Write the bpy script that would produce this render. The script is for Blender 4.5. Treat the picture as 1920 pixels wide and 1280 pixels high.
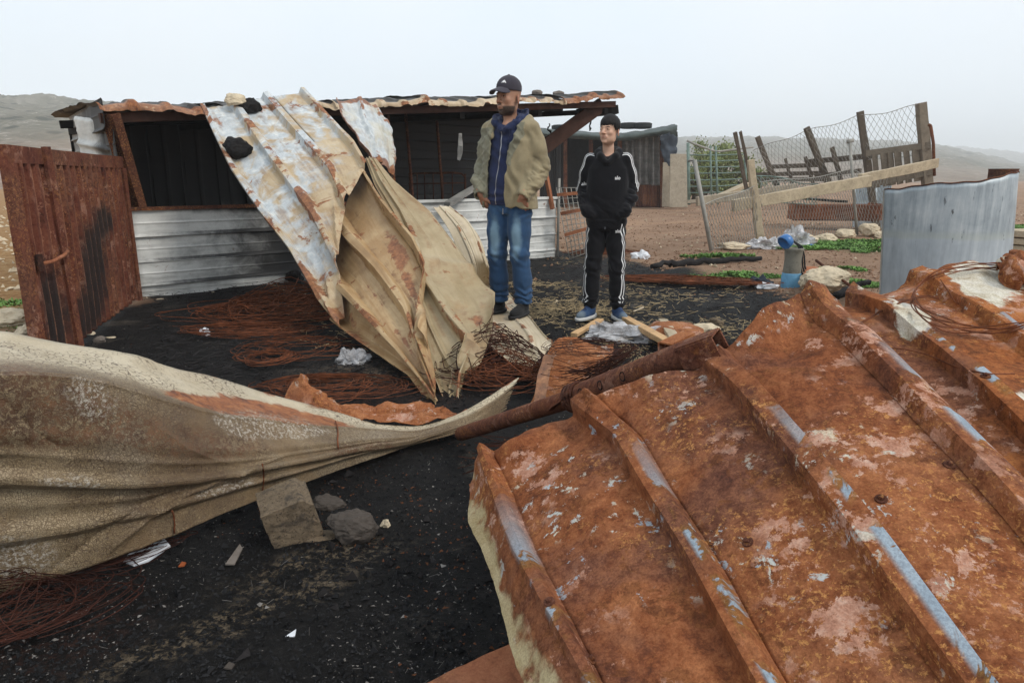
import bpy, bmesh, math, random
import numpy as np
from mathutils import Vector, Matrix
from mathutils.bvhtree import BVHTree

random.seed(7)
RS = np.random.RandomState(11)
scene = bpy.context.scene
COL = scene.collection
for _o in list(bpy.data.objects):
    bpy.data.objects.remove(_o)
R = math.radians

# ------------------------------------------------------------------ camera
CAM_H, PITCH, FPX, CX, CY = 1.15, R(13.6), 1280.0, 960.0, 640.0
cam_d = bpy.data.cameras.new('camera')
cam = bpy.data.objects.new('camera', cam_d)
COL.objects.link(cam)
cam.location = (0, 0, CAM_H)
cam.rotation_euler = (R(90) - PITCH, 0, 0)
cam_d.sensor_width = 36.0
cam_d.lens = 24.0
cam_d.clip_start = 0.05
cam_d.clip_end = 3000
scene.camera = cam

# ------------------------------------------------------------------ sky, sun, exposure
SUN_EL, SUN_AZ = R(46), R(122)      # azimuth measured clockwise from +Y
world = bpy.data.worlds.new('World')
scene.world = world
world.use_nodes = True
wn, wl = world.node_tree.nodes, world.node_tree.links
wn.clear()
w_out = wn.new('ShaderNodeOutputWorld')
w_sky = wn.new('ShaderNodeTexSky')
w_sky.sky_type = 'NISHITA'
w_sky.sun_disc = False
w_sky.sun_elevation = SUN_EL
w_sky.sun_rotation = SUN_AZ
w_sky.air_density = 1.0
w_sky.dust_density = 3.0
w_b1 = wn.new('ShaderNodeBackground')
w_b1.inputs['Strength'].default_value = 0.08
w_b2 = wn.new('ShaderNodeBackground')            # the even veil of thin overcast
w_b2.inputs['Color'].default_value = (0.81, 0.89, 0.98, 1)
w_b2.inputs['Strength'].default_value = 1.05
w_mix = wn.new('ShaderNodeMixShader')
w_mix.inputs[0].default_value = 0.88
w_n = wn.new('ShaderNodeTexNoise')                # very faint unevenness of the cloud sheet
w_n.inputs['Scale'].default_value = 2.2
w_n.inputs['Detail'].default_value = 5
w_r = wn.new('ShaderNodeValToRGB')
w_r.color_ramp.elements[0].position, w_r.color_ramp.elements[1].position = .35, .65
w_r.color_ramp.elements[0].color = (.785, .885, .975, 1)
w_r.color_ramp.elements[1].color = (.86, .92, .97, 1)
wl.new(wn.new('ShaderNodeTexCoord').outputs['Generated'], w_n.inputs['Vector'])
wl.new(w_n.outputs['Fac'], w_r.inputs[0])
wl.new(w_r.outputs[0], w_b2.inputs['Color'])
wl.new(w_sky.outputs[0], w_b1.inputs['Color'])
wl.new(w_b1.outputs[0], w_mix.inputs[1])
wl.new(w_b2.outputs[0], w_mix.inputs[2])
wl.new(w_mix.outputs[0], w_out.inputs['Surface'])
sun_d = bpy.data.lights.new('sun', 'SUN')
sun_d.energy = 1.5
sun_d.angle = R(14)
sun_d.color = (1.0, 0.93, 0.84)
sun = bpy.data.objects.new('sun', sun_d)
COL.objects.link(sun)
sun.location = (20, -20, 30)
sd = Vector((math.sin(SUN_AZ) * math.cos(SUN_EL), math.cos(SUN_AZ) * math.cos(SUN_EL), math.sin(SUN_EL)))
sun.rotation_euler = sd.to_track_quat('Z', 'Y').to_euler()
vs = scene.view_settings
scene.display_settings.display_device = 'sRGB'
vs.view_transform = 'Standard'
vs.look = 'None'
vs.exposure = 0.28
vs.gamma = 1.0
vs.use_curve_mapping = False
scene.cycles.use_denoising = True
scene.cycles.max_bounces = 8
scene.cycles.diffuse_bounces = 3
scene.cycles.glossy_bounces = 3
scene.cycles.transmission_bounces = 4
scene.cycles.transparent_max_bounces = 12
scene.cycles.volume_bounces = 3

# ------------------------------------------------------------------ where things stand
_s, _c = math.sin(PITCH), math.cos(PITCH)
def P(px, py, Y):
    """point seen at photo pixel (px, py) that lies Y metres in front"""
    u, v = (px - CX) / FPX, (CY - py) / FPX
    dy, dz = _c + v * _s, -_s + v * _c
    return Vector((u * Y / dy, Y, CAM_H + dz * Y / dy))
def G(px, py, z=0.0):
    """point of the level plane z seen at photo pixel (px, py)"""
    u, v = (px - CX) / FPX, (CY - py) / FPX
    dy, dz = _c + v * _s, -_s + v * _c
    Y = (z - CAM_H) / dz * dy
    return Vector((u * Y / dy, Y, z))

# ------------------------------------------------------------------ noise in numpy
_perm = np.random.RandomState(5).permutation(256)
_perm = np.concatenate([_perm, _perm, _perm])
_grad = np.random.RandomState(6).normal(size=(256, 3))
_grad /= np.linalg.norm(_grad, axis=1)[:, None]
def perlin(p):
    p = np.asarray(p, dtype=float)
    i = np.floor(p).astype(int)
    f = p - i
    i &= 255
    w = f * f * f * (f * (f * 6 - 15) + 10)
    def g(a, b, c):
        h = _perm[_perm[_perm[(i[..., 0] + a) & 255] + ((i[..., 1] + b) & 255)] + ((i[..., 2] + c) & 255)]
        return (_grad[h] * (f - np.array([a, b, c]))).sum(-1)
    x, y, z = w[..., 0], w[..., 1], w[..., 2]
    L = lambda a, b, t: a + (b - a) * t
    return 1.5 * L(L(L(g(0,0,0), g(1,0,0), x), L(g(0,1,0), g(1,1,0), x), y),
                   L(L(g(0,0,1), g(1,0,1), x), L(g(0,1,1), g(1,1,1), x), y), z)
def fbm(p, octaves=4, rough=0.5):
    p = np.asarray(p, dtype=float)
    s, a = 0, 1.0
    for k in range(octaves):
        s = s + a * perlin(p * 2 ** k + 17.3 * k)
        a *= rough
    return s
def sstep(x, a, b):
    t = np.clip((np.asarray(x, dtype=float) - a) / (b - a), 0, 1)
    return t * t * (3 - 2 * t)

# ------------------------------------------------------------------ objects
WL = {}                                   # world place of every object
def tag(o, label=None, cat=None, group=None, kind=None):
    if label: o['label'] = label
    if cat: o['category'] = cat
    if group: o['group'] = group
    if kind: o['kind'] = kind
    return o
def thing(name, loc, label, cat, group=None):
    o = bpy.data.objects.new(name, None)
    COL.objects.link(o)
    o.empty_display_size = 0.1
    o.location = loc
    WL[o] = Vector(loc)
    return tag(o, label, cat, group)
def mesh(name, V, F, mat, parent=None, smooth=True, uv=None, mi=None, loc=None, attr=None):
    """one mesh object from world points V; its origin is the parent's or the foot of the mesh"""
    V = np.asarray([tuple(v) for v in V] if not isinstance(V, np.ndarray) else V, dtype=float)
    if loc is None:
        if parent is not None: loc = WL[parent]
        else: loc = Vector(((V[:,0].min()+V[:,0].max())/2, (V[:,1].min()+V[:,1].max())/2, V[:,2].min()))
    loc = Vector(loc)
    me = bpy.data.meshes.new(name)
    me.from_pydata((V - np.array(loc)).tolist(), [], F if isinstance(F, list) else F.tolist())
    for m in (mat if isinstance(mat, (list, tuple)) else [mat]): me.materials.append(m)
    if mi is not None: me.polygons.foreach_set('material_index', np.asarray(mi, dtype=np.int32))
    if smooth: me.polygons.foreach_set('use_smooth', np.ones(len(me.polygons), dtype=bool))
    if uv is not None:
        l = me.uv_layers.new(name='UVMap')
        idx = np.zeros(len(me.loops), dtype=np.int32)
        me.loops.foreach_get('vertex_index', idx)
        l.data.foreach_set('uv', np.asarray(uv, dtype=np.float32)[idx].ravel())
    if attr:
        for k, a in attr.items():
            at = me.attributes.new(k, 'FLOAT', 'POINT')
            at.data.foreach_set('value', np.asarray(a, dtype=np.float32))
    me.update()
    o = bpy.data.objects.new(name, me)
    COL.objects.link(o)
    if parent is not None:
        o.parent = parent
        o.location = loc - WL[parent]
    else:
        o.location = loc
    WL[o] = loc
    return o
def solid(o, t, offset=0.0):
    m = o.modifiers.new('thickness', 'SOLIDIFY'); m.thickness = t; m.offset = offset
    return o
def bevel(o, w, seg=1):
    m = o.modifiers.new('edge', 'BEVEL'); m.width = w; m.segments = seg; m.limit_method = 'ANGLE'; m.angle_limit = R(40)
    return o

# --- shapes: each returns (V, F)
def join(*parts):
    V, F, k = [], [], 0
    for v, f in parts:
        v = np.asarray(v, dtype=float)
        V.append(v); F += [tuple(int(i) + k for i in q) for q in f]; k += len(v)
    return np.concatenate(V), F
def frame(a, b, up=(0, 0, 1)):
    a, b = Vector(a), Vector(b)
    t = (b - a).normalized()
    up = Vector(up)
    if abs(t.dot(up)) > 0.97: up = Vector((1, 0, 0)) if abs(t.x) < .9 else Vector((0, 1, 0))
    s = t.cross(up).normalized()
    return t, s, s.cross(t).normalized()
def beam(a, b, w, h, up=(0, 0, 1), n=1, rough=0.0, seed=0, taper=1.0):
    """a bar of section w x h from a to b, n pieces long, worn by `rough`"""
    t, s, u = frame(a, b, up)
    a, b = Vector(a), Vector(b)
    V, F = [], []
    rr = random.Random(seed)
    for i in range(n + 1):
        p = a.lerp(b, i / n)
        k = 1 + (taper - 1) * i / n
        for sx, su in ((-1, -1), (1, -1), (1, 1), (-1, 1)):
            V.append(p + s * (sx * w / 2 * k) + u * (su * h / 2 * k) + Vector((rr.uniform(-1, 1), rr.uniform(-1, 1), rr.uniform(-1, 1))) * rough)
    for i in range(n):
        for j in range(4):
            F.append((i*4+j, i*4+(j+1) % 4, i*4+4+(j+1) % 4, i*4+4+j))
    F.append((3, 2, 1, 0)); F.append((n*4, n*4+1, n*4+2, n*4+3))
    return np.array([tuple(v) for v in V]), F
def tube(path, r, n=6, cap=True):
    """round bar along a list of points; r a number or one per point"""
    pts = np.array([tuple(p) for p in path], dtype=float)
    m = len(pts)
    rad = np.full(m, r) if np.isscalar(r) else np.asarray(r, dtype=float)
    T = np.gradient(pts, axis=0)
    T /= np.linalg.norm(T, axis=1)[:, None] + 1e-9
    ref = np.array([0, 0, 1.0]) if abs(T[0, 2]) < .9 else np.array([1.0, 0, 0])
    N = np.cross(T, ref); bad = np.linalg.norm(N, axis=1) < .1
    N[bad] = np.cross(T[bad], [0, 1.0, 0.3])
    N /= np.linalg.norm(N, axis=1)[:, None] + 1e-9
    B = np.cross(N, T)
    th = np.arange(n) * 2 * math.pi / n
    V = pts[:, None] + rad[:, None, None] * (N[:, None] * np.cos(th)[None, :, None] + B[:, None] * np.sin(th)[None, :, None])
    V = V.reshape(-1, 3)
    i = np.arange(m - 1)[:, None] * n; j = np.arange(n)[None, :]; j2 = (j + 1) % n
    F = np.stack([i + j, i + j2, i + n + j2, i + n + j], -1).reshape(-1, 4).tolist()
    if cap:
        F.append(list(range(n - 1, -1, -1))); F.append(list(range((m-1)*n, m*n)))
    return V, F
def lathe(profile, c, n=24, arc=2*math.pi, a0=0, cap=False):
    pr = np.array(profile, dtype=float); m = len(pr)
    k = n if arc >= 2*math.pi - 1e-6 else n + 1
    th = a0 + np.arange(k) * arc / n
    V = np.stack([pr[:, None, 0]*np.cos(th), pr[:, None, 0]*np.sin(th), np.repeat(pr[:, 1:2], k, 1)], -1).reshape(-1, 3) + np.array(c)
    F = []
    for i in range(m-1):
        for j in range(n):
            j2 = (j+1) % k
            F.append((i*k+j, i*k+j2, i*k+k+j2, i*k+k+j))
    if cap:
        F.append(tuple(range(k-1, -1, -1))); F.append(tuple(range((m-1)*k, m*k)))
    return V, F
_ico = {}
def ico(sub):
    if sub not in _ico:
        bm = bmesh.new(); bmesh.ops.create_icosphere(bm, subdivisions=sub, radius=1)
        _ico[sub] = (np.array([tuple(v.co) for v in bm.verts]), [tuple(v.index for v in f.verts) for f in bm.faces]); bm.free()
    return _ico[sub]
def rock(c, size, seed, sub=4, facet=0.5, rough=0.09):
    """an angular stone: a ball cut by random planes, then roughened"""
    v, f = ico(sub); v = v.copy()
    rr = np.random.RandomState(seed)
    d = np.ones(len(v))
    for k in range(11):
        n = rr.normal(size=3); n /= np.linalg.norm(n)
        h = rr.uniform(.55, .95)
        dn = v @ n
        cut = np.where(dn > 1e-3, h / np.maximum(dn, 1e-3), 9)
        d = np.minimum(d, cut)
    v = v * (facet * d + (1 - facet))[:, None]
    v += v * (fbm(v * 2.2 + seed * 3.1, 4)[:, None] * rough * 1.6 + fbm(v * 9 + seed, 2)[:, None] * rough * .35)
    v *= np.array(size) / 2
    v[:, 2] -= v[:, 2].min()
    return v + np.array(c), f
def cr(t, n, stiff=0.0):
    """Catmull-Rom: indices and weights of the four knots for parameters t in 0..n-1"""
    t = np.clip(t, 0, n - 1 - 1e-9)
    i = np.floor(t).astype(int); f = t - i
    w = [(-f + 2*f**2 - f**3) / 2, (2 - 5*f**2 + 3*f**3) / 2, (f + 4*f**2 - 3*f**3) / 2, (-f**2 + f**3) / 2]
    l = [0*f, 1 - f, f, 0*f]
    return [(np.clip(i + k - 1, 0, n - 1), (1 - stiff) * w[k] + stiff * l[k]) for k in range(4)]
def patch(ctrl, U, Vv, stiff=0.0, stiffu=0.0):
    ctrl = np.asarray(ctrl, dtype=float); r, c = ctrl.shape[:2]
    out = 0
    for iu, wu in cr(U, c, stiffu):
        for iv, wv in cr(Vv, r, stiff):
            out = out + ctrl[iv, iu] * (wu * wv)[..., None]
    return out
def trapezoid(q, half=.14, top=.07):
    """cross-section of a roofing sheet: 1 on a rib (at whole q), 0 between"""
    d = np.abs(q - np.round(q))
    return 1 - np.clip((d - top) / (half - top), 0, 1)
def sheet(name, ctrl, cols, mat, parent=None, nu=60, nv=80, rib=.03, dent=.01, dscale=3.0, seed=0, torn=(0, 0, 0, 0), prof=None, thick=.002, extra=None, fine=.0, label=None, cat=None, group=None, half=.14, top=.07, edge=.16, attrs=None, stiff=0.0, stiffu=0.0, sharp=32, inset=0.0):
    """a ribbed metal sheet over a net of control points (rows along the ribs); cols = rib coordinate of each column,
    attrs(points, rib coordinate, along, across) gives stains that belong to places on the sheet"""
    ctrl = np.array([[tuple(p) for p in row] for row in ctrl], dtype=float)
    r, c = ctrl.shape[:2]
    qs = list(np.linspace(cols[0], cols[-1], nu))
    if prof is None and rib:
        for k in range(math.ceil(cols[0] - half), math.floor(cols[-1] + half) + 1):
            for d in (half * 1.12, half * .94, (half + top) / 2, top * 1.1, top * .86, top * .3):
                qs += [k - d, k + d]
    qs = np.unique(np.clip(qs, cols[0], cols[-1])); qs = qs[np.concatenate([[True], np.diff(qs) > 1e-4])]
    nu = len(qs)
    a1 = np.interp(qs, cols, np.linspace(0, 1, c))
    a, b = np.meshgrid(a1, np.linspace(0, 1, nv))
    k = np.stack([a*9 + seed, b*9 - seed, 0*a + seed], -1)
    lo = torn[0]*np.abs(fbm(k * [1, 0, 1] * 1.3, 4)); hi = torn[1]*np.abs(fbm(k * [1, 0, 1] * 1.3 + 40, 4))
    le = torn[2]*np.abs(fbm(k * [0, 1, 1] * 1.3 + 80, 4)); ri = torn[3]*np.abs(fbm(k * [0, 1, 1] * 1.3 + 120, 4))
    tb = np.clip(b + lo * (1 - b) ** 12 - hi * b ** 12, 0, 1); ta = np.clip(a + le * (1 - a) ** 14 - ri * a ** 14, 0, 1)
    pos = patch(ctrl, ta * (c - 1), tb * (r - 1), stiff, stiffu)
    q = np.interp(a, np.linspace(0, 1, c), cols)
    nrm = np.cross(np.gradient(pos, axis=1), np.gradient(pos, axis=0)); nrm /= np.linalg.norm(nrm, axis=2)[..., None] + 1e-9
    # ribs stand out on the side that faces the sky or the yard
    if (nrm * ((0, -.6, 1.0))).sum(-1).mean() < 0: nrm = -nrm
    h = rib * (trapezoid(q, half, top) if prof is None else prof(q, tb))
    if prof is None and rib:                          # ribs flatten out where the sheet is squeezed together
        wq = np.linalg.norm(np.gradient(pos, axis=1), axis=2) / (np.gradient(q, axis=1) + 1e-9)
        h = (h - rib * inset) * np.clip(wq / max(rib * 4.2, .01), 0, 1)
    d = fbm(pos * dscale + seed * 7.7, 3) * dent + (fbm(pos * dscale * 6 + seed, 2) * fine if fine else 0)
    pos = pos + nrm * (h + d)[..., None]
    if extra is not None: pos = extra(pos, q, tb, nrm)
    sl = np.concatenate([np.zeros((1, nu)), np.cumsum(np.linalg.norm(np.diff(pos, axis=0), axis=2), 0)])
    sw = np.concatenate([np.zeros((nv, 1)), np.cumsum(np.linalg.norm(np.diff(pos, axis=1), axis=2), 1)], 1)
    dist = np.minimum(np.minimum(sl, sl[-1:] - sl), np.minimum(sw, sw[:, -1:] - sw))
    at = {'along': tb, 'edge': np.clip(1 - dist / edge, 0, 1)}
    if attrs: at.update(attrs(pos, q, tb, ta))
    i = np.arange(nv - 1)[:, None] * nu + np.arange(nu - 1)[None, :]
    F = np.stack([i, i + 1, i + nu + 1, i + nu], -1).reshape(-1, 4)
    o = mesh(name, pos.reshape(-1, 3), F, mat, parent, uv=np.stack([q, sl], -1).reshape(-1, 2), attr={x: np.broadcast_to(y, tb.shape).ravel() for x, y in at.items()})
    if sharp: o.data.set_sharp_from_angle(angle=R(sharp))
    if thick: solid(o, thick)
    if label: tag(o, label, cat, group)
    return o
def text_mesh(s, size):
    cu = bpy.data.curves.new('lettering', 'FONT'); cu.body = s; cu.size = size; cu.align_x = 'CENTER'; cu.align_y = 'CENTER'
    cu.offset = size * .022; cu.resolution_u = 4
    o = bpy.data.objects.new('lettering', cu); COL.objects.link(o)
    dg = bpy.context.evaluated_depsgraph_get()
    me = bpy.data.meshes.new_from_object(o.evaluated_get(dg))
    V = np.array([tuple(v.co) for v in me.vertices]); F = [tuple(p.vertices) for p in me.polygons]
    bpy.data.objects.remove(o); bpy.data.curves.remove(cu); bpy.data.meshes.remove(me)
    return V, F
# ------------------------------------------------------------------ materials
class Mat:
    def __init__(s, name, rough=.8, metal=0.0, spec=.16):
        s.m = bpy.data.materials.new(name); s.m.use_nodes = True
        s.t = s.m.node_tree; s.n = s.t.nodes
        s.b = s.n['Principled BSDF']
        s.b.inputs['Roughness'].default_value = rough
        s.b.inputs['Metallic'].default_value = metal
        s.b.inputs['Specular IOR Level'].default_value = spec
        s._co = None
    def put(s, sock, v):
        if isinstance(v, bpy.types.NodeSocket): s.t.links.new(v, sock)
        elif isinstance(v, tuple) and len(v) == 3 and sock.type == 'RGBA': sock.default_value = (*v, 1)
        else: sock.default_value = v
    @property
    def co(s):
        if s._co is None: s._co = s.n.new('ShaderNodeTexCoord').outputs['Object']
        return s._co
    @property
    def uv(s):
        return s.n.new('ShaderNodeTexCoord').outputs['UV']
    def attr(s, name):
        a = s.n.new('ShaderNodeAttribute'); a.attribute_name = name
        return a.outputs['Fac']
    def mapping(s, vec, scale=(1, 1, 1), loc=(0, 0, 0), rot=(0, 0, 0)):
        m = s.n.new('ShaderNodeMapping'); s.put(m.inputs['Vector'], vec)
        m.inputs['Scale'].default_value = scale; m.inputs['Location'].default_value = loc; m.inputs['Rotation'].default_value = rot
        return m.outputs[0]
    def noise(s, scale, detail=6, rough=.6, dist=0.0, vec=None, off=0):
        t = s.n.new('ShaderNodeTexNoise'); v = s.co if vec is None else vec
        if off: v = s.mapping(v, loc=(off, off * 1.7, off * .6))
        s.put(t.inputs['Vector'], v)
        t.inputs['Scale'].default_value = scale; t.inputs['Detail'].default_value = detail
        t.inputs['Roughness'].default_value = rough; t.inputs['Distortion'].default_value = dist
        return t.outputs['Fac']
    def vor(s, scale, feature='F1', out='Distance', vec=None, rand=1.0):
        t = s.n.new('ShaderNodeTexVoronoi'); t.feature = feature
        s.put(t.inputs['Vector'], s.co if vec is None else vec)
        t.inputs['Scale'].default_value = scale; t.inputs['Randomness'].default_value = rand
        return t.outputs[out]
    def ramp(s, fac, stops, interp='LINEAR'):
        t = s.n.new('ShaderNodeValToRGB'); t.color_ramp.interpolation = interp
        e = t.color_ramp.elements
        while len(e) < len(stops): e.new(.5)
        for k, (p, c) in enumerate(stops):
            e[k].position = p; e[k].color = (*c, 1) if isinstance(c, tuple) else (c, c, c, 1)
        s.put(t.inputs[0], fac)
        return t.outputs[0]
    def mix(s, fac, a, b, mode='MIX'):
        t = s.n.new('ShaderNodeMix'); t.data_type = 'RGBA'; t.blend_type = mode
        s.put(t.inputs[0], fac); s.put(t.inputs[6], a); s.put(t.inputs[7], b)
        return t.outputs[2]
    def math(s, op, a, b=0.0, c=None, clamp=False):
        t = s.n.new('ShaderNodeMath'); t.operation = op; t.use_clamp = clamp
        s.put(t.inputs[0], a); s.put(t.inputs[1], b)
        if c is not None: s.put(t.inputs[2], c)
        return t.outputs[0]
    def step(s, x, lo, hi):
        t = s.n.new('ShaderNodeMapRange'); t.interpolation_type = 'SMOOTHSTEP'
        s.put(t.inputs['Value'], x); t.inputs['From Min'].default_value = lo; t.inputs['From Max'].default_value = hi
        return t.outputs[0]
    def sep(s, vec, i):
        t = s.n.new('ShaderNodeSeparateXYZ'); s.put(t.inputs[0], vec); return t.outputs[i]
    def mul(s, *a):
        r = a[0]
        for b in a[1:]: r = s.math('MULTIPLY', r, b)
        return r
    def add(s, *a):
        r = a[0]
        for b in a[1:]: r = s.math('ADD', r, b)
        return r
    def bump(s, h, strength=.4, dist=.01):
        t = s.n.new('ShaderNodeBump'); s.put(t.inputs['Height'], h)
        t.inputs['Strength'].default_value = strength; t.inputs['Distance'].default_value = dist
        s.t.links.new(t.outputs[0], s.b.inputs['Normal']); return t
    def color(s, c): s.put(s.b.inputs['Base Color'], c); return s
    def rough(s, r): s.put(s.b.inputs['Roughness'], r); return s

def simple(name, c, rough=.8, var=.25, scale=8.0, bump=.0, metal=0.0, spec=.16, bscale=None, bdist=.004):
    """one colour with a little cloudy variation"""
    m = Mat(name, rough, metal, spec)
    f = m.noise(scale, 6, .65)
    lo = tuple(x * (1 - var) for x in c); hi = tuple(min(1, x * (1 + var)) for x in c)
    m.color(m.ramp(f, [(.3, lo), (.7, hi)]))
    if bump: m.bump(m.noise(bscale or scale * 5, 5, .6), bump, bdist)
    return m.m

def rust(name, dark=(.095, .033, .017), mid=(.225, .074, .029), light=(.43, .175, .075), flake=.5, paint=0.0, cream=.0, soot=0.0, rib_paint=False, flange=False, scale=1.0, grain=1.0, white=False, crest_light=False):
    m = Mat(name, .8, 0.0, .10)
    n1 = m.noise(4.2 * scale, 10, .70, .35)
    n2 = m.noise(1.6 * scale, 7, .62, .4, off=4)
    n3 = m.noise(210 * scale, 3, .75)
    n3b = m.noise(38 * scale, 7, .78, .3, off=8)
    c = m.ramp(m.add(m.mul(n1, .55), m.mul(n3b, .45)), [(.38, dark), (.47, mid), (.55, tuple(.5*a+.5*b for a, b in zip(mid, light))), (.63, light)])
    c = m.mix(m.mul(m.step(n2, .45, .58), .80), c, m.ramp(n3b, [(.40, (.075, .032, .024)), (.60, (.20, .085, .052))]))             # violet-brown mill scale
    f1 = m.noise(17 * scale, 9, .74, .6, off=6)
    c = m.mix(m.mul(m.step(f1, .545, .575), m.step(n2, .35, .5), .75 * grain), c, m.ramp(n3b, [(.42, (.11, .040, .018)), (.58, (.21, .078, .028))]))     # dark scabs
    f2 = m.noise(75 * scale, 6, .8, .4, off=16)
    c = m.mix(m.mul(m.step(f2, .54, .60), m.step(m.noise(2.4, 5, .6, off=21), .45, .60), .8 * grain), c, (.56, .27, .09))   # bright orange bloom
    if flake:
        f = m.noise(9.0 * scale, 12, .74, .12, off=13)
        fm = m.mul(m.step(f, .545, .56), m.step(m.noise(1.9 * scale, 4, .55, off=31), .43, .53), flake)
        c = m.mix(fm, c, m.ramp(m.noise(34, 6, .7), [(.34, (.34, .155, .10)), (.5, (.50, .27, .185)), (.66, (.64, .43, .33))]))
    h = m.add(m.mul(n3b, .6), m.mul(n3, .35 * grain), m.mul(n1, .8))
    rough = .82
    pm = None
    if cream:
        f = m.noise(24 * scale, 9, .74, .3, off=51)
        cm = m.mul(m.step(f, .585, .61), m.step(m.noise(2.7 * scale, 4, .55, off=61), .47, .57), cream)
        c = m.mix(cm, c, m.ramp(m.noise(9, 4, .6, off=5), [(.35, (.62, .55, .40)), (.65, (.42, .47, .50))]))
    if paint:
        f = m.noise(11 * scale, 9, .68, .25, off=71)
        pm = m.mul(m.step(f, .645, .66), m.step(m.noise(2.0, 4, .5, off=77), .5, .58), paint)
        c = m.mix(pm, c, (.33, .38, .42))
    if rib_paint:
        q = m.sep(m.uv, 0); along = m.sep(m.uv, 1)
        fr = m.math('SUBTRACT', q, m.math('ROUND', q))
        band = m.mul(m.step(fr, -.02, .025), m.step(fr, .135, .085))
        cv = m.n.new('ShaderNodeCombineXYZ'); m.put(cv.inputs[0], m.mul(q, .22)); m.put(cv.inputs[1], along)
        f = m.noise(7.0, 8, .6, .6, vec=cv.outputs[0], off=91)
        rm = m.mul(m.step(f, .495, .52), band, m.step(along, .15, .55))
        c = m.mix(rm, c, m.ramp(m.noise(12, 5, .6), [(.3, (.22, .28, .34)), (.7, (.37, .43, .48))]))
        halo = m.mul(m.step(f, .44, .50), band, .5, m.step(along, .15, .55))
        c = m.mix(m.mul(halo, m.math('SUBTRACT', 1.0, rm)), c, (.25, .14, .04))
        h = m.add(h, m.mul(rm, .8))
        pm = rm if pm is None else m.math('MAXIMUM', pm, rm)
    if white:
        w = m.attr('white')
        wm = m.step(m.add(w, m.mul(m.math('SUBTRACT', m.noise(7, 9, .7, .5, off=2), .5), 1.5)), .44, .58)
        c = m.mix(wm, c, m.ramp(m.noise(16, 7, .7, .4), [(.32, (.34, .26, .17)), (.46, (.60, .55, .43)), (.62, (.74, .71, .62))]))
    if soot:
        s_ = m.attr('soot') if soot == 'attr' else m.mul(m.step(m.noise(1.7 * scale, 5, .6, .6, off=41), .52, .66), soot)
        if soot == 'attr': s_ = m.step(m.add(s_, m.mul(m.math('SUBTRACT', m.noise(6, 7, .7, .4), .5), .9)), .25, .8)
        c = m.mix(m.mul(s_, .9), c, (.022, .021, .021))
    if flange:
        q = m.sep(m.uv, 0)
        fm = m.step(m.add(q, m.mul(m.math('SUBTRACT', m.noise(9, 6, .6), .5), .10)), -.085, -.10)
        fm = m.mul(fm, m.step(m.noise(5, 8, .65, off=15), .66, .56))
        c = m.mix(fm, c, m.ramp(m.noise(14, 6, .65), [(.3, (.36, .27, .13)), (.7, (.58, .48, .29))]))
    if crest_light: c = m.mix(m.mul(m.attr('crest_light'), m.step(n3b, .40, .55), .75), c, (.40, .19, .11))  # ridge lines lightened in colour, standing in for light on the ribs
    c = m.mix(m.mul(m.step(n3, .35, .65), .5 * grain), c, m.mix(1.0, c, (.40, .36, .36), 'MULTIPLY'))
    m.color(c)
    if pm is not None: m.rough(m.math('SUBTRACT', .84, m.mul(pm, .42)))
    else: m.rough(.84)
    m.bump(h, .45, .004)
    return m.m

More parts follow.
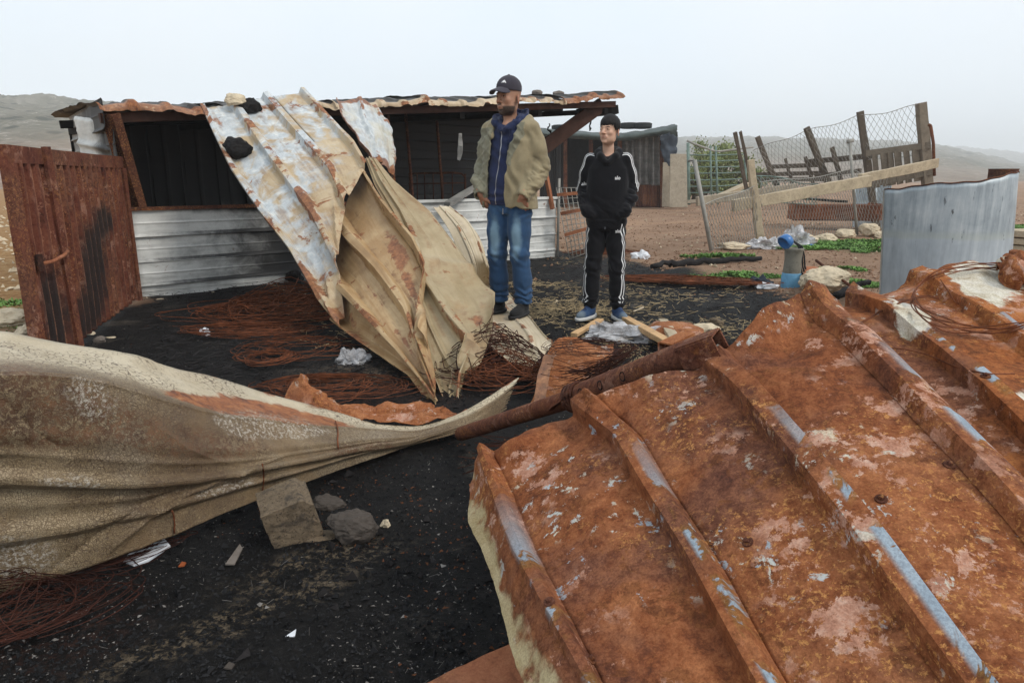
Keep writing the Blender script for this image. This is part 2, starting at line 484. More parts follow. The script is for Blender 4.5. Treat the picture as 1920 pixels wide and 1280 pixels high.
def painted(name, base=(.52, .43, .28), base2=(.60, .53, .40), zinc=(.52, .56, .58), zinc_to=0.0, rust_amt=.5, streak=1.0, dirt=.4, soot=False, rough=.55, edge=True):
    """paint over zinc: streaks along the ribs, rust breaking through at seams and edges"""
    m = Mat(name, rough, 0.0, .4)
    q = m.sep(m.uv, 0); al = m.sep(m.uv, 1)
    cv = m.n.new('ShaderNodeCombineXYZ'); m.put(cv.inputs[0], m.mul(q, 2.6)); m.put(cv.inputs[1], m.mul(al, .45))
    st = m.noise(2.2, 8, .65, .35, vec=cv.outputs[0])
    n1 = m.noise(2.4, 8, .65, .5)
    n2 = m.noise(11, 8, .7, .4, off=7)
    c = m.ramp(m.add(m.mul(st, .6), m.mul(n1, .4)), [(.33, tuple(x*.62 for x in base)), (.46, base), (.62, base2)])
    if zinc_to:
        a = m.attr('along')
        zm = m.step(m.add(a, m.mul(m.math('SUBTRACT', n1, .5), .8), m.mul(m.math('SUBTRACT', n2, .5), .35)), zinc_to + .1, zinc_to - .12)
        zc = m.ramp(n2, [(.34, tuple(x*.78 for x in zinc)), (.5, zinc), (.66, (.72, .73, .70))])
        c = m.mix(m.mul(zm, m.step(m.noise(3.6, 7, .65, .6, off=23), .60, .45)), c, zc)
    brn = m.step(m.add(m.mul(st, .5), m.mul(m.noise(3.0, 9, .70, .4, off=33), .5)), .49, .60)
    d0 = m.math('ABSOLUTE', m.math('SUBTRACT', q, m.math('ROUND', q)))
    brn = m.mul(brn, m.add(.22, m.mul(m.step(d0, .10, .17), .78)))          # stain thins on rib crowns; their light-and-shade contrast is painted in too
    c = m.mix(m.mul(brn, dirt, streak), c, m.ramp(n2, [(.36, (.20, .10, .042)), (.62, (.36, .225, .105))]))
    r1 = m.noise(2.7, 10, .70, .6, off=44)
    d = m.math('ABSOLUTE', m.math('SUBTRACT', q, m.math('ROUND', q)))
    near = m.step(d, .20, .04)
    rm = m.step(m.add(r1, m.mul(near, .085)), .66 - .11 * rust_amt, .70 - .11 * rust_amt)
    rc = m.ramp(m.noise(26, 6, .7, .3), [(.32, (.10, .035, .02)), (.5, (.25, .09, .035)), (.68, (.42, .19, .08))])
    c = m.mix(m.mul(rm, .92), c, rc)
    if edge:
        e = m.attr('edge')
        em = m.step(m.add(e, m.mul(m.math('SUBTRACT', m.noise(8, 8, .7, .4, off=3), .5), 1.3)), .5, .66)
        c = m.mix(m.mul(em, .9), c, rc)
    if soot:
        s_ = m.step(m.add(m.attr('soot'), m.mul(m.math('SUBTRACT', m.noise(4, 8, .7, .5), .5), .9)), .22, .85)
        c = m.mix(m.mul(s_, .96), c, (.020, .019, .018))
    g = m.noise(90, 3, .7)
    c = m.mix(m.mul(g, .35), c, m.mix(1.0, c, (.5, .48, .45), 'MULTIPLY'))
    m.color(c)
    m.rough(m.math('ADD', rough, m.mul(rm, .3)))
    m.bump(m.add(m.mul(n2, .6), m.mul(rm, .3), m.mul(g, .25)), .3, .004)
    return m.m

def crackle():
    """old cream paint on the sheet nearest the camera: crazed, salt-white and brown in places"""
    m = Mat('crazed_cream_paint', .50, 0, .38)
    big = m.noise(1.6, 6, .6, .4, off=3); n2 = m.noise(6, 8, .7, .4)
    warp = m.n.new('ShaderNodeMix'); warp.data_type = 'VECTOR'; warp.inputs[0].default_value = .04
    t = m.n.new('ShaderNodeTexNoise'); m.put(t.inputs['Vector'], m.co); t.inputs['Scale'].default_value = 18
    m.put(warp.inputs[4], m.co); m.put(warp.inputs[5], t.outputs['Color'])
    wv = warp.outputs[1]
    e1 = m.vor(46, 'DISTANCE_TO_EDGE', vec=wv); e2 = m.vor(95, 'DISTANCE_TO_EDGE', vec=wv)
    face = m.attr('strip')
    e3 = m.vor(170, 'DISTANCE_TO_EDGE', vec=wv)
    body = m.math('SUBTRACT', 1.0, face)
    lines = m.math('MAXIMUM', m.mul(m.step(e1, .075, .01), m.step(m.noise(2.2, 5, .6, off=9), .36, .48), m.add(m.mul(face, .9), .25)),
                   m.math('MAXIMUM', m.mul(m.step(e2, .10, .0), body, m.step(m.noise(2.6, 5, .6, off=19), .42, .52)), m.mul(m.step(e3, .14, .0), body, .8)))
    c = m.ramp(m.add(m.mul(n2, .5), m.mul(big, .5)), [(.36, (.155, .100, .052)), (.5, (.27, .198, .112)), (.62, (.39, .31, .195))])
    c = m.mix(face, c, m.ramp(n2, [(.3, (.52, .43, .28)), (.7, (.70, .62, .47))]))  # top strip painted paler than the body, copying light on its upward face
    grey = m.step(m.noise(2.1, 6, .6, .5, off=29), .5, .62)
    c = m.mix(m.mul(grey, .3), c, (.31, .275, .215))
    c = m.mix(m.mul(lines, .9), c, (.065, .038, .022))
    sp0 = m.noise(120, 6, .8, .6, off=45)
    c = m.mix(m.mul(m.step(sp0, .49, .55), body, m.step(m.noise(2.3, 6, .65, off=65), .40, .58), .8), c, (.10, .062, .036))
    c = m.mix(m.mul(m.step(m.noise(1.9, 7, .65, .5, off=55), .50, .64), body, .6), c, m.ramp(n2, [(.36, (.17, .105, .05)), (.62, (.33, .225, .12))]))
    # speckled brown and salt
    br = m.attr('brown')
    sp = m.noise(62, 6, .8, .9, off=5)
    bm_ = m.mul(m.step(m.add(br, m.mul(m.math('SUBTRACT', n2, .5), 1.2)), .3, .7), m.step(sp, .46, .53))
    c = m.mix(bm_, c, m.ramp(m.noise(14, 5, .6), [(.35, (.07, .035, .018)), (.65, (.17, .085, .04))]))
    sa = m.attr('salt')
    sm_ = m.mul(m.step(m.add(sa, m.mul(m.math('SUBTRACT', n2, .5), 1.5)), .35, .75), m.step(m.noise(95, 6, .8, .3, off=15), .50, .57))
    c = m.mix(m.mul(sm_, .85), c, (.52, .47, .40))
    ru = m.attr('rusty')
    rm = m.step(m.add(ru, m.mul(m.math('SUBTRACT', m.noise(7, 9, .72, .6, off=35), .5), 1.4)), .48, .66)
    rc = m.ramp(m.noise(22, 7, .7, .5), [(.34, (.10, .033, .016)), (.5, (.27, .09, .03)), (.66, (.40, .17, .06))])
    c = m.mix(m.mul(rm, m.math('SUBTRACT', 1.0, sm_)), c, rc)
    m.color(c)
    m.bump(m.add(m.mul(lines, -1.2), m.mul(sm_, .7), m.mul(n2, .5), m.mul(bm_, -.4), m.mul(sp, .35)), .55, .004)
    return m.m

def siding(name, c=(.60, .60, .57), soot_gain=1.0):
    """white sheet cladding, sooty: 'soot' comes from each sheet's own points"""
    m = Mat(name, .6, 0, .35)
    cv = m.mapping(m.co, scale=(1, 1, 5))
    n = m.noise(3.2, 9, .7, .4); st = m.noise(2.4, 7, .65, vec=m.mapping(m.co, scale=(.8, .8, 6)))
    col = m.ramp(m.add(m.mul(n, .5), m.mul(st, .5)), [(.36, tuple(x*.55 for x in c)), (.5, c), (.62, tuple(min(1, x*1.2) for x in c))])
    r_ = m.step(m.noise(7, 9, .75, .5, off=9), .62, .68)
    col = m.mix(m.mul(r_, .8), col, (.22, .10, .05))
    s_ = m.step(m.add(m.mul(m.attr('soot'), soot_gain), m.mul(m.math('SUBTRACT', m.noise(5, 9, .75, .6, off=3), .5), .9)), .15, .85)
    col = m.mix(m.mul(s_, .97), col, (.016, .015, .015))
    m.color(col); m.bump(n, .25, .006)
    return m.m

def wood(name, c, var=.45, rough=.85, soot=0.0):
    m = Mat(name, rough, 0, .2)
    g = m.noise(5, 8, .7, 1.2, vec=m.mapping(m.co, scale=(1, 1, 1)))
    f = m.noise(42, 6, .75, .6)
    lo = tuple(x*(1-var) for x in c); hi = tuple(min(1, x*(1+var*.6)) for x in c)
    col = m.ramp(m.add(m.mul(g, .55), m.mul(f, .45)), [(.34, lo), (.5, c), (.66, hi)])
    if soot:
        col = m.mix(m.mul(m.step(m.noise(2.5, 7, .7, .5, off=7), .62 - .2*soot, .72 - .2*soot), .95), col, (.02, .018, .016))
    m.color(col); m.bump(f, .35, .004)
    return m.m

def stone(name, c, dark=(.10, .085, .07), burnt=0.0, pores=0.0):
    m = Mat(name, .9, 0, .2)
    n = m.noise(7, 9, .68, .3); f = m.noise(40, 6, .75)
    col = m.ramp(m.add(m.mul(n, .65), m.mul(f, .35)), [(.34, tuple(x*.55 for x in c)), (.5, c), (.64, tuple(min(1, x*1.2) for x in c))])
    col = m.mix(m.mul(m.step(m.vor(30), .12, .02), .7), col, dark)
    if pores:
        pr = m.mul(m.step(m.noise(150, 5, .75, off=4), .56, .62), pores)
        col = m.mix(pr, col, (.03, .024, .018)); n = m.add(n, m.mul(pr, -.7))
        col = m.mix(m.mul(m.step(m.noise(9, 7, .7, .4, off=12), .50, .62), .75), col, (.045, .038, .032))
    if burnt:
        z = m.sep(m.co, 2)
        col = m.mix(m.step(m.add(m.noise(9, 7, .7, .4, off=5), 0.0), .62 - .3*burnt, .68 - .3*burnt), col, (.014, .013, .013))
    m.color(col); m.bump(m.add(m.mul(n, .8), m.mul(f, .4)), .6, .012)
    return m.m

def cloth(name, c, var=.22, weave=420, fade=None, rough=.92):
    m = Mat(name, rough, 0, .15)
    m.b.inputs['Sheen Weight'].default_value = .12
    n = m.noise(6, 6, .65, .3); w = m.noise(weave, 2, .6)
    col = m.ramp(n, [(.32, tuple(x*(1-var) for x in c)), (.68, tuple(min(1, x*(1+var)) for x in c))])
    if fade:
        col = m.mix(m.step(m.add(m.attr('fade'), m.mul(m.math('SUBTRACT', m.noise(11, 7, .7), .5), .7)), .30, .95), col, fade)
    col = m.mix(m.mul(w, .4), col, m.mix(1.0, col, (.6, .6, .6), 'MULTIPLY'))
    m.color(col); m.bump(m.add(m.mul(m.noise(22, 5, .6), .5), m.mul(w, .2)), .35, .006)
    return m.m

def skin(name, c, hair=(.022, .017, .014)):
    """skin with a beard and brows where the points say so ('hair'), lips ('lip'), redder ears and nose ('flush')"""
    m = Mat(name, .55, 0, .35)
    n = m.noise(26, 5, .6)
    col = m.ramp(n, [(.3, tuple(x*.88 for x in c)), (.7, tuple(min(1, x*1.1) for x in c))])
    col = m.mix(m.mul(m.attr('flush'), .55), col, (c[0]*.95, c[1]*.58, c[2]*.52))
    col = m.mix(m.attr('lip'), col, (c[0]*.72, c[1]*.45, c[2]*.45))
    hm = m.step(m.add(m.attr('hair'), m.mul(m.math('SUBTRACT', m.noise(130, 3, .7), .5), .7)), .25, .75)
    col = m.mix(m.mul(hm, .95), col, hair)
    m.color(col)
    m.b.inputs['Subsurface Weight'].default_value = .08
    m.b.inputs['Subsurface Radius'].default_value = (.01, .004, .002)
    m.bump(m.noise(190, 3, .6), .15, .002)
    return m.m

def ground_mat():
    m = Mat('ground', .95, 0, .15)
    n1 = m.noise(.9, 9, .65, .3); n2 = m.noise(6, 9, .7, .3, off=5); n3 = m.noise(38, 7, .75, .2, off=9); n4 = m.noise(190, 3, .7)
    soil = m.ramp(m.add(m.mul(n1, .35), m.mul(n2, .35), m.mul(n3, .3)), [(.36, (.17, .100, .062)), (.5, (.27, .170, .110)), (.62, (.37, .255, .175))])
    soil = m.mix(m.mul(m.step(m.noise(.35, 6, .6, off=17), .48, .62), .6), soil, (.40, .25, .155))
    soil = m.mix(m.mul(m.step(m.vor(26), .2, .08), .35), soil, (.42, .36, .28))
    ash = m.ramp(m.add(m.mul(n2, .4), m.mul(n3, .6)), [(.38, (.0045, .0041, .0040)), (.53, (.0105, .0096, .0092)), (.68, (.040, .036, .033))])
    ash = m.mix(m.mul(m.step(m.noise(2.1, 7, .65, .5, off=27), .55, .68), .65), ash, m.ramp(n3, [(.4, (.05, .043, .036)), (.62, (.16, .135, .105))]))   # grey ash and sand
    ash = m.mix(m.mul(m.attr('redash'), m.step(n3, .45, .62), .5), ash, (.065, .022, .012))
    fleck = m.mul(m.step(m.noise(120, 5, .85, .6, off=3), .655, .70), m.step(m.noise(1.3, 5, .6, off=37), .40, .58))
    ash = m.mix(m.mul(fleck, .8), ash, (.36, .34, .32))
    b = m.step(m.add(m.attr('burn'), m.mul(m.math('SUBTRACT', n1, .5), .55), m.mul(m.math('SUBTRACT', n2, .5), .55), m.mul(m.math('SUBTRACT', n3, .5), .25)), .36, .62)
    c = m.mix(b, soil, ash)
    c = m.mix(m.mul(m.attr('sand'), m.step(m.add(n3, m.mul(n2, .5)), .72, .88), .75), c, m.ramp(n4, [(.3, (.13, .095, .06)), (.7, (.30, .23, .15))]))
    c = m.mix(m.mul(m.attr('green'), m.step(m.noise(5, 8, .7, off=3), .45, .58), .8), c, (.055, .11, .03))
    fld = m.attr('field')
    c = m.mix(m.mul(fld, .9), c, m.ramp(m.add(m.mul(n2, .5), m.mul(n3, .5)), [(.36, (.16, .075, .025)), (.5, (.30, .165, .06)), (.62, (.42, .30, .16))]))
    m.color(c)
    m.rough(m.math('SUBTRACT', .95, m.mul(b, .25)))
    m.bump(m.add(m.mul(n3, 1.0), m.mul(n2, .8), m.mul(n4, .35)), .9, .025)
    return m.m

def hill_mat():
    m = Mat('hillside', .95, 0, .1)
    n = m.noise(.022, 10, .68, .4); f = m.noise(.28, 9, .78, .3)
    c = m.ramp(m.add(m.mul(n, .5), m.mul(f, .5)), [(.38, (.065, .068, .045)), (.5, (.135, .125, .088)), (.62, (.22, .20, .16))])
    rk = m.mul(m.step(m.noise(.16, 9, .8, .5, vec=m.mapping(m.co, scale=(1, 1, 3.2))), .56, .63), m.step(m.noise(.03, 4, .5, off=7), .42, .56))
    c = m.mix(rk, c, (.48, .43, .38))
    sh = m.mul(m.step(m.add(m.vor(.16), m.mul(m.noise(.05, 5, .6), -.5)), .06, -.04), .85)
    c = m.mix(sh, c, (.025, .032, .018))
    c = m.mix(m.mul(m.attr('low'), .8), c, m.ramp(f, [(.4, (.26, .17, .12)), (.6, (.40, .31, .25))]))
    m.color(c); m.bump(f, .6, 1.2)
    return m.m

M = {}
M['ground'] = ground_mat(); M['hill'] = hill_mat()
M['rust_sheet'] = rust('bright_rust', flake=.9, cream=1.0, paint=.9, rib_paint=True, flange=True)
M['rust_far'] = rust('rust_with_white_ash', dark=(.10, .034, .016), mid=(.29, .094, .030), light=(.48, .19, .066), flake=.7, cream=.8, paint=.9, rib_paint=True, white=True)
M['rust_plate'] = rust('even_rust', dark=(.17, .064, .036), mid=(.31, .118, .060), light=(.42, .18, .095), flake=.2, grain=.5)
M['rust_pipe'] = rust('dark_rust', dark=(.055, .022, .016), mid=(.13, .047, .028), light=(.23, .088, .048), flake=.25, scale=1.6)
M['rust_gate'] = rust('gate_rust', dark=(.045, .017, .013), mid=(.125, .040, .026), light=(.215, .082, .050), flake=.35, soot='attr', crest_light=True, grain=.6)
M['rust_dark'] = rust('burnt_rust', dark=(.03, .014, .011), mid=(.075, .029, .02), light=(.14, .055, .032), flake=.1, soot=.5)
M['rust_fold'] = rust('rust_over_cream', dark=(.12, .04, .02), mid=(.30, .11, .045), light=(.45, .21, .10), flake=.8, cream=.5)
M['fallen'] = painted('cream_and_zinc_roofing', base=(.45, .33, .19), base2=(.60, .49, .33), zinc_to=.46, rust_amt=.8, dirt=.6)
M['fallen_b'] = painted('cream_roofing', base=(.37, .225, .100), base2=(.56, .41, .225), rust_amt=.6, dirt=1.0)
M['fallen_c'] = painted('grey_cream_roofing', base=(.34, .26, .145), base2=(.50, .405, .255), rust_amt=.35, dirt=.7)
M['zinc_flap'] = painted('pale_zinc_roofing', base=(.52, .50, .42), base2=(.62, .63, .60), zinc_to=1.3, rust_amt=.45, dirt=.35)
M['cream_flat'] = painted('cream_sheet', base=(.55, .45, .30), base2=(.68, .60, .46), rust_amt=.45, dirt=.35)
M['roof'] = painted('sooty_roofing', base=(.50, .38, .24), base2=(.62, .50, .36), rust_amt=.8, dirt=.5, soot=True)
M['crackle'] = crackle()
M['siding'] = siding('sooty_white_siding')
M['siding_in'] = siding('blackened_grey_siding', (.27, .26, .24))
M['zinc'] = None
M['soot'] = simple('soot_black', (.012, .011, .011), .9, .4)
M['char'] = simple('charred_wood', (.018, .016, .016), .8, .5, 14, .6)
M['wire'] = simple('rusty_wire', (.14, .046, .020), .8, .75, 14)
M['wire_dark'] = simple('dark_wire', (.055, .021, .014), .8, .75, 14)
M['wire_grey'] = simple('grey_wire', (.24, .24, .23), .6, .3, 5)
M['mesh_grey'] = simple('dull_galvanised_wire', (.30, .29, .26), .6, .3, 5)
M['green_bar'] = simple('faded_green_paint', (.16, .22, .19), .6, .4, 9)
M['wood_old'] = wood('weathered_grey_wood', (.20, .165, .125))
M['wood_dark'] = wood('dark_weathered_wood', (.115, .092, .070))
M['wood_pale'] = wood('pale_timber', (.42, .34, .235))
M['wood_fresh'] = wood('raw_orange_timber', (.52, .33, .17))
M['wood_board'] = wood('dusty_board', (.34, .29, .22))
M['beam_brown'] = simple('brown_beam', (.070, .034, .024), .8, .4, 5, .3)
M['concrete'] = stone('concrete_block', (.150, .112, .074), pores=.9)
M['rock_dark'] = stone('dark_sooty_stone', (.070, .058, .049))
M['wire_mid'] = simple('red_brown_wire', (.050, .017, .011), .8, .45, 3)
M['rock_grey'] = stone('sooty_grey_stone', (.17, .145, .125))
M['rock_pale'] = stone('pale_limestone', (.54, .45, .32))
M['rock_burnt'] = stone('burnt_limestone', (.48, .43, .36), burnt=1.0)
M['tarp'] = simple('green_grey_tarpaulin', (.060, .075, .070), .55, .4, 4, .4, bdist=.02)
M['tarp_blue'] = simple('ragged_dark_tarpaulin', (.040, .050, .065), .6, .4, 4, .4, bdist=.02)
M['rubber'] = simple('tyre_rubber', (.030, .034, .034), .75, .3, 9)
M['blue_plastic'] = simple('bright_blue_plastic', (.035, .16, .42), .35, .12, 9, spec=.5)
M['blue_base'] = simple('sky_blue_paint', (.14, .33, .50), .55, .2, 12)
M['pipe_grey'] = stone('mossy_cement_pipe', (.20, .19, .155))
M['hose'] = simple('black_hose', (.02, .021, .022), .5, .2)
M['white_bit'] = simple('white_plastic', (.62, .64, .67), .4, .12, 12, spec=.5)
M['orange_bit'] = simple('orange_shard', (.25, .065, .02), .6, .25, 12)
M['straw'] = simple('straw', (.34, .26, .15), .9, .3, 2)
M['chip_dark'] = simple('black_cinders', (.013, .013, .014), .65, .6, 6)
M['chip_pale'] = simple('pale_ash_flakes', (.20, .185, .17), .85, .5, 3)
M['soil_clod'] = simple('soil_clods', (.23, .14, .09), .9, .35, 6)
M['dung'] = simple('red_brown_crumbs', (.12, .05, .025), .9, .4, 6)
M['olive'] = cloth('khaki_jacket_cloth', (.295, .245, .150))
M['lining'] = cloth('quilted_lining', (.215, .205, .145))
M['navy'] = cloth('navy_sweat_cloth', (.024, .033, .082))
M['denim'] = cloth('worn_denim', (.030, .072, .150), fade=(.19, .30, .39))
M['black_cloth'] = cloth('black_tracksuit', (.0075, .0075, .0095))
M['white_cloth'] = cloth('white_stripe', (.78, .78, .78), var=.04)
M['cap'] = cloth('charcoal_cap', (.050, .045, .058))
M['shoe_black'] = cloth('black_knit_shoe', (.014, .014, .015))
M['sole_black'] = simple('black_sole', (.022, .022, .023), .6, .2)
M['shoe_blue'] = cloth('blue_mesh_shoe', (.030, .068, .155), fade=(.16, .20, .23))
M['sole_white'] = simple('white_sole', (.60, .60, .58), .55, .15)
M['zip'] = simple('zip_metal', (.30, .30, .32), .4, .15, metal=.6)
M['skin_man'] = skin('weathered_skin', (.36, .195, .125))
M['skin_boy'] = skin('young_skin', (.56, .345, .245))
M['hair'] = simple('black_hair', (.014, .012, .012), .55, .3, 30, .5, bscale=220, bdist=.004)
M['eye'] = simple('eye_white', (.36, .33, .31), .3, .05)
M['iris'] = simple('dark_iris', (.02, .012, .008), .2, .1)
def leafy(name, c):
    m = Mat(name, .7, 0, .2)
    i = m.n.new('ShaderNodeObjectInfo')
    col = m.ramp(m.noise(1.5, 5, .7), [(.32, tuple(x*.55 for x in c)), (.5, c), (.68, tuple(x*1.5 for x in c))])
    m.color(col); return m.m
M['grass'] = leafy('fresh_weeds', (.13, .24, .06))
M['leaf'] = leafy('olive_leaves', (.20, .235, .085))
M['bark'] = wood('bark', (.09, .07, .05))
def zinc_tank():
    m = Mat('galvanised_sheet', .45, .35, .5)
    n = m.noise(2.2, 8, .65, .4); run = m.noise(5, 8, .7, .2, vec=m.mapping(m.co, scale=(3, 3, .22)))
    z = m.sep(m.co, 2)
    c = m.ramp(m.add(m.mul(n, .45), m.mul(run, .55)), [(.38, (.22, .255, .28)), (.5, (.36, .41, .44)), (.62, (.54, .58, .59))])
    low = m.step(m.add(z, m.mul(m.math('SUBTRACT', n, .5), .10)), .70, .62)
    c = m.mix(m.mul(low, .35), c, (.52, .58, .63))
    band = m.mul(m.step(m.add(z, m.mul(m.math('SUBTRACT', n, .5), .10)), .62, .65), m.step(z, .72, .66))
    c = m.mix(m.mul(band, .3), c, (.42, .45, .36))
    bl = m.mul(m.step(m.noise(7, 7, .65, .3, vec=m.mapping(m.co, scale=(2.2, 2.2, .5)), off=6), .625, .67), m.step(z, .35, .5))
    c = m.mix(m.mul(bl, .85), c, (.05, .055, .055))
    m.color(c); m.rough(m.ramp(run, [(.3, .38), (.7, .6)])); m.bump(n, .12, .01)
    return m.m
M['zinc'] = zinc_tank()
def plastic_film():
    m = Mat('crumpled_clear_film', .25, 0, .6)
    m.color(m.ramp(m.noise(9, 6, .7, .5), [(.35, (.30, .28, .27)), (.6, (.66, .66, .68))]))
    tr = m.n.new('ShaderNodeBsdfTransparent'); mx = m.n.new('ShaderNodeMixShader')
    m.put(mx.inputs[0], m.ramp(m.noise(5, 5, .6, off=3), [(.4, .45), (.65, .95)]))
    out = m.n['Material Output']
    m.t.links.new(tr.outputs[0], mx.inputs[1]); m.t.links.new(m.b.outputs[0], mx.inputs[2]); m.t.links.new(mx.outputs[0], out.inputs['Surface'])
    m.bump(m.noise(30, 5, .6), .5, .01)
    return m.m
M['film'] = plastic_film()
# ------------------------------------------------------------------ ground and hills
def poly_sd(x, y, pts):
    """signed distance to a polygon on the ground, negative inside"""
    d = np.full(x.shape, 1e9); ins = np.zeros(x.shape, dtype=bool)
    for (x0, y0), (x1, y1) in zip(pts, pts[1:] + pts[:1]):
        ex, ey = x1 - x0, y1 - y0
        t = np.clip(((x - x0)*ex + (y - y0)*ey) / (ex*ex + ey*ey), 0, 1)
        d = np.minimum(d, np.hypot(x - x0 - t*ex, y - y0 - t*ey))
        c = ((y0 > y) != (y1 > y)) & (x < (x1 - x0) * (y - y0) / ((y1 - y0) if abs(y1 - y0) > 1e-9 else 1e-9) + x0)
        ins ^= c
    return np.where(ins, -d, d)
BURN = [(-3.5, -2), (-3.45, 6.4), (-5.6, 8.8), (-1.2, 12.6), (1.0, 10.6), (2.1, 8.6), (2.75, 6.7), (2.6, 4.5), (2.3, 2.5), (2.2, -2)]
def gz(x, y):
    x = np.asarray(x, dtype=float); y = np.asarray(y, dtype=float)
    p = np.stack([x, y, 0*x], -1)
    near = sstep(np.hypot(x, y), 40, 6)
    return (fbm(p * .9, 3) * .022 + fbm(p * 4.5, 3) * .010 + fbm(p * 19, 2) * .0035) * (.35 + .65 * near)
def axis(lo, hi, c, fine, growth):
    out = [c]; s = fine
    while out[-1] < hi: out.append(out[-1] + s); s *= growth
    s = fine; left = [c]
    while left[-1] > lo: left.append(left[-1] - s); s *= growth
    return np.array(sorted(set(left[1:] + out)))
gx = axis(-420, 420, -.3, .028, 1.022); gy = axis(-60, 470, 1.6, .028, 1.0195)
X, Y = np.meshgrid(gx, gy)
sdb = poly_sd(X, Y, BURN)
burn = sstep(-sdb, -.75, .75)
def blob(p, rx, ry, rot=0.0):
    dx, dy = X - p[0], Y - p[1]
    c, s = math.cos(rot), math.sin(rot)
    return np.clip(1 - np.hypot((dx*c + dy*s)/rx, (-dx*s + dy*c)/ry), 0, 1)
green_spots = [(G(1345, 482), .55, .16), (G(1385, 516), .65, .3), (G(1600, 462), 1.6, .45), (G(1510, 468), .5, .2), (G(1640, 455), 1.2, .4), (G(1580, 505), .3, .2), (G(1600, 535), .35, .25), (G(25, 600), .5, .9), (G(5, 585), .7, 1.2), (G(1700, 470), 1.2, .6), (G(1905, 430), 1.5, 1.4)]
green = np.zeros_like(X)
for p, rx, ry in green_spots: green = np.maximum(green, np.clip(blob(p, rx*1.15, ry*1.2) * 2, 0, 1))
sand = np.clip(blob(G(440, 1165), .42, .09, R(38)) * 2.2, 0, 1); sand = np.maximum(sand, np.clip(blob(G(600, 1060), .35, .12, R(30)) * 1.4, 0, 1))
sand = np.maximum(sand, np.clip(blob(G(690, 700), .5, .25, .2) * 1.2, 0, 1))
redash = np.zeros_like(X)
for p, rx, ry in ((G(540, 590), 1.0, .8), (G(940, 660), .6, .8), (G(1290, 530), 1.1, .35), (G(60, 1180), .35, .3), (G(690, 730), .8, .6), (G(1100, 500), .5, .3), (G(1130, 640), .6, .3)):
    redash = np.maximum(redash, np.clip(blob(p, rx, ry) * 1.6, 0, 1))
field = sstep(-X - .10 * np.maximum(Y - 6, 0), 3.4, 4.3) * (1 - burn)
Z = gz(X, Y) - .03 * np.clip(blob(G(945, 600), .7, .8) * 2, 0, 1) + .10 * blob(G(1300, 512), .45, .2) * (X > 0) + .05 * np.clip(blob(G(30, 600), 1.2, 1.5), 0, 1)
n = len(gx); i = np.arange(len(gy) - 1)[:, None] * n + np.arange(n - 1)[None, :]
ground = mesh('ground', np.stack([X, Y, Z], -1).reshape(-1, 3), np.stack([i, i+1, i+n+1, i+n], -1).reshape(-1, 4), M['ground'], loc=(0, 0, 0),
              attr={'burn': burn.ravel(), 'green': green.ravel(), 'sand': sand.ravel(), 'redash': redash.ravel(), 'field': field.ravel()})
tag(ground, kind='structure')

def pix_dir(px, py):
    u, v = (px - CX) / FPX, (CY - py) / FPX
    dy, dz = _c + v * _s, -_s + v * _c
    return math.degrees(math.atan2(u, dy)), dz / math.hypot(u, dy)
def hill(name, ridge, dist, foot, seed, rough, low):
    """a ridge whose skyline runs through the photo points, rising from `foot` to `dist` metres away"""
    az, el = zip(*[pix_dir(x, y) for x, y in ridge])
    A = np.linspace(az[0], az[-1], 420); E = np.interp(A, az, el)
    T = np.concatenate([np.linspace(0, 1, 90), [1.05, 1.12, 1.2]])
    a, t = np.meshgrid(np.radians(A), T); e = np.meshgrid(E, T)[0]
    d = foot + (dist - foot) * t
    top = CAM_H + e * dist
    f = np.where(t <= 1, sstep(t, -.25, 1.15) * 1.0, 1.0); f = (f - f[0]) / (f.max() - f[0].min() + 1e-9)
    z = -1.4 + (top + 1.4) * np.minimum(f / np.interp(1.0, T, f[:, 0]), 1) * np.where(t > 1, 1 - (t - 1) * .45, 1)
    x, y = d * np.sin(a), d * np.cos(a)
    nz = fbm(np.stack([x * .05 + seed, y * .05, 0*x], -1), 5) * rough * np.clip(t * 1.4, 0, 1) + fbm(np.stack([x * .6, y * .6, 0*x + seed], -1), 2) * rough * .22 * np.clip(t, 0, 1)
    V = np.stack([x, y, z + nz], -1).reshape(-1, 3)
    m = len(A); i = np.arange(len(T) - 1)[:, None] * m + np.arange(m - 1)[None, :]
    o = mesh(name, V, np.stack([i, i+1, i+m+1, i+m], -1).reshape(-1, 4), M['hill'], loc=(0, 0, 0), attr={'low': (sstep(t, .34, .12) * low).ravel()})
    return tag(o, kind='structure')
hill('hill', [(-900, 210), (-600, 205), (-200, 188), (0, 187), (60, 188), (110, 190), (180, 197), (320, 215), (500, 240), (700, 262), (900, 285), (1000, 300)], 400, 60, 1, 2.8, 1.0)
hill('hill', [(700, 300), (1000, 275), (1280, 262), (1420, 262), (1560, 266), (1680, 270), (1760, 276), (1830, 292), (1920, 312), (2100, 322), (2400, 330)], 900, 110, 2, 3.6, .6)
hill('far_hill', [(900, 290), (1280, 275), (1600, 268), (1760, 274), (1850, 282), (1920, 290), (2200, 288), (2700, 280)], 1500, 700, 3, 6, 0)

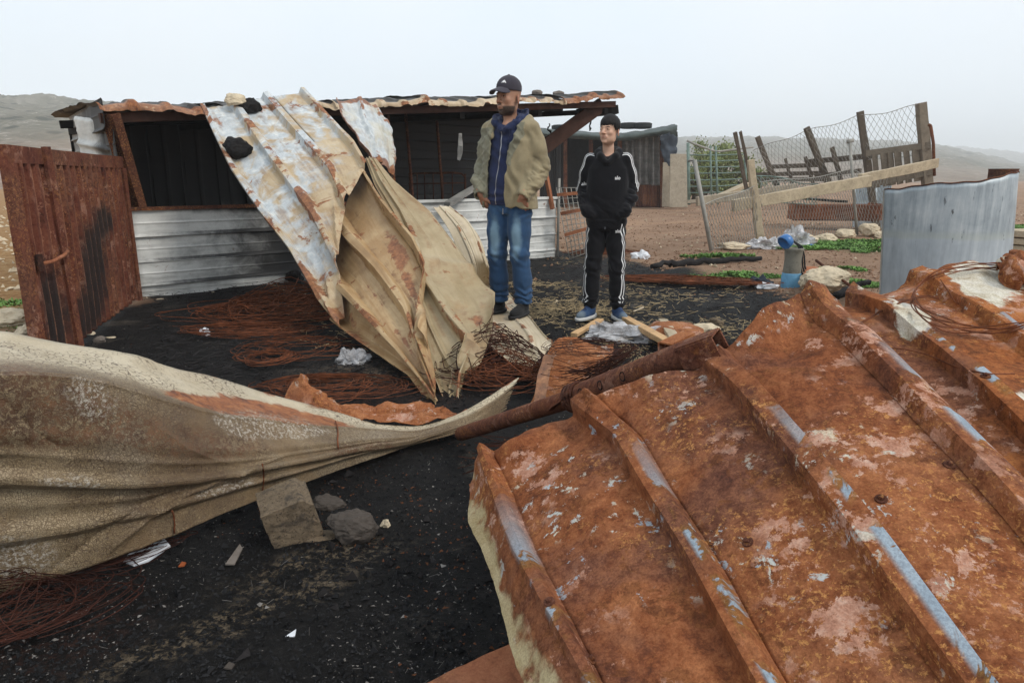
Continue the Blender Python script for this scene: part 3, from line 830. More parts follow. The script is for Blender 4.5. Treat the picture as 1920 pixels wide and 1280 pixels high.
# ------------------------------------------------------------------ haze
def haze_box():
    lo, hi = (-1900, -90, -2.6), (1900, 1850, 72)
    V = [(x, y, z) for z in (lo[2], hi[2]) for x, y in ((lo[0], lo[1]), (hi[0], lo[1]), (hi[0], hi[1]), (lo[0], hi[1]))]
    m = bpy.data.materials.new('haze'); m.use_nodes = True
    t = m.node_tree; t.nodes.clear()
    o_ = t.nodes.new('ShaderNodeOutputMaterial'); v = t.nodes.new('ShaderNodeVolumePrincipled')
    v.inputs['Color'].default_value = (.955, .98, 1, 1); v.inputs['Density'].default_value = HAZE
    v.inputs['Anisotropy'].default_value = .0
    t.links.new(v.outputs[0], o_.inputs['Volume'])
    return tag(mesh('haze', V, [(3,2,1,0),(4,5,6,7),(0,1,5,4),(1,2,6,5),(2,3,7,6),(3,0,4,7)], m, smooth=False, loc=(0, 0, 0)), kind='stuff')
HAZE = .0013
haze_box()

# ------------------------------------------------------------------ the burnt shed
SA, SB = Vector((-3.65, 6.6, 0)), Vector((.64, 10.15, 0))
SD = (SB - SA).normalized(); SN = Vector((-SD.y, SD.x, 0)); SL = (SB - SA).length
def sh(s, n, z): return SA + SD * s + SN * n + Vector((0, 0, z))
shed = thing('animal_shed', sh(SL/2, 0, 0), 'burnt open fronted animal shed with low white sheet wall and rippled roof', 'shed')
def lap(h):                                   # profile of a lapped cladding sheet, v upwards
    return lambda q, t: .016 * sstep(t, .16, .03) + .006 * (np.abs(t - .52) < .03) + .010 * sstep(t, .93, .99)
def clad(s0, s1, z0, z1, n, mat, soot, seed, name='wall_sheet', bow=.020):
    ctrl = [[sh(s0 + (s1-s0)*a, n, z0 + (z1-z0)*b) for a in (0, .33, .66, 1)] for b in (0, .5, 1)]
    return sheet(name, ctrl, (0, 1, 2, 3), mat, shed, nu=26, nv=26, rib=1, prof=lap(z1-z0), dent=bow, dscale=1.6, seed=seed, thick=.003, attrs=soot)  # soot masks also darken every sheet's lower lap edge
rows = ((-.02, .105), (.10, .335), (.33, .58), (.575, .83))
for k, (z0, z1) in enumerate(rows):
    clad(0, 2.75, z0, z1, -.006 * (k % 2), M['siding'], lambda p, q, t, a, k=k: {'soot': np.clip((a - (.38, .12, .06, .16)[k]) * 1.9 + .40 * (t < .2) + (.45 * sstep(t, .7, 1) if k == 3 else 0) + (.12 if k in (0, 1) else .0), -.1, 1)}, 3 + k)
    clad(2.76, SL, z0 - .01, z1, -.006 * (k % 2), M['siding'], lambda p, q, t, a, k=k: {'soot': np.clip((.85 - .35*a if k == 0 else .08) + .5 * (.25 - a) + .35 * (t < .16), -.1, 1)}, 13 + k)
mesh('top_rail', *beam(sh(-.02, -.01, .845), sh(2.76, -.01, .845), .05, .035), M['rust_dark'], shed, smooth=False)
mesh('top_rail', *beam(sh(2.77, -.01, .845), sh(SL, -.01, .845), .05, .035), M['siding'], shed, smooth=False)
mesh('post', *beam(P(206, 212, 6.42), G(303, 541), .14, .09, up=(.3, 1, 0), n=4, rough=.004), M['rust_dark'], shed, smooth=False)
mesh('post', *tube([sh(SL + .02, -.03, -.05), sh(SL + .02, -.04, 1.12)], .02, 8), M['mesh_grey'], shed)
for s, n_, r_ in ((2.95, .05, .028), (3.6, .7, .02), (4.15, .8, .02), (5.45, .9, .03)):
    mesh('inner_post', *tube([sh(s, n_, 0), sh(s - .03, n_, 1.0), sh(s - .08, n_ + .02, 1.98)], r_, 7), M['rust_dark'], shed)
# back and side walls
DEEP = 2.5
for k in range(8):
    z0 = .02 + k * .278
    clad(2.3 if k < 7 else 3.6, 6.6, z0, z0 + (.29 if k < 7 else .20), DEEP - .006 * (k % 2), M['siding_in'], lambda p, q, t, a, k=k: {'soot': np.clip(.74 + .1 * k - .24 * np.sin(a * 3.1) + .3 * (t < .15) + (.5 if k > 4 else 0), 0, 1)}, 33 + k, bow=.03)
for k in range(6):
    s0 = -.05 + k * .4
    ctrl = [[sh(s0 + .46 * a, DEEP - .03 * (k % 2), (1.78 + .055 * k) * b) for a in (0, .5, 1)] for b in (0, .5, 1)]
    sheet('wall_sheet', ctrl, (0, 1, 2), M['siding_in'], shed, nu=10, nv=24, rib=.012, dent=.04, dscale=1.5, seed=50 + k, attrs=lambda p, q, t, a, k=k: {'soot': np.clip(.74 + 1.1 * sstep(t, .35, .7) + .25 * (k % 3 == 0), 0, 1)})
for k in range(7):
    z0 = -.02 + k * .262
    flare = .0 if k < 5 else .05 * (k - 4)
    ctrl = [[SA + SN * (2.5 * b) - SD * (flare * (1.3 - b)) + Vector((0, 0, z0 + .27 * a)) for b in (-.02 - .06*(k > 4), .3, .65, 1)] for a in (0, .5, 1)]
    sheet('side_sheet', ctrl, (0, 1, 2, 3), M['siding_in'], shed, nu=24, nv=22, rib=1, prof=lap(.25), dent=.02, dscale=1.5, seed=70 + k, attrs=lambda p, q, t, a, k=k: {'soot': np.clip(1.0 - .9 * a, 0, 1)})
ctrl = [[P(x, y, yy) for x, y, yy in row] for row in (((205, 330, 6.7), (185, 328, 6.9), (160, 322, 7.15)), ((215, 282, 6.6), (180, 275, 6.9), (148, 268, 7.15)), ((212, 228, 6.6), (172, 222, 6.9), (135, 217, 7.2)))]
sheet('bent_side_sheet', ctrl, (0, 1, 2), M['siding'], shed, nu=30, nv=50, rib=1, prof=lambda q, t: .03 * np.exp(-((t - .5) / .05) ** 2) - .02 * sstep(t, .9, 1), dent=.02, seed=81, torn=(.03, .02, .02, .05), attrs=lambda p, q, t, a: {'soot': np.clip(1.35 - 1.9 * a, -.2, 1)})
# roof
RL, RR = P(180, 203, 6.40), P(1157, 186, 10.75)
RD = (RR - RL); RLEN = RD.length; RD.normalize()
def rf(s, n, dz=0.0): return RL + RD * s + SN * n + Vector((0, 0, dz + .03 * n))
NR = 6
for k in range(NR):
    s0, s1 = RLEN * k / NR - (.04 if k else 0), RLEN * (k + 1) / NR
    ends = .06 if k in (0, NR - 1) else 0
    ctrl = []
    for j, (n_, dz) in enumerate(((-.13, -.070), (-.05, -.008), (.3, .02), (1.2, .04), (2.1, .03), (2.9, 0))):
        row = []
        for a in (0, .25, .5, .75, 1):
            s = s0 + (s1 - s0) * a
            wob = (.030 * math.sin(s * 4.1) + .014 * math.sin(s * 9.3 + 1) + .018 * math.sin(s * 17.7 + 2.1)) * (1.0 if j < 2 else .5 if j == 2 else .3)
            if k == NR - 1 and a > .6 and j < 3: wob += .09 * (a - .6)
            row.append(rf(s, n_ + (.05 * math.sin(s * 7) if j == 0 else 0), dz + wob + .008 * k))
        ctrl.append(row)
    sheet('roof_sheet', ctrl, (0, 1, 2, 3, 4), M['roof'], shed, nu=40, nv=60, rib=.028, dent=.025, dscale=2.2, seed=90 + k, torn=(.10, 0, 0, 0), half=.2, top=.09,
          attrs=lambda p, q, t, a, k=k: {'soot': np.clip(sstep(t, .20, .27) * 1.3, 0, 1), 'edge': np.where(t < .25, .22 + (.55 if k in (0, 5) else .3 if k == 4 else 0) + (.2 if k == 1 else 0), 0)})
for n_, s0, s1, w in ((.02, .02, RLEN - .05, .09), (1.2, 0, RLEN, .08), (2.3, 0, RLEN, .08)):
    mesh('purlin', *beam(rf(s0, n_, -.085), rf(s1, n_, -.085 if n_ > .1 else -.075), w, .085, n=6, rough=.004), M['beam_brown' if n_ < .1 else 'soot'], shed, smooth=False)
for s in (.15, 1.4, 2.7, 4.0, 5.3, RLEN - .25):
    mesh('rafter', *beam(rf(s, -.02, -.165), rf(s, 2.6, -.165), .07, .07), M['soot'], shed, smooth=False)
mesh('brace', *beam(P(1020, 276, 10.3), P(1128, 196, 10.62), .20, .07, up=(0, 1, .3), n=3, rough=.006), M['beam_brown'], shed, smooth=False)
mesh('brace_end', *beam(P(1085, 213, 10.66), P(1155, 206, 10.85), .17, .14, n=2, rough=.012), M['soot'], shed, smooth=False)
for k, (x, y, l) in enumerate(((1108, 222, .18), (1087, 222, .12), (1030, 232, .14), (1132, 224, .10))):
    a = P(x, y, 10.6); rr = random.Random(k)
    mesh('hanging_scrap', *tube([a + Vector((.01*rr.uniform(-1, 1)*j, .01*j, -l * j / 5)) for j in range(6)], [.012, .008, .014, .01, .02, .004], 6), M['soot'], shed)
ctrl = [[P(x, y, 9.0) for x, y in row] for row in (((860, 250), (866, 250)), ((858, 280), (868, 282)), ((857, 300), (862, 303)))]
sheet('hanging_scrap', ctrl, (0, 1), M['siding_in'], shed, nu=6, nv=14, rib=0, dent=.02, dscale=9, seed=4, torn=(0, .1, .1, .1))
# burnt stones holding the roof down
def stone_on(px, py, Y, size, seed, mat, label, group, name='stone', drop=0.0):
    p = P(px, py, Y); V, F = rock((p.x, p.y, p.z - drop), size, seed)
    return tag(mesh(name, V, F, M[mat]), label, 'stone', group)
stone_on(1007, 184, 10.6, (.17, .17, .12), 21, 'rock_grey', 'small grey stone on the shed roof edge just behind the man\'s shoulder', 'stones on the shed roof')
stone_on(1046, 182, 10.75, (.20, .17, .09), 22, 'rock_grey', 'flat grey stone on the shed roof near its rusty right corner', 'stones on the shed roof')
stone_on(764, 197, 9.3, (.20, .2, .10), 23, 'rock_grey', 'dark stone on the cream roof edge between torn sheet and man', 'stones on the shed roof')

# bed frame and burnt poles inside the shed
bed = thing('bed_frame', sh(3.7, 1.2, 0), 'bare rusty bed frame with upright bars standing inside the burnt shed', 'bed frame')
def hp(x, y): return P(x, y, 10.4)
mesh('top_rail', *tube([hp(766, 326), hp(800, 325), hp(850, 324), hp(866, 326), hp(872, 332), hp(872, 376)], .016, 7), M['rust_dark'], bed)
mesh('lower_rail', *tube([hp(766, 345), hp(872, 343)], .012, 6), M['rust_dark'], bed)
for x in (782, 796, 812, 830, 848): mesh('bar', *tube([hp(x, 325), hp(x + 1, 378)], .009, 5), M['rust_dark'], bed)
for x in (768, 872): mesh('leg', *tube([hp(x, 326), Vector((hp(x, 326).x, hp(x, 326).y, 0))], .016, 6), M['rust_dark'], bed)
tag(mesh('fallen_pole', *beam(P(838, 384, 8.6) , P(912, 338, 9.7), .09, .06, n=3, rough=.006), M['siding_in'], smooth=False), 'charred grey pole leaning across the low wall behind the man', 'pole')

# wire grid panel beyond the wall's end
def panel_grid():
    t = thing('wire_grid_panel', G(1070, 482), 'leaning rusty wire grid panel between the white wall and the boy', 'wire panel')
    c = [P(1043, 352, 9.95), P(1098, 352, 9.95), P(1068, 486, 9.75), P(1110, 470, 9.75)]
    def at(a, b): return c[0].lerp(c[1], a).lerp(c[2].lerp(c[3], a), b)
    parts = [tube([at(k/6, 0), at(k/6, 1)], .006, 4) for k in range(7)] + [tube([at(0, k/13), at(1, k/13)], .005, 4) for k in range(14)]
    tag(mesh('wire_mesh', *join(*parts), M['mesh_grey'], t), kind='stuff')
    for b in (.10, .36, .66): mesh('flat_bar', *beam(at(-.02, b), at(1.1, b - .03), .03, .045), M['rust_plate'], t, smooth=False)
    mesh('side_bar', *beam(P(1022, 318, 10.1), P(1036, 392, 10.0), .05, .05), M['rust_plate'], t, smooth=False)
panel_grid()

# ------------------------------------------------------------------ rusty gate leaf
GB0, GB1 = Vector((-2.80, 3.88, 0)), Vector((-3.57, 6.42, 0))
gate = thing('sheet_metal_gate', GB0.lerp(GB1, .5), 'rusty ribbed metal gate leaf standing open, scorched black in patches', 'gate')
def gp(a, z, out=0.0):
    d = (GB1 - GB0).normalized(); nn = Vector((d.y, -d.x, 0))
    return GB0.lerp(GB1, a) + Vector((-.01 * z, .02 * z, z)) + nn * out
def gate_prof(q, t):
    f = q - np.floor(q)
    return -.026 * (sstep(f, .0, .10) - sstep(f, .42, .52)) - .014 * np.exp(-((f - .76) / .05) ** 2)
def gate_soot(p, q, t, a):
    g1 = np.exp(-(((a - .50) / .15) ** 2 + ((t - .38) / .30) ** 2)) * 1.0
    g2 = np.exp(-(((a - .13) / .09) ** 2 + ((t - .22) / .28) ** 2)) * 1.0
    g3 = np.exp(-(((a - .68) / .11) ** 2 + ((t - .62) / .12) ** 2)) * .8
    g4 = np.exp(-(((a - .36) / .12) ** 2 + ((t - .12) / .14) ** 2)) * .8
    f = q - np.floor(q)
    return {'soot': np.clip(g1 + g2 + g3 + g4, 0, 1), 'crest_light': np.clip(np.exp(-((f - .44) / .07) ** 2) + .8 * np.exp(-((f - .76) / .05) ** 2), 0, 1)}
NRIB = 19
ctrl = [[gp(a, z) for a in (.02, .35, .68, .98)] for z in (.03, .45, .85, 1.24)]
qs_ = np.sort(np.concatenate([np.arange(NRIB) + d for d in (0, .05, .10, .25, .42, .47, .52, .70, .76, .82)] + [[NRIB]]))
o = sheet('ribbed_panel', ctrl, tuple(np.interp([.02, .35, .68, .98], [.02, .98], [0, NRIB])), M['rust_gate'], gate, nu=NRIB * 12 + 1, nv=50, rib=1, prof=gate_prof, dent=.006, seed=5, torn=(.02, 0, 0, 0), attrs=gate_soot)
mesh('top_rail', *beam(gp(-.005, 1.27, .0), gp(1.0, 1.27, .0), .055, .10, n=6, rough=.003), M['rust_gate'], gate, smooth=False)
mesh('stile', *beam(gp(.0, .0, .02), gp(.0, 1.22, .02), .05, .07, up=(0, 1, 0), n=4, rough=.002), M['rust_gate'], gate, smooth=False)
mesh('stile', *beam(gp(.985, .0, .02), gp(.985, 1.22, .02), .05, .05, up=(0, 1, 0)), M['rust_gate'], gate, smooth=False)
mesh('middle_stile', *beam(gp(.245, .02, .045), gp(.215, 1.33, .045), .022, .06, up=(0, 1, 0), n=4, rough=.002), M['rust_gate'], gate, smooth=False)
mesh('latch', *tube([gp(.07, .64, .05), gp(.10, .645, .085), gp(.17, .66, .09), gp(.21, .675, .085), gp(.215, .66, .07)], .012, 7), M['rust_plate'], gate)
mesh('latch_plate', *beam(gp(.06, .60, .045), gp(.06, .70, .045), .012, .05, up=(0, 1, 0)), M['rust_dark'], gate, smooth=False)
# ------------------------------------------------------------------ the wrecked roof sheets in the yard
def net(rows): return [[P(*c) for c in row] for row in rows]

# long sheet that slid from the roof down to the yard, creased in the middle
fallen = thing('fallen_roof_sheet', G(760, 720), 'huge cream and pale blue roofing sheet sliding creased from the shed roof into the yard', 'roof sheet')
rows = [((375, 198, 6.55), (437, 187, 6.75), (498, 175, 6.95), (570, 167, 7.15)),
        ((432, 317, 5.98), (475, 243, 6.40), (527, 210, 6.70), (594, 192, 6.92)),
        ((487, 399, 5.55), (510, 292, 6.05), (558, 245, 6.42), (617, 219, 6.70)),
        ((540, 466, 5.20), (548, 343, 5.72), (588, 277, 6.15), (640, 243, 6.47)),
        ((595, 560, 4.84), (590, 400, 5.38), (620, 314, 5.84), (663, 266, 6.24)),
        ((642, 617, 4.52), (631, 490, 4.94), (648, 372, 5.48), (688, 306, 5.90))]
def att_a(p, q, t, a):
    fold = np.clip((t - .86) * 4.5, 0, .52) + np.clip(1 - np.abs(q - .02) / .16, 0, 1) * np.clip((t - .40) * 2.2, 0, .62)
    spot = np.exp(-(((q - 2.55) / .35) ** 2 + ((t - .82) / .10) ** 2)) * .40 + np.exp(-(((q - 1.55) / .14) ** 2 + ((t - .42) / .05) ** 2)) * .62 + np.exp(-(((q - .3) / .2) ** 2 + ((t - .07) / .05) ** 2)) * .60
    return {'edge': np.maximum(np.maximum(fold, spot), np.clip(1 - np.minimum(t, 1 - t) / .015, 0, 1) * .42), 'along': t * .62}
sheet('sheet_panel', net(rows), (-.10, 1, 2, 3.06), M['fallen'], fallen, nu=40, nv=150, rib=.060, inset=.6, dent=.006, dscale=1.3, fine=.0008, seed=1.3, torn=(.012, 0, .006, .004), attrs=att_a, thick=.003, stiff=.7, stiffu=.2, half=.15, top=.075, sharp=22,
      extra=lambda pos, q, t, n: pos + n * (.030 * np.exp(-((t - .93 + .05 * np.sin(q * 4)) / .03) ** 2) * np.sin(q * 5.1 + .6) - .0 * t)[..., None])
rows = [((618, 600, 4.72), (612, 512, 5.08), (624, 404, 5.62), (664, 293, 6.22)),
        ((642, 618, 4.50), (632, 536, 4.84), (646, 436, 5.28), (684, 320, 5.84)),
        ((672, 640, 4.30), (658, 562, 4.56), (675, 465, 4.98), (710, 364, 5.46)),
        ((703, 661, 4.10), (684, 590, 4.33), (704, 496, 4.76), (740, 401, 5.18)),
        ((735, 683, 3.90), (712, 620, 4.11), (732, 533, 4.52), (774, 442, 4.92)),
        ((765, 703, 3.72), (741, 651, 3.93), (757, 570, 4.29), (797, 490, 4.66)),
        ((785, 731, 3.58), (768, 684, 3.74), (772, 613, 4.06), (784, 556, 4.32)),
        ((800, 756, 3.45), (792, 716, 3.56), (787, 668, 3.78), (776, 622, 3.98)),
        ((806, 772, 3.36), (812, 744, 3.40), (814, 737, 3.42), (818, 730, 3.46))]
def att_b1(p, q, t, a):
    g = lambda q0, t0, sq, st, k: k * np.exp(-(((q - q0) / sq) ** 2 + ((t - t0) / st) ** 2))
    return {'edge': np.clip(g(2.60, .42, .20, .14, .80) + g(2.35, .60, .14, .22, .72) + g(1.55, .34, .10, .16, .62) + g(1.45, .66, .16, .16, .66) + g(.4, .15, .5, .10, .6) + np.clip((t - .86) * 4, 0, .6) + .42 * np.clip(1 - t / .03, 0, 1), 0, 1), 'along': t}
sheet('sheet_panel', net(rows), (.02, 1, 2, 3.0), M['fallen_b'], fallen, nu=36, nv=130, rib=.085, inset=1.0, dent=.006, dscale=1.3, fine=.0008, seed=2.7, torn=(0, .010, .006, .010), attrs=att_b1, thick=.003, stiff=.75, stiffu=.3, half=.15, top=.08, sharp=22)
rows = [((684, 296, 6.02), (692, 293, 6.02), (699, 292, 6.04), (706, 293, 6.06)),
        ((702, 346, 5.74), (714, 336, 5.76), (725, 330, 5.80), (740, 330, 5.84)),
        ((732, 398, 5.42), (752, 393, 5.44), (776, 389, 5.52), (806, 380, 5.60)),
        ((752, 450, 5.10), (776, 445, 5.14), (815, 440, 5.28), (852, 434, 5.40)),
        ((756, 512, 4.80), (782, 502, 4.76), (835, 491, 4.98), (886, 480, 5.18)),
        ((768, 562, 4.50), (811, 541, 4.50), (862, 529, 4.76), (915, 516, 4.98)),
        ((780, 612, 4.22), (838, 580, 4.28), (881, 565, 4.52), (919, 530, 4.74)),
        ((793, 657, 3.98), (866, 612, 4.08), (889, 598, 4.30), (909, 558, 4.48)),
        ((810, 697, 3.76), (888, 638, 3.92), (894, 630, 4.04), (900, 600, 4.18)),
        ((824, 732, 3.58), (862, 696, 3.68), (872, 680, 3.74), (886, 650, 3.84)),
        ((842, 762, 3.44), (856, 764, 3.45), (865, 762, 3.47), (874, 748, 3.54))]
def att_b(p, q, t, a):
    return {'edge': np.clip(.55 * np.clip(1 - np.abs(q - 4.7) / .10, 0, 1) + np.clip(1 - np.abs(q - 3.9) / .16, 0, 1) * np.clip((t - .40) * 2.5, 0, .70) + np.exp(-(((q - 4.45) / .16) ** 2 + ((t - .66) / .10) ** 2)) * .62 + np.clip((t - .90) * 4, 0, .55), 0, 1), 'along': t}
sheet('sheet_panel', net(rows), (3.1, 4, 4.4, 4.75), M['fallen_c'], fallen, nu=36, nv=150, rib=.080, inset=1.0, dent=.006, dscale=1.3, fine=.0008, seed=2.1, torn=(.0, .004, .004, .010), attrs=att_b, thick=.003, stiff=.75, stiffu=.5, half=.16, top=.07, sharp=22,
      extra=lambda pos, q, t, n: pos + n * (.018 * np.exp(-((q - 3.45) / .05) ** 2) + .014 * np.exp(-((q - 4.38) / .04) ** 2) + .03 * np.exp(-((t - .34 - .1 * (q - 4)) / .02) ** 2) * (q > 3.9))[..., None])
# pale torn sheet hanging beside it from the roof
rows = [((628, 190, 7.15), (662, 190, 7.3), (692, 192, 7.5), (702, 206, 7.7)),
        ((640, 224, 6.9), (674, 222, 7.1), (706, 222, 7.3), (728, 236, 7.5)),
        ((664, 262, 6.7), (692, 258, 6.9), (718, 262, 7.1), (735, 276, 7.3)),
        ((690, 300, 6.5), (706, 306, 6.7), (720, 316, 6.9), (732, 342, 7.1))]
sheet('torn_roof_sheet', net(rows), (0, .8, 1.6, 2.3), M['zinc_flap'], nu=36, nv=60, rib=.035, dent=.05, dscale=3, fine=.004, seed=3.7, torn=(.03, .05, .02, .06), thick=.003,
      label='pale torn roofing sheet hanging from the roof beside the huge creased sheet', cat='roof sheet')
# pale sheet below, going under the man's shoes
rows = [((812, 388, 6.75), (826, 386, 6.8), (840, 386, 6.85), (846, 392, 6.9)),
        ((846, 440, 6.5), (862, 428, 6.55), (880, 424, 6.6), (893, 440, 6.65)),
        ((868, 505, 6.25), (890, 490, 6.3), (908, 492, 6.35), (918, 505, 6.4))]
rows = net(rows) + [[G(872, 558, .05), G(895, 548, .04), G(920, 540, .045), G(944, 540, .04)],
        [G(880, 592, .03), G(915, 588, .04), G(950, 584, .045), G(985, 586, .045)],
        [G(896, 622, .05), G(940, 618, .045), G(985, 622, .045), G(1024, 634, .04)],
        [G(930, 660, .12), G(965, 655, .09), G(995, 652, .07), G(1034, 640, .05)],
        [G(975, 690, .03), G(990, 690, .05), G(1008, 680, .05), G(1036, 646, .05)]]
def att_c(p, q, t, a):
    return {'edge': np.clip((t - .80) * 3.2, 0, .62) * (1 - .4 * a), 'along': t * 1.1, 'soot': 0 * t}
flat = sheet('flat_roof_sheet', rows, (.15, 1.1, 1.9, 2.96), M['cream_flat'], nu=40, nv=130, rib=.012, dent=.006, dscale=2, fine=.002, seed=4.4, torn=(.02, .04, .03, 0), thick=.003, attrs=att_c,
      label='cream roofing sheet lying flat under the man\'s black shoes', cat='roof sheet')

# crazed cream sheet across the bottom left
rows = [((-260, 618, 1.94), (-90, 622, 1.95), (0, 628, 1.97), (110, 652, 2.06), (250, 676, 2.17), (310, 690, 2.33), (420, 720, 2.53), (560, 762, 2.72), (700, 800, 2.85), (800, 802, 2.90), (896, 762, 2.99), (972, 712, 3.16)),
        ((-260, 700, 1.57), (-90, 706, 1.58), (0, 706, 1.60), (90, 706, 1.69), (200, 718, 1.80), (310, 752, 1.97), (430, 782, 2.17), (560, 796, 2.40), (690, 808, 2.64), (790, 808, 2.79), (890, 776, 2.94), (966, 724, 3.12)),
        ((-260, 810, 1.56), (-90, 812, 1.57), (0, 806, 1.58), (110, 812, 1.68), (230, 822, 1.79), (350, 838, 1.94), (470, 842, 2.14), (590, 832, 2.35), (690, 824, 2.57), (780, 818, 2.74), (884, 786, 2.92), (960, 735, 3.10)),
        ((-260, 900, 1.57), (-90, 896, 1.58), (0, 890, 1.60), (120, 896, 1.69), (250, 902, 1.80), (370, 896, 1.95), (490, 878, 2.14), (600, 856, 2.34), (690, 836, 2.55), (775, 824, 2.72), (880, 793, 2.90), (956, 745, 3.09)),
        ((-260, 1010, 1.59), (-90, 1004, 1.60), (0, 992, 1.62), (130, 978, 1.71), (260, 955, 1.82), (380, 926, 1.97), (500, 894, 2.15), (605, 866, 2.35), (690, 842, 2.56), (770, 827, 2.72), (878, 798, 2.89), (953, 755, 3.08)),
        ((-260, 1150, 1.60), (-90, 1132, 1.61), (0, 1112, 1.63), (150, 1068, 1.72), (280, 1022, 1.83), (400, 972, 1.98), (510, 928, 2.16), (610, 890, 2.35), (690, 862, 2.55), (765, 836, 2.71), (876, 806, 2.88), (950, 766, 3.07))]
rows = list(map(list, zip(*rows)))                                        # rows run along the sheet, columns across it
def long_prof(q, t):
    e = 1 - sstep(t, .72, .95)
    w = .030 * np.exp(-((q - .42) / .10) ** 2) * 0
    r_ = .024 * np.exp(-np.abs((q - 3.02) / .16) ** 3) + .022 * np.exp(-np.abs((q - 4.05) / .16) ** 3) + .004 * np.exp(-((q - 1.9) / .2) ** 2) + .005 * np.exp(-((q - 2.4) / .10) ** 2) + .005 * np.exp(-((q - 3.55) / .10) ** 2)
    return r_ * e + .006 * np.exp(-((q - .80) / .05) ** 2) * e
def att_l(p, q, t, a):
    top = np.clip(1 - sstep(q, .45, .75), 0, 1)
    br = np.exp(-(((t - .20) / .12) ** 2 + ((q - 1.4) / .75) ** 2)) * 1.5 + np.exp(-(((t - .46) / .14) ** 2 + ((q - 1.7) / .7) ** 2)) * .85 + np.exp(-(((t - .72) / .08) ** 2 + ((q - 3.1) / .9) ** 2)) * .9
    sa = np.exp(-(((t - .60) / .09) ** 2 + ((q - 1.05) / .50) ** 2)) * 1.3 + np.exp(-(((t - .33) / .05) ** 2 + ((q - 1.1) / .5) ** 2)) * .8 + np.exp(-(((t - .28) / .05) ** 2 + ((q - 3.0) / .2) ** 2)) * .8 + np.exp(-(((t - .2) / .06) ** 2 + ((q - 4.5) / .5) ** 2)) * .9 + np.exp(-(((t - .48) / .06) ** 2 + ((q - 3.9) / .5) ** 2)) * .8 + np.exp(-(((t - .10) / .08) ** 2 + ((q - 3.4) / .5) ** 2)) * .7
    ru = np.exp(-(((t - .62) / .10) ** 2 + ((q - .50) / .36) ** 2)) * 1.15 + np.exp(-(((t - .50) / .09) ** 2 + ((q - .62) / .14) ** 2)) * .7 + np.clip(1 - q / .08, 0, 1) * .40 + np.exp(-(((t - .97) / .03) ** 2)) * .5
    return {'strip': top * .8, 'brown': br, 'salt': sa, 'rusty': ru}
def lip(pos, q, t, n):
    # upper edge turned over towards the shed, waving and kinked
    k = np.clip(1 - q / .16, 0, 1)
    out = np.array([.10, .75, .10])
    for (t0, q0), (t1, q1), d_ in (((.60, 2.3), (.30, 4.9), .016), ((.50, 2.9), (.22, 5.0), -.012), ((.40, 1.2), (.52, 2.7), .006), ((.16, .9), (.30, 2.5), -.007)):
        u = np.clip((q - q0) / (q1 - q0), 0, 1); off = t - (t0 + (t1 - t0) * u)
        on = sstep(q, min(q0, q1) - .1, min(q0, q1) + .5) * (1 - sstep(q, max(q0, q1) - .5, max(q0, q1) + .1))
        pos = pos + n * (d_ * on * np.exp(-np.abs(off) / .012))[..., None]
    return pos + k[..., None] * out * .04 + (np.clip(1 - q / .5, 0, 1) * .004 * np.sin(t * 31) * np.sin(t * 11 + 1))[..., None] * np.array([0, .4, 1])
sheet('crazed_roof_sheet', net(rows), (0, .8, 1.8, 3, 4, 5), M['crackle'], nu=110, nv=330, rib=1, prof=long_prof, dent=.008, dscale=3.2, fine=.0012, seed=6.1, stiffu=.8, stiff=.3, sharp=14, torn=(0, .05, 0, .012), thick=.003, attrs=att_l, extra=lip,
      label='crazed cream roofing sheet bent along its length with a rusty turned top edge', cat='roof sheet')
# rusty flap curled behind its far end
rows = [((528, 748, 2.82), (560, 764, 2.80), (600, 788, 2.78), (640, 806, 2.78)),
        ((562, 704, 2.98), (590, 742, 2.92), (630, 772, 2.88), (680, 796, 2.86)),
        ((584, 736, 3.02), (620, 756, 2.98), (680, 778, 2.95), (740, 800, 2.90)),
        ((660, 766, 3.05), (690, 772, 3.02), (730, 782, 2.98), (790, 802, 2.92)),
        ((720, 768, 3.08), (750, 772, 3.05), (790, 778, 3.02), (840, 786, 2.96)),
        ((790, 758, 3.16), (812, 764, 3.12), (836, 768, 3.06), (880, 768, 3.02))]
sheet('curled_rust_flap', net(rows), (0, 1, 2, 3), M['rust_fold'], nu=30, nv=60, rib=.012, dent=.035, dscale=7, fine=.004, seed=8.8, torn=(.04, .04, .10, .03), thick=.003, half=.3, top=.1,
      label='curled orange rusty flap lying behind the crazed sheet\'s upper edge', cat='metal flap')

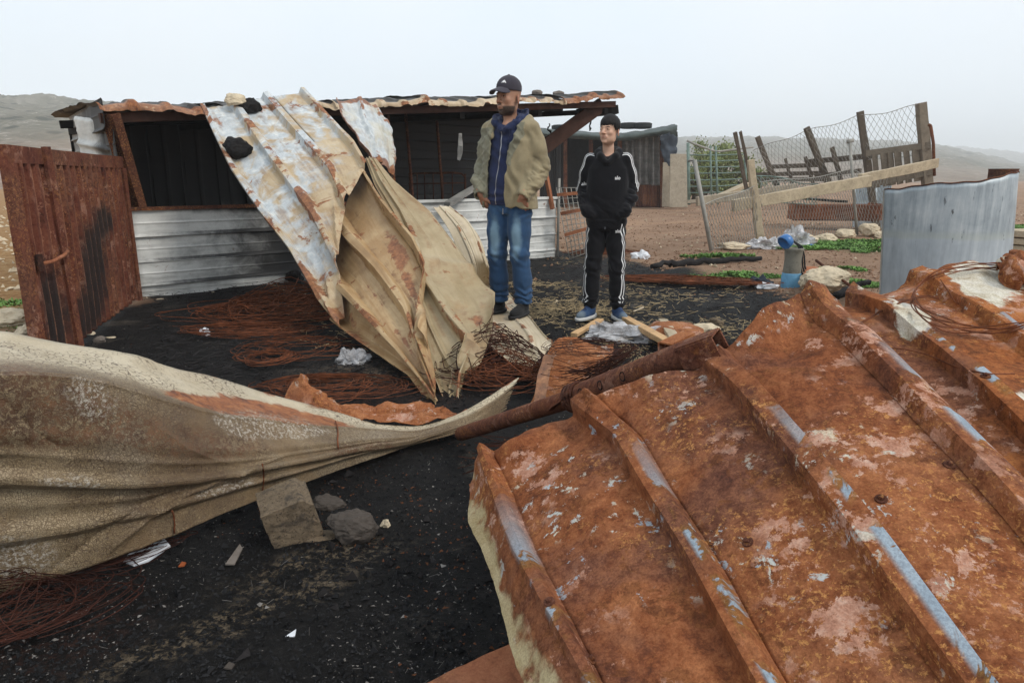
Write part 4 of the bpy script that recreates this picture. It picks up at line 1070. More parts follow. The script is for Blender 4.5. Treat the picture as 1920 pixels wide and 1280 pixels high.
# big rusty sheet at the lower right, ribs running towards the camera
rust_t = thing('rusty_roof_sheet', P(1400, 1000, 1.2) - Vector((0, 0, .45)), 'big orange rusty ribbed roofing sheet propped up in front, grey paint left along its ribs', 'roof sheet')
rows = [((884, 872, 1.74), (912, 866, 1.74), (1000, 806, 1.74), (1100, 772, 1.71), (1222, 722, 1.69), (1340, 678, 1.67), (1432, 592, 1.74), (1515, 556, 1.82), (1560, 590, 1.82)),
        ((908, 945, 1.55), (932, 940, 1.56), (1055, 862, 1.56), (1172, 826, 1.54), (1280, 782, 1.52), (1402, 738, 1.51), (1500, 668, 1.57), (1590, 628, 1.64), (1628, 658, 1.64)),
        ((938, 1050, 1.33), (966, 1040, 1.34), (1110, 960, 1.34), (1232, 930, 1.33), (1350, 884, 1.31), (1486, 838, 1.30), (1590, 774, 1.35), (1690, 730, 1.41), (1730, 762, 1.41)),
        ((985, 1165, 1.12), (1022, 1158, 1.13), (1185, 1090, 1.14), (1316, 1060, 1.13), (1440, 1010, 1.11), (1590, 966, 1.10), (1700, 904, 1.14), (1812, 858, 1.19), (1856, 894, 1.19)),
        ((1050, 1300, .94), (1094, 1300, .95), (1272, 1262, .95), (1412, 1240, .94), (1545, 1184, .93), (1716, 1144, .92), (1838, 1080, .95), (1962, 1030, .99), (2010, 1070, .99)),
        ((1130, 1500, .76), (1184, 1510, .77), (1385, 1490, .77), (1545, 1470, .76), (1690, 1420, .75), (1890, 1380, .74), (2020, 1310, .76), (2170, 1250, .79), (2220, 1300, .79))]
def rust_att(p, q, t, a):
    return {}
def drop(pos, q, t, n):
    k = np.clip(-q / .12, 0, 1)                       # left edge folded down
    pos = pos - n * (k * (.055 + .012 * np.sin(t * 13)))[..., None] - np.array([1.0, 0, 0]) * (k * .012)[..., None]
    # the far end is hammered: ribs flattened and buckled near the top
    b = np.clip(1 - t / .22, 0, 1)
    pos = pos + n * (b * (.035 * fbm(pos * 5.0, 3) + .02 * np.sin(q * 5 + 1)))[..., None]
    d = np.exp(-(((q - 2.55) / .22) ** 2 + ((t - .12) / .07) ** 2)) * .06 - np.exp(-(((q - .25) / .18) ** 2 + ((t - .07) / .04) ** 2)) * .035
    return pos - n * d[..., None]
rs = sheet('sheet_panel', net(rows), (-.16, -.02, .5, 1, 1.5, 2, 2.5, 3, 3.16), M['rust_sheet'], rust_t, nu=120, nv=210, rib=.040, dent=.006, dscale=2.6, fine=.0006, stiff=.5, stiffu=.3, seed=9.2, torn=(.012, 0, .02, .01), thick=.0025, extra=drop, half=.108, top=.080, sharp=26)
bvh_cache = {}
def on_surface(o, px, py):
    """point where the photo's line of sight meets an object already built, and its normal"""
    dg = bpy.context.evaluated_depsgraph_get()
    if o not in bvh_cache:
        e = o.evaluated_get(dg); me = e.to_mesh()
        mw = Matrix.Translation(WL[o])
        bvh_cache[o] = BVHTree.FromPolygons([mw @ v.co for v in me.vertices], [tuple(p.vertices) for p in me.polygons])
    c = Vector((0, 0, CAM_H)); d = (P(px, py, 1) - c).normalized()
    h = bvh_cache[o].ray_cast(c, d)
    return (h[0], h[1] if h[1].dot(d) < 0 else -h[1]) if h[0] is not None else (None, None)
def screws(o, pts, parent, r=.0062):
    for px, py in pts:
        p, n_ = on_surface(o, px, py)
        if p is None: continue
        V, F = join(lathe([(.0001, .003), (r*1.7, .003), (r*1.8, -.003)], (0, 0, 0), 14), lathe([(.0001, .010), (r*.75, .009), (r*.9, .006), (r*.9, .002)], (0, 0, 0), 6))
        q = n_.to_track_quat('Z', 'Y').to_matrix()
        mesh('screw', np.array([tuple(p + q @ Vector(v)) for v in V]), F, M['rust_dark'], parent, smooth=False)
screws(rs, ((1030, 1128), (1402, 1016), (1652, 936), (1780, 872), (1105, 1236)), rust_t)
# second rusty sheet behind it, ash-white patches, reaching to the tank
far_t = thing('ash_patched_roof_sheet', P(1750, 640, 2.0) - Vector((0, 0, .6)), 'orange rusty ribbed sheet with pale ash white patches in front of the grey tank', 'roof sheet')
rows = [((1545, 606, 2.02), (1590, 566, 2.16), (1650, 548, 2.24), (1712, 528, 2.32), (1800, 512, 2.40), (1880, 496, 2.46), (1960, 482, 2.5), (2060, 470, 2.55)),
        ((1590, 640, 1.86), (1660, 596, 1.97), (1730, 582, 2.03), (1790, 566, 2.10), (1872, 556, 2.16), (1960, 548, 2.2), (2050, 540, 2.25), (2140, 530, 2.3)),
        ((1660, 716, 1.64), (1752, 664, 1.73), (1830, 652, 1.78), (1905, 642, 1.83), (1990, 640, 1.88), (2080, 640, 1.92), (2170, 636, 1.96), (2260, 630, 2.0)),
        ((1752, 826, 1.40), (1856, 752, 1.48), (1950, 744, 1.52), (2040, 738, 1.56), (2130, 740, 1.6), (2220, 745, 1.64), (2310, 745, 1.68), (2400, 745, 1.72)),
        ((1860, 976, 1.17), (1985, 872, 1.24), (2090, 866, 1.27), (2190, 864, 1.3), (2290, 868, 1.34), (2390, 876, 1.38), (2480, 880, 1.42), (2570, 885, 1.46)),
        ((2020, 1230, .93), (2160, 1050, .98), (2270, 1040, 1.0), (2390, 1040, 1.03), (2490, 1046, 1.06), (2600, 1060, 1.1), (2700, 1070, 1.14), (2800, 1080, 1.18))]
def white_att(p, q, t, a):
    g = lambda q0, t0, sq, st, k=1.0: k * np.exp(-(((q - q0) / sq) ** 2 + ((t - t0) / st) ** 2))
    return {'white': np.clip(g(5.55, .10, .42, .11) + g(5.2, .2, .25, .10, .7) + g(6.1, .02, .35, .06, .9) + g(4.25, .22, .22, .08, .95) + g(4.0, .3, .25, .07, .8) + g(4.1, .05, .14, .05, .6) + g(4.35, .62, .2, .07, .55), 0, 1.2)}
def buckle(pos, q, t, n):
    b = np.clip(1 - t / .38, 0, 1)
    return pos + n * (b * (.05 * fbm(pos * 3.2 + 5, 3) + .03 * np.exp(-((q - 5.4) / .5) ** 2) + .035 * np.exp(-((q - 4.12) / .14) ** 2 - (t / .1) ** 2)))[..., None]
fs = sheet('sheet_panel', net(rows), (3.06, 4, 4.5, 5, 5.5, 6, 6.5, 7), M['rust_far'], far_t, nu=110, nv=170, rib=.040, dent=.010, dscale=2.8, fine=.0008, stiff=.4, seed=12.4, torn=(.02, 0, 0, 0), thick=.0025, extra=buckle, attrs=white_att, half=.105, top=.074, sharp=26)
screws(fs, ((1896, 912), (1848, 706)), far_t)
rows = [((1868, 506, 2.36), (1880, 488, 2.40), (1900, 484, 2.44), (1960, 480, 2.5)),
        ((1880, 500, 2.28), (1892, 478, 2.30), (1915, 474, 2.34), (1970, 470, 2.4)),
        ((1892, 530, 2.22), (1905, 502, 2.20), (1930, 496, 2.24), (1985, 490, 2.3)),
        ((1908, 552, 2.20), (1922, 528, 2.18), (1945, 520, 2.2), (2000, 515, 2.26))]
sheet('rolled_rust_edge', net(rows), (0, 1, 2, 3), M['rust_sheet'], nu=24, nv=30, rib=.01, dent=.03, dscale=9, seed=14, torn=(.03, .03, .03, .03), thick=.003, label='rolled rusty sheet edge lying on the white patched sheet at the picture\'s right border', cat='metal scrap')
# buckled pale end of that sheet with a stone showing under it
V, F = rock(tuple(P(1612, 610, 2.12) - Vector((0, 0, .035))), (.17, .16, .08), 41)
tag(mesh('stone', V, F, M['rock_pale']), 'pale stone wedged under the edge of the ash patched rusty sheet', 'stone')

# flat rusty plate on the ground, bottom middle
rows = [[G(700, 1330, .07), G(860, 1246, .07), G(1004, 1192, .075)], [G(820, 1420, .06), G(980, 1330, .06), G(1130, 1262, .07)], [G(980, 1540, .05), G(1150, 1440, .05), G(1300, 1360, .06)]]
sheet('rust_plate', rows, (0, 1, 2), M['rust_plate'], nu=40, nv=40, rib=0, dent=.012, dscale=4, seed=15, torn=(.012, .0, .0, .012), thick=.003, label='smooth red brown rust plate on the black ground, under the big ribbed sheet\'s edge', cat='metal plate')

# small folded piece: rust on top, cream flange
rows = [((998, 758, 3.34), (1004, 735, 3.40), (1014, 700, 3.5), (1030, 664, 3.6)),
        ((1016, 756, 3.32), (1026, 730, 3.40), (1036, 696, 3.52), (1044, 636, 3.68)),
        ((1060, 744, 3.38), (1070, 720, 3.46), (1078, 690, 3.56), (1082, 630, 3.74)),
        ((1112, 728, 3.44), (1118, 702, 3.54), (1122, 684, 3.62), (1122, 646, 3.74)),
        ((1142, 716, 3.50), (1148, 696, 3.58), (1150, 676, 3.66), (1152, 640, 3.76))]
sheet('folded_roof_piece', list(map(list, zip(*net(rows)))), (0, .35, 1.2, 2, 2.6), M['rust_fold'], nu=40, nv=40, rib=0, dent=.03, dscale=6, fine=.003, seed=16, torn=(.06, .02, .02, .03), thick=.003,
      label='folded piece of roofing, rusty above and cream below, standing behind the pipe', cat='roof piece')
fl = [((1000, 756, 3.28), (1004, 728, 3.34), (1010, 694, 3.44), (1022, 664, 3.54)), ((1022, 752, 3.27), (1026, 726, 3.33), (1032, 694, 3.42), (1040, 668, 3.5))]
sheet('cream_flange', list(map(list, zip(*net(fl)))), (0, 1), M['cream_flat'], bpy.data.objects['folded_roof_piece'], nu=10, nv=24, rib=0, dent=.012, dscale=9, seed=17, torn=(.03, .03, .05, .02), thick=.004)

# rusty pipe with a box end, tied with wire
pipe = thing('rusty_pipe', P(1080, 745, 2.1), 'dark rusty pipe with drilled holes and square box end resting on the big sheet', 'pipe')
pa, pb, pc = P(868, 812, 2.78), P(1082, 744, 2.10), P(1292, 664, 1.72)
mesh('thin_tube', *tube([pa + (pb - pa) * k for k in np.linspace(-.02, .98, 14)], .031, 20), M['rust_pipe'], pipe)
mesh('thick_tube', *tube([pb + (pc - pb) * k for k in np.linspace(-.06, 1.0, 16)], .039, 22), M['rust_pipe'], pipe)
dirp = (pc - pb).normalized()
side = Vector((0, 0, 1)).cross(dirp).normalized()
for k, px in ((.13, 0), (.33, 0), (.54, 0)):
    c = pb + (pc - pb) * k
    nrm = (Vector((0, 0, CAM_H)) - c); nrm -= dirp * nrm.dot(dirp); nrm.normalize(); nrm = (nrm + Vector((0, 0, .25))).normalized()
    u2 = nrm.cross(dirp).normalized()
    V, F = lathe([(.0001, -.012), (.0075, -.010), (.0095, .0018), (.0112, .0012), (.0114, -.004)], (0, 0, 0), 16)
    rot = Matrix((dirp, u2, nrm)).transposed()
    mesh('bolt_hole', np.array([tuple(c + nrm * .0385 + rot @ Vector((v[0], v[1] * 1.3, v[2]))) for v in V]), F, M['soot'], pipe)
e0, e1 = P(1283, 668, 1.72), P(1352, 644, 1.66)
def box_tube(a, b, w, h, wall, up):
    t, s_, u = frame(a, b, up)
    parts = [beam(a + s_*(w/2), b + s_*(w/2), wall, h, u), beam(a - s_*(w/2), b - s_*(w/2), wall, h, u), beam(a + u*(h/2 + .001), b + u*(h/2 + .001), w - wall - .001, wall, u), beam(a - u*(h/2 + .001), b - u*(h/2 + .001), w - wall - .001, wall, u)]
    return join(*parts)
mesh('box_end', *box_tube(e0, e1, .062, .062, .006, (.1, -.3, 1)), M['rust_pipe'], pipe, smooth=False)
for k in range(11):
    c = pb + (pc - pb) * (-.035 + .010 * k) - dirp * .01
    t_, s_, u_ = frame(pa, pb)
    tl = .35 * math.sin(k * 2.3)
    mesh('wire_wrap', *tube([c + s_ * (math.cos(a) * (.043 + .003 * (k % 3))) + u_ * (math.sin(a) * (.043 + .003 * (k % 2))) + t_ * (.018 * tl * math.cos(a + k)) for a in np.linspace(0, 2*math.pi, 20)], .0042, 5), M['rust_dark'], pipe)
cl = [pb - dirp * (.02 + .13 * k) + Vector((0, 0, .036 - .03 * k)) + Vector((.0, -.028, 0)) for k in np.linspace(0, 1, 6)]
mesh('clamp_strap', *beam(cl[0] + Vector((0, -.01, .004)), cl[-1] + Vector((0, -.012, 0)), .05, .012, n=5, rough=.003), M['rust_pipe'], pipe, smooth=False)
tag(mesh('rusty_box_section', *box_tube(P(1248, 660, 1.95), P(1300, 634, 2.05), .05, .05, .005, (0, 0, 1)), M['rust_fold'], smooth=False), 'short rusty square section just behind the pipe\'s box end', 'metal scrap')
# ------------------------------------------------------------------ people
def surf_nets(f, lo, hi, h):
    """surface f(p)=0 as quads"""
    lo = np.array(lo, dtype=float); hi = np.array(hi, dtype=float)
    n = np.ceil((hi - lo) / h).astype(int) + 1
    ax = [lo[k] + h * np.arange(n[k]) for k in range(3)]
    Pg = np.stack(np.meshgrid(*ax, indexing='ij'), -1)
    # look coarsely first, closely only near the surface
    st = 5
    ci = [np.arange(0, n[k] + st, st) for k in range(3)]
    Pc = np.stack(np.meshgrid(*[lo[k] + h * (ci[k] + st / 2) for k in range(3)], indexing='ij'), -1)
    dc = f(Pc.reshape(-1, 3)).reshape(Pc.shape[:3])
    full = np.repeat(np.repeat(np.repeat(dc, st, 0), st, 1), st, 2)[:n[0], :n[1], :n[2]]
    near = np.abs(full) < h * st * 1.9
    v = np.where(full < 0, -1.0, 1.0)
    v[near] = f(Pg[near])
    s = v < 0
    c = [(0,0,0),(1,0,0),(0,1,0),(1,1,0),(0,0,1),(1,0,1),(0,1,1),(1,1,1)]
    def cor(a, k): return a[k[0]:n[0]-1+k[0], k[1]:n[1]-1+k[1], k[2]:n[2]-1+k[2]]
    cnt = sum(cor(s, k).astype(np.int8) for k in c)
    act = (cnt > 0) & (cnt < 8)
    idx = -np.ones(act.shape, dtype=np.int64); ii = np.argwhere(act); idx[act] = np.arange(len(ii))
    acc = np.zeros((len(ii), 3)); w = np.zeros(len(ii))
    vals = [cor(v, k)[act] for k in c]
    for a in range(8):
        for b in range(a + 1, 8):
            if sum(abs(c[a][k] - c[b][k]) for k in range(3)) != 1: continue
            va, vb = vals[a], vals[b]; m = (va < 0) != (vb < 0)
            t = np.where(m, va / np.where(m, va - vb, 1), 0)
            p = np.array(c[a])[None] + t[:, None] * (np.array(c[b]) - np.array(c[a]))[None]
            acc[m] += p[m]; w[m] += 1
    V = lo + h * (ii + acc / w[:, None])
    F = []
    for k in range(3):
        o1, o2 = (k + 1) % 3, (k + 2) % 3
        sl = [slice(None)] * 3; sl2 = [slice(None)] * 3; sl[k] = slice(0, -1); sl2[k] = slice(1, None)
        d = s[tuple(sl)] != s[tuple(sl2)]; e = np.argwhere(d)
        ok = (e[:, o1] > 0) & (e[:, o2] > 0) & (e[:, o1] < n[o1] - 1) & (e[:, o2] < n[o2] - 1)
        e = e[ok]
        fl = s[tuple(e.T)]
        def at(d1, d2):
            q = e.copy(); q[:, o1] -= d1; q[:, o2] -= d2
            return idx[tuple(q.T)]
        Q = np.stack([at(0, 0), at(1, 0), at(1, 1), at(0, 1)], -1)
        Q[~fl] = Q[~fl][:, ::-1]
        F.append(Q[:, ::-1])
    F = np.concatenate(F); F = F[(F >= 0).all(1)]
    return V, F
def smin(a, b, k): 
    h = np.clip(.5 + .5 * (b - a) / k, 0, 1)
    return b + (a - b) * h - k * h * (1 - h)
def smax(a, b, k): return -smin(-a, -b, k)
def cap(p, a, b, ra, rb=None):
    a = np.array(a, dtype=float); b = np.array(b, dtype=float); rb = ra if rb is None else rb
    ab = b - a; t = np.clip(((p - a) @ ab) / (ab @ ab), 0, 1)
    return np.linalg.norm(p - a - t[:, None] * ab, axis=1) - (ra + (rb - ra) * t)
def ell(p, c, r):
    r = np.array(r, dtype=float); q = (p - np.array(c)) / r
    k0 = np.linalg.norm(q, axis=1); k1 = np.linalg.norm(q / r, axis=1)
    return k0 * (k0 - 1) / np.maximum(k1, 1e-9)
def chain(p, pts, k=.03):
    d = None
    for (a, ra), (b, rb) in zip(pts, pts[1:]):
        e = cap(p, a, b, ra, rb); d = e if d is None else smin(d, e, k)
    return d
def stack(p, rows, pw=2.3):
    """column of rounded cross-sections: rows (z, half width, half depth, centre x, centre y)"""
    r = np.array(rows, dtype=float); z = p[:, 2]
    a, b, cx, cy = (np.interp(z, r[:, 0], r[:, k]) for k in (1, 2, 3, 4))
    x = np.abs(p[:, 0] - cx) / a; y = np.abs(p[:, 1] - cy) / b
    d = ((x ** pw + y ** pw) ** (1 / pw) - 1) * np.minimum(a, b) * .9
    return np.maximum(d, np.maximum(r[0, 0] - z, z - r[-1, 0]))
def rot(p, c, yaw=0, pitch=0, roll=0):
    m = (Matrix.Rotation(yaw, 3, 'Z') @ Matrix.Rotation(pitch, 3, 'X') @ Matrix.Rotation(roll, 3, 'Y'))
    return (p - np.array(c)) @ np.array(m)
def folds(V, N, amp, fn): return V + N * (amp * fn(V))[:, None]
def vnormals(V, F):
    N = np.zeros_like(V); a, b, c, d = (V[F[:, k]] for k in range(4))
    fn = np.cross(c - a, d - b)
    for k in range(4): np.add.at(N, F[:, k], fn)
    return N / (np.linalg.norm(N, axis=1)[:, None] + 1e-12)

def head_sdf(p, boy):
    """head in its own axes: chin-to-crown along z, looking towards -y; z=0 at the eyes"""
    k = .93 if boy else 1.0
    p = p / k
    d = ell(p, (0, .018, .038), (.0705, .094, .088))
    d = smin(d, ell(p, (0, -.012, -.035), (.054 if boy else .058, .074, .078)), .03)
    jw = .050 if boy else .058
    d = smin(d, ell(p, (0, -.030, -.082), (jw * .80, .050, .034)), .032)              # jaw and chin
    d = smin(d, ell(p, (0, -.072, -.104), (.017, .015, .013)), .018)
    for s in (-1, 1):
        d = smin(d, ell(p, (s*(.037 if boy else .043), .0, -.062), (.018, .042, .036)), .028)             # jaw angle
        d = smin(d, ell(p, (s*.036, -.054, -.028), (.020, .019, .016)), .024)           # cheekbone
        d = smin(d, cap(p, (s*.010, -.084, .019), (s*.042, -.068, .018), .008, .007), .012)  # brow
        d = smax(d, -ell(p, (s*.0315, -.088, -.001), (.0165, .013, .0095)), .010)        # eye hollow
        d = smin(d, ell(p, (s*.0315, -.0690, -.001), (.0135, .0112, .0108)), .002)        # eyeball under lids
        d = smin(d, cap(p, (s*.019, -.0790, .0046), (s*.043, -.072, .0032), .0046), .004)    # upper lid
        d = smin(d, cap(p, (s*.021, -.077, -.0060), (s*.041, -.0725, -.0056), .0034), .005)  # lower lid
        e = rot(p, (s*.078, .020, -.022), yaw=s*.45)
        ear = ell(e, (0, 0, 0), (.0075, .019, .031))
        ear = smax(ear, -ell(e, (s*.009, -.002, .004), (.007, .011, .020)), .004)
        d = smin(d, ear, .007)
    nose = cap(p, (0, -.083, .008), (0, -.104, -.030), .0085, .0105)
    nose = smin(nose, ell(p, (0, -.108, -.033), (.0110, .0105, .0095)), .008)
    for s in (-1, 1): nose = smin(nose, ell(p, (s*.0125, -.095, -.036), (.0080, .0100, .0075)), .006)
    d = smin(d, nose, .010)
    for s in (-1, 1): d = smax(d, -ell(p, (s*.0065, -.103, -.0435), (.0035, .0050, .0030)), .003)
    d = smin(d, ell(p, (0, -.0815, -.064), (.026, .0115, .017)), .014)                    # mouth mound
    d = smin(d, cap(p, (-.020, -.0875, -.0600), (.020, -.0875, -.0600), .0042), .004)
    d = smin(d, ell(p, (0, -.0915, -.0592), (.012, .0046, .0040)), .005)
    d = smin(d, ell(p, (0, -.0905, -.0702), (.0165, .0055, .0048)), .004)
    d = smax(d, -cap(p, (-.023, -.0905, -.0650), (.023, -.0905, -.0650), .0018), .002)  # line between lips
    d = smax(d, -ell(p, (0, -.099, -.083), (.014, .006, .005)), .008)
    return d * k
def hand_sdf(p, wrist, d, palm, side, s=1.0, spread=.25):
    """a loosely closed hand: palm and five fingers. d = direction of the fingers, palm = where the palm faces, side = towards the thumb"""
    w = np.array(wrist, dtype=float); d = np.array(d, dtype=float); d /= np.linalg.norm(d)
    n = np.array(palm, dtype=float); n -= d * (n @ d); n /= np.linalg.norm(n)
    t = np.cross(n, d); t *= np.sign(t @ np.array(side))
    o = cap(p, w - d*.04*s, w, .027*s, .025*s)
    for k in range(4):
        u = (k - 1.5) * .0195
        o = smin(o, cap(p, w + t*u*.55*s, w + d*.085*s + t*u*s, .016*s, .0125*s), .012)
    o = smin(o, cap(p, w + d*.01*s + t*.02*s, w + d*.045*s + t*.034*s, .016*s, .014*s), .015)
    L = (.034, .043, .046, .040)                       # little finger last to thumb side first
    for k in range(4):
        u = (k - 1.5) * .0195
        a = w + (d*.085 + t*u) * s
        b = a + (d*L[k]*.95 + n*.016 + t*u*spread*.4) * s
        c = b + (d*L[k]*.50 + n*.026) * s
        e = c + (d*.008 + n*.022) * s
        o = smin(o, chain(p, ((a, .0108*s), (b, .0095*s), (c, .0088*s), (e, .0076*s)), .004), .004)
    a = w + (d*.030 + t*.036) * s; b = a + (d*.036 + t*.022 + n*.010) * s; c = b + (d*.030 + t*.004 + n*.012) * s
    return smin(o, chain(p, ((a, .0135*s), (b, .0115*s), (c, .0090*s)), .005), .007)

def local(p, c, r, f):
    """a detailed shape, worked out only near its own place"""
    m = np.linalg.norm(p - np.array(c), axis=1) < r
    d = np.full(len(p), 1.0)
    if m.any(): d[m] = f(p[m])
    return d
def wrinkle(scale, stretch, seed): return lambda V: fbm(V * np.array(stretch) * scale + seed, 3)

def fold_noise(V, sc, seed):
    """creased cloth: ridged noise, drawn out across the limb"""
    a = fbm(np.stack([V[:, 0] * sc * 2.2 + V[:, 2] * sc, V[:, 1] * sc * 2.2, V[:, 2] * sc * 4.6 + V[:, 0] * sc * 1.5], -1) + seed, 3, .45)
    return .9 - 2.4 * np.abs(a) ** .8
class Person:
    def __init__(s, label, loc, yaw, k, kx=1.0):
        s.root = thing('person', loc, label, 'person')
        s.root.rotation_euler = (0, 0, yaw); s.k = np.array((k * kx, k * (1 + kx) / 2, k))
    def add(s, name, f, lo, hi, h, mat, parent=None, fold=None, mi=None, attr=None):
        V, F = surf_nets(f, lo, hi, h)
        if fold is not None:
            N = vnormals(V, F)
            V = V + N * fold(V)[:, None]
        a = attr(V) if attr else None
        mid = mi(V[F].mean(1)) if mi else None
        o = s.put(name, V, F, mat, parent, mid, a)
        return o, V, F
    def put(s, name, V, F, mat, parent=None, mi=None, attr=None, smooth=True):
        me_o = mesh(name, np.asarray(V) * s.k, F if isinstance(F, list) else F.tolist(), mat, None, smooth=smooth, loc=(0, 0, 0), mi=mi, attr=attr)
        me_o.parent = parent or s.root
        return me_o
def ribbon(tree, pts, outs, width, lift=.0025, across=None):
    """a flat strip laid on a surface: rays from pts+outs back to the surface"""
    c = []
    for p, o_ in zip(pts, outs):
        p, o_ = Vector(p), Vector(o_).normalized()
        h = tree.ray_cast(p + o_ * .25, -o_)
        c.append(((h[0] if h[0] is not None else p) + o_ * lift, o_))
    V, F = [], []
    for i, (q, o_) in enumerate(c):
        t = (c[min(i+1, len(c)-1)][0] - c[max(i-1, 0)][0]).normalized()
        w = t.cross(o_).normalized()
        for sgn in (-1, 0, 1): 
            e = q + w * (width / 2 * sgn)
            h = tree.ray_cast(e + o_ * .08, -o_)
            V.append((h[0] if h[0] is not None and abs((h[0] - e).dot(o_)) < .03 else e) + o_ * lift)
    for i in range(len(c) - 1):
        for j in range(2): F.append((i*3+j, i*3+j+1, i*3+4+j, i*3+3+j))
    return np.array([tuple(v) for v in V]), F

# ---- the man
def build_man():
    pm = Person('bearded man in dark cap, khaki jacket, navy hoodie and worn jeans', G(956, 588, .052), R(-25), 1.015, .93)
    HC, HY = (0, -.028, 1.660), R(-16)                  # centre of the eyes, turn of the head
    HS = 1.13
    hl = lambda p: rot(p, HC, HY, R(2)) / HS
    EL = {-1: (-.252, .045, 1.15), 1: (.250, .060, 1.15)}; SHD = {-1: (-.185, .01, 1.435), 1: (.185, .01, 1.435)}; WR = {-1: (-.205, -.125, .945), 1: (.185, -.135, .935)}
    def body(p):
        d = local(p, HC, .27, lambda q: head_sdf(hl(q), False) * HS)
        d = smin(d, cap(p, (0, .02, 1.42), (-.006, .012, 1.575), .062, .054), .03)
        d = smin(d, cap(p, (-.02, -.045, 1.44), (-.01, -.05, 1.50), .02, .012), .03)
        d = smin(d, stack(p, ((.84, .15, .09, 0, 0), (1.1, .14, .09, 0, 0), (1.38, .16, .09, 0, .01), (1.45, .09, .07, 0, .01))), .05)
        for s in (-1, 1):
            d = smin(d, chain(p, ((SHD[s], .045), (EL[s], .036), (WR[s], .026))), .03)
            d = smin(d, chain(p, (((s*.09, 0, .88), .07), ((s*.11, -.03, .49), .05), ((s*.115, .0, .10), .035))), .04)
            d = smin(d, local(p, WR[s], .24, lambda q: hand_sdf(q, WR[s], (-s*.16, .50, -1), (-s*.35, .9, .3), (-s*.7, -.6, 0), .98)), .012)
        return d
    def attrs(V):
        q = hl(V); g = lambda c, r: np.exp(-(((q - np.array(c)) / np.array(r)) ** 2).sum(1))
        x, y, z = np.abs(q[:, 0]), q[:, 1], q[:, 2]
        beard = sstep(z, -.048, -.070) * sstep(y, .012, -.010) * sstep(z, -.135, -.115) * (1 - .9 * g((0, -.096, -.068), (.019, .014, .0075)))
        side = sstep(x, .050, .060) * sstep(z, -.005, -.05) * sstep(y, .016, .004) * sstep(y, -.032, -.012)
        cheek = sstep(z + .55 * (x - .02) * -1 + .022, .0, -.030) * sstep(x, .024, .046)
        must = g((0, -.096, -.0515), (.028, .02, .0075)) * 1.1
        brow = np.maximum(g((-.031, -.078, .0195), (.020, .02, .0060)), g((.031, -.078, .0195), (.020, .02, .0060))) * 1.2
        hr = np.clip(np.maximum.reduce([.70 * beard * np.maximum(sstep(z, -.072, -.086), np.maximum(cheek, sstep(x, .018, .026))) * 1.0, side * .5, must * .8, brow]), 0, 1)
        buzz = sstep(x, .055, .064) * sstep(y, -.02, .03) * sstep(z, .0, .02) * .35
        ok = (V[:, 2] > 1.45)
        lash = np.maximum(g((-.0315, -.082, .0045), (.011, .01, .0022)), g((.0315, -.082, .0045), (.011, .01, .0022))) * .8
        return {'hair': np.where(ok, np.maximum.reduce([hr, buzz, lash]), 0), 'lip': np.where(ok, g((0, -.096, -.069), (.016, .012, .0055)) * .9, 0),
                'flush': np.where(ok, np.clip(g((0, -.108, -.034), (.016, .02, .014)) + g((-.045, -.05, -.03), (.02, .03, .018)) * .5 + g((.045, -.05, -.03), (.02, .03, .018)) * .5 + sstep(x, .072, .08) * .8, 0, 1), .5)}
    bo, BV, BF = pm.add('body', body, (-.40, -.22, .02), (.40, .18, 1.84), .0043, M['skin_man'], attr=attrs)
    def unhead(q): return np.array(HC) + HS * np.asarray(q) @ np.array(Matrix.Rotation(HY, 3, 'Z') @ Matrix.Rotation(R(2), 3, 'X')).T
    for s in (-1, 1):
        v, f = ico(3)
        pm.put('eye', unhead(v * .0118 + np.array((s*.0315, -.0688, -.001))), f, M['eye'], bo)
        pm.put('iris', unhead(ico(2)[0] * np.array((.0064, .003, .0064)) + np.array((s*.0315 - .0015, -.0794, -.0005))), ico(2)[1], M['iris'], bo)
    # jeans
    def jeans(p):
        d = stack(p, ((.80, .165, .115, 0, .01), (.90, .168, .118, 0, .005), (1.0, .158, .108, 0, 0)))
        for s in (-1, 1):
            x0 = .095
            d = smin(d, chain(p, (((s*.088, .0, .87), .108), ((s*.098, -.018, .66), .094), ((s*.106 + .004, -.035, .49), .078), ((s*.112 + .008, .0, .28), .076), ((s*.115 + .012, .005, .105), .073)), .03), .022)
        d = np.maximum(d, .095 - p[:, 2])
        return d
    def jf(V):
        z = V[:, 2]
        w = .004 * fbm(V * [14, 14, 9] + 3, 3)
        stack_ = np.exp(-((z - .16) / .07) ** 2); knee = np.exp(-((z - .48) / .09) ** 2); hip = np.exp(-((z - .82) / .08) ** 2)
        w += stack_ * .010 * np.sin(z * 120 + 5 * fbm(V * 9, 2) + V[:, 0] * 30)
        w += knee * .005 * np.sin(z * 80 + V[:, 0] * 55 + 4 * fbm(V * 7, 2))
        w += hip * .005 * np.sin(z * 70 - np.abs(V[:, 0]) * 70 + 3 * fbm(V * 6, 2))
        return w
    def jfade(V):
        f = 0
        for s in (-1, 1):
            f = np.maximum(f, np.exp(-(((V[:, 0] - s*.10 - .012) / .052) ** 2 + ((V[:, 2] - .62) / .20) ** 2)) * (V[:, 1] < 0.0) * 1.05)
        return {'fade': f}
    jo, JV, JF = pm.add('jeans', jeans, (-.26, -.17, .07), (.28, .17, 1.02), .0075, M['denim'], fold=jf, attr=jfade)
    jt = BVHTree.FromPolygons([Vector(v) for v in JV], [tuple(int(i) for i in f) for f in JF])
    for s in (-1, 1):
        V, F = ribbon(jt, [(s*.10 + s*.05*t, -.10 + .055*t*t, .925 - .075*t) for t in np.linspace(0, 1, 8)], [(s*.25 + s*.5*t, -1, 0) for t in np.linspace(0, 1, 8)], .009, .003)
        pm.put('pocket_seam', V, F, M['denim'], jo)
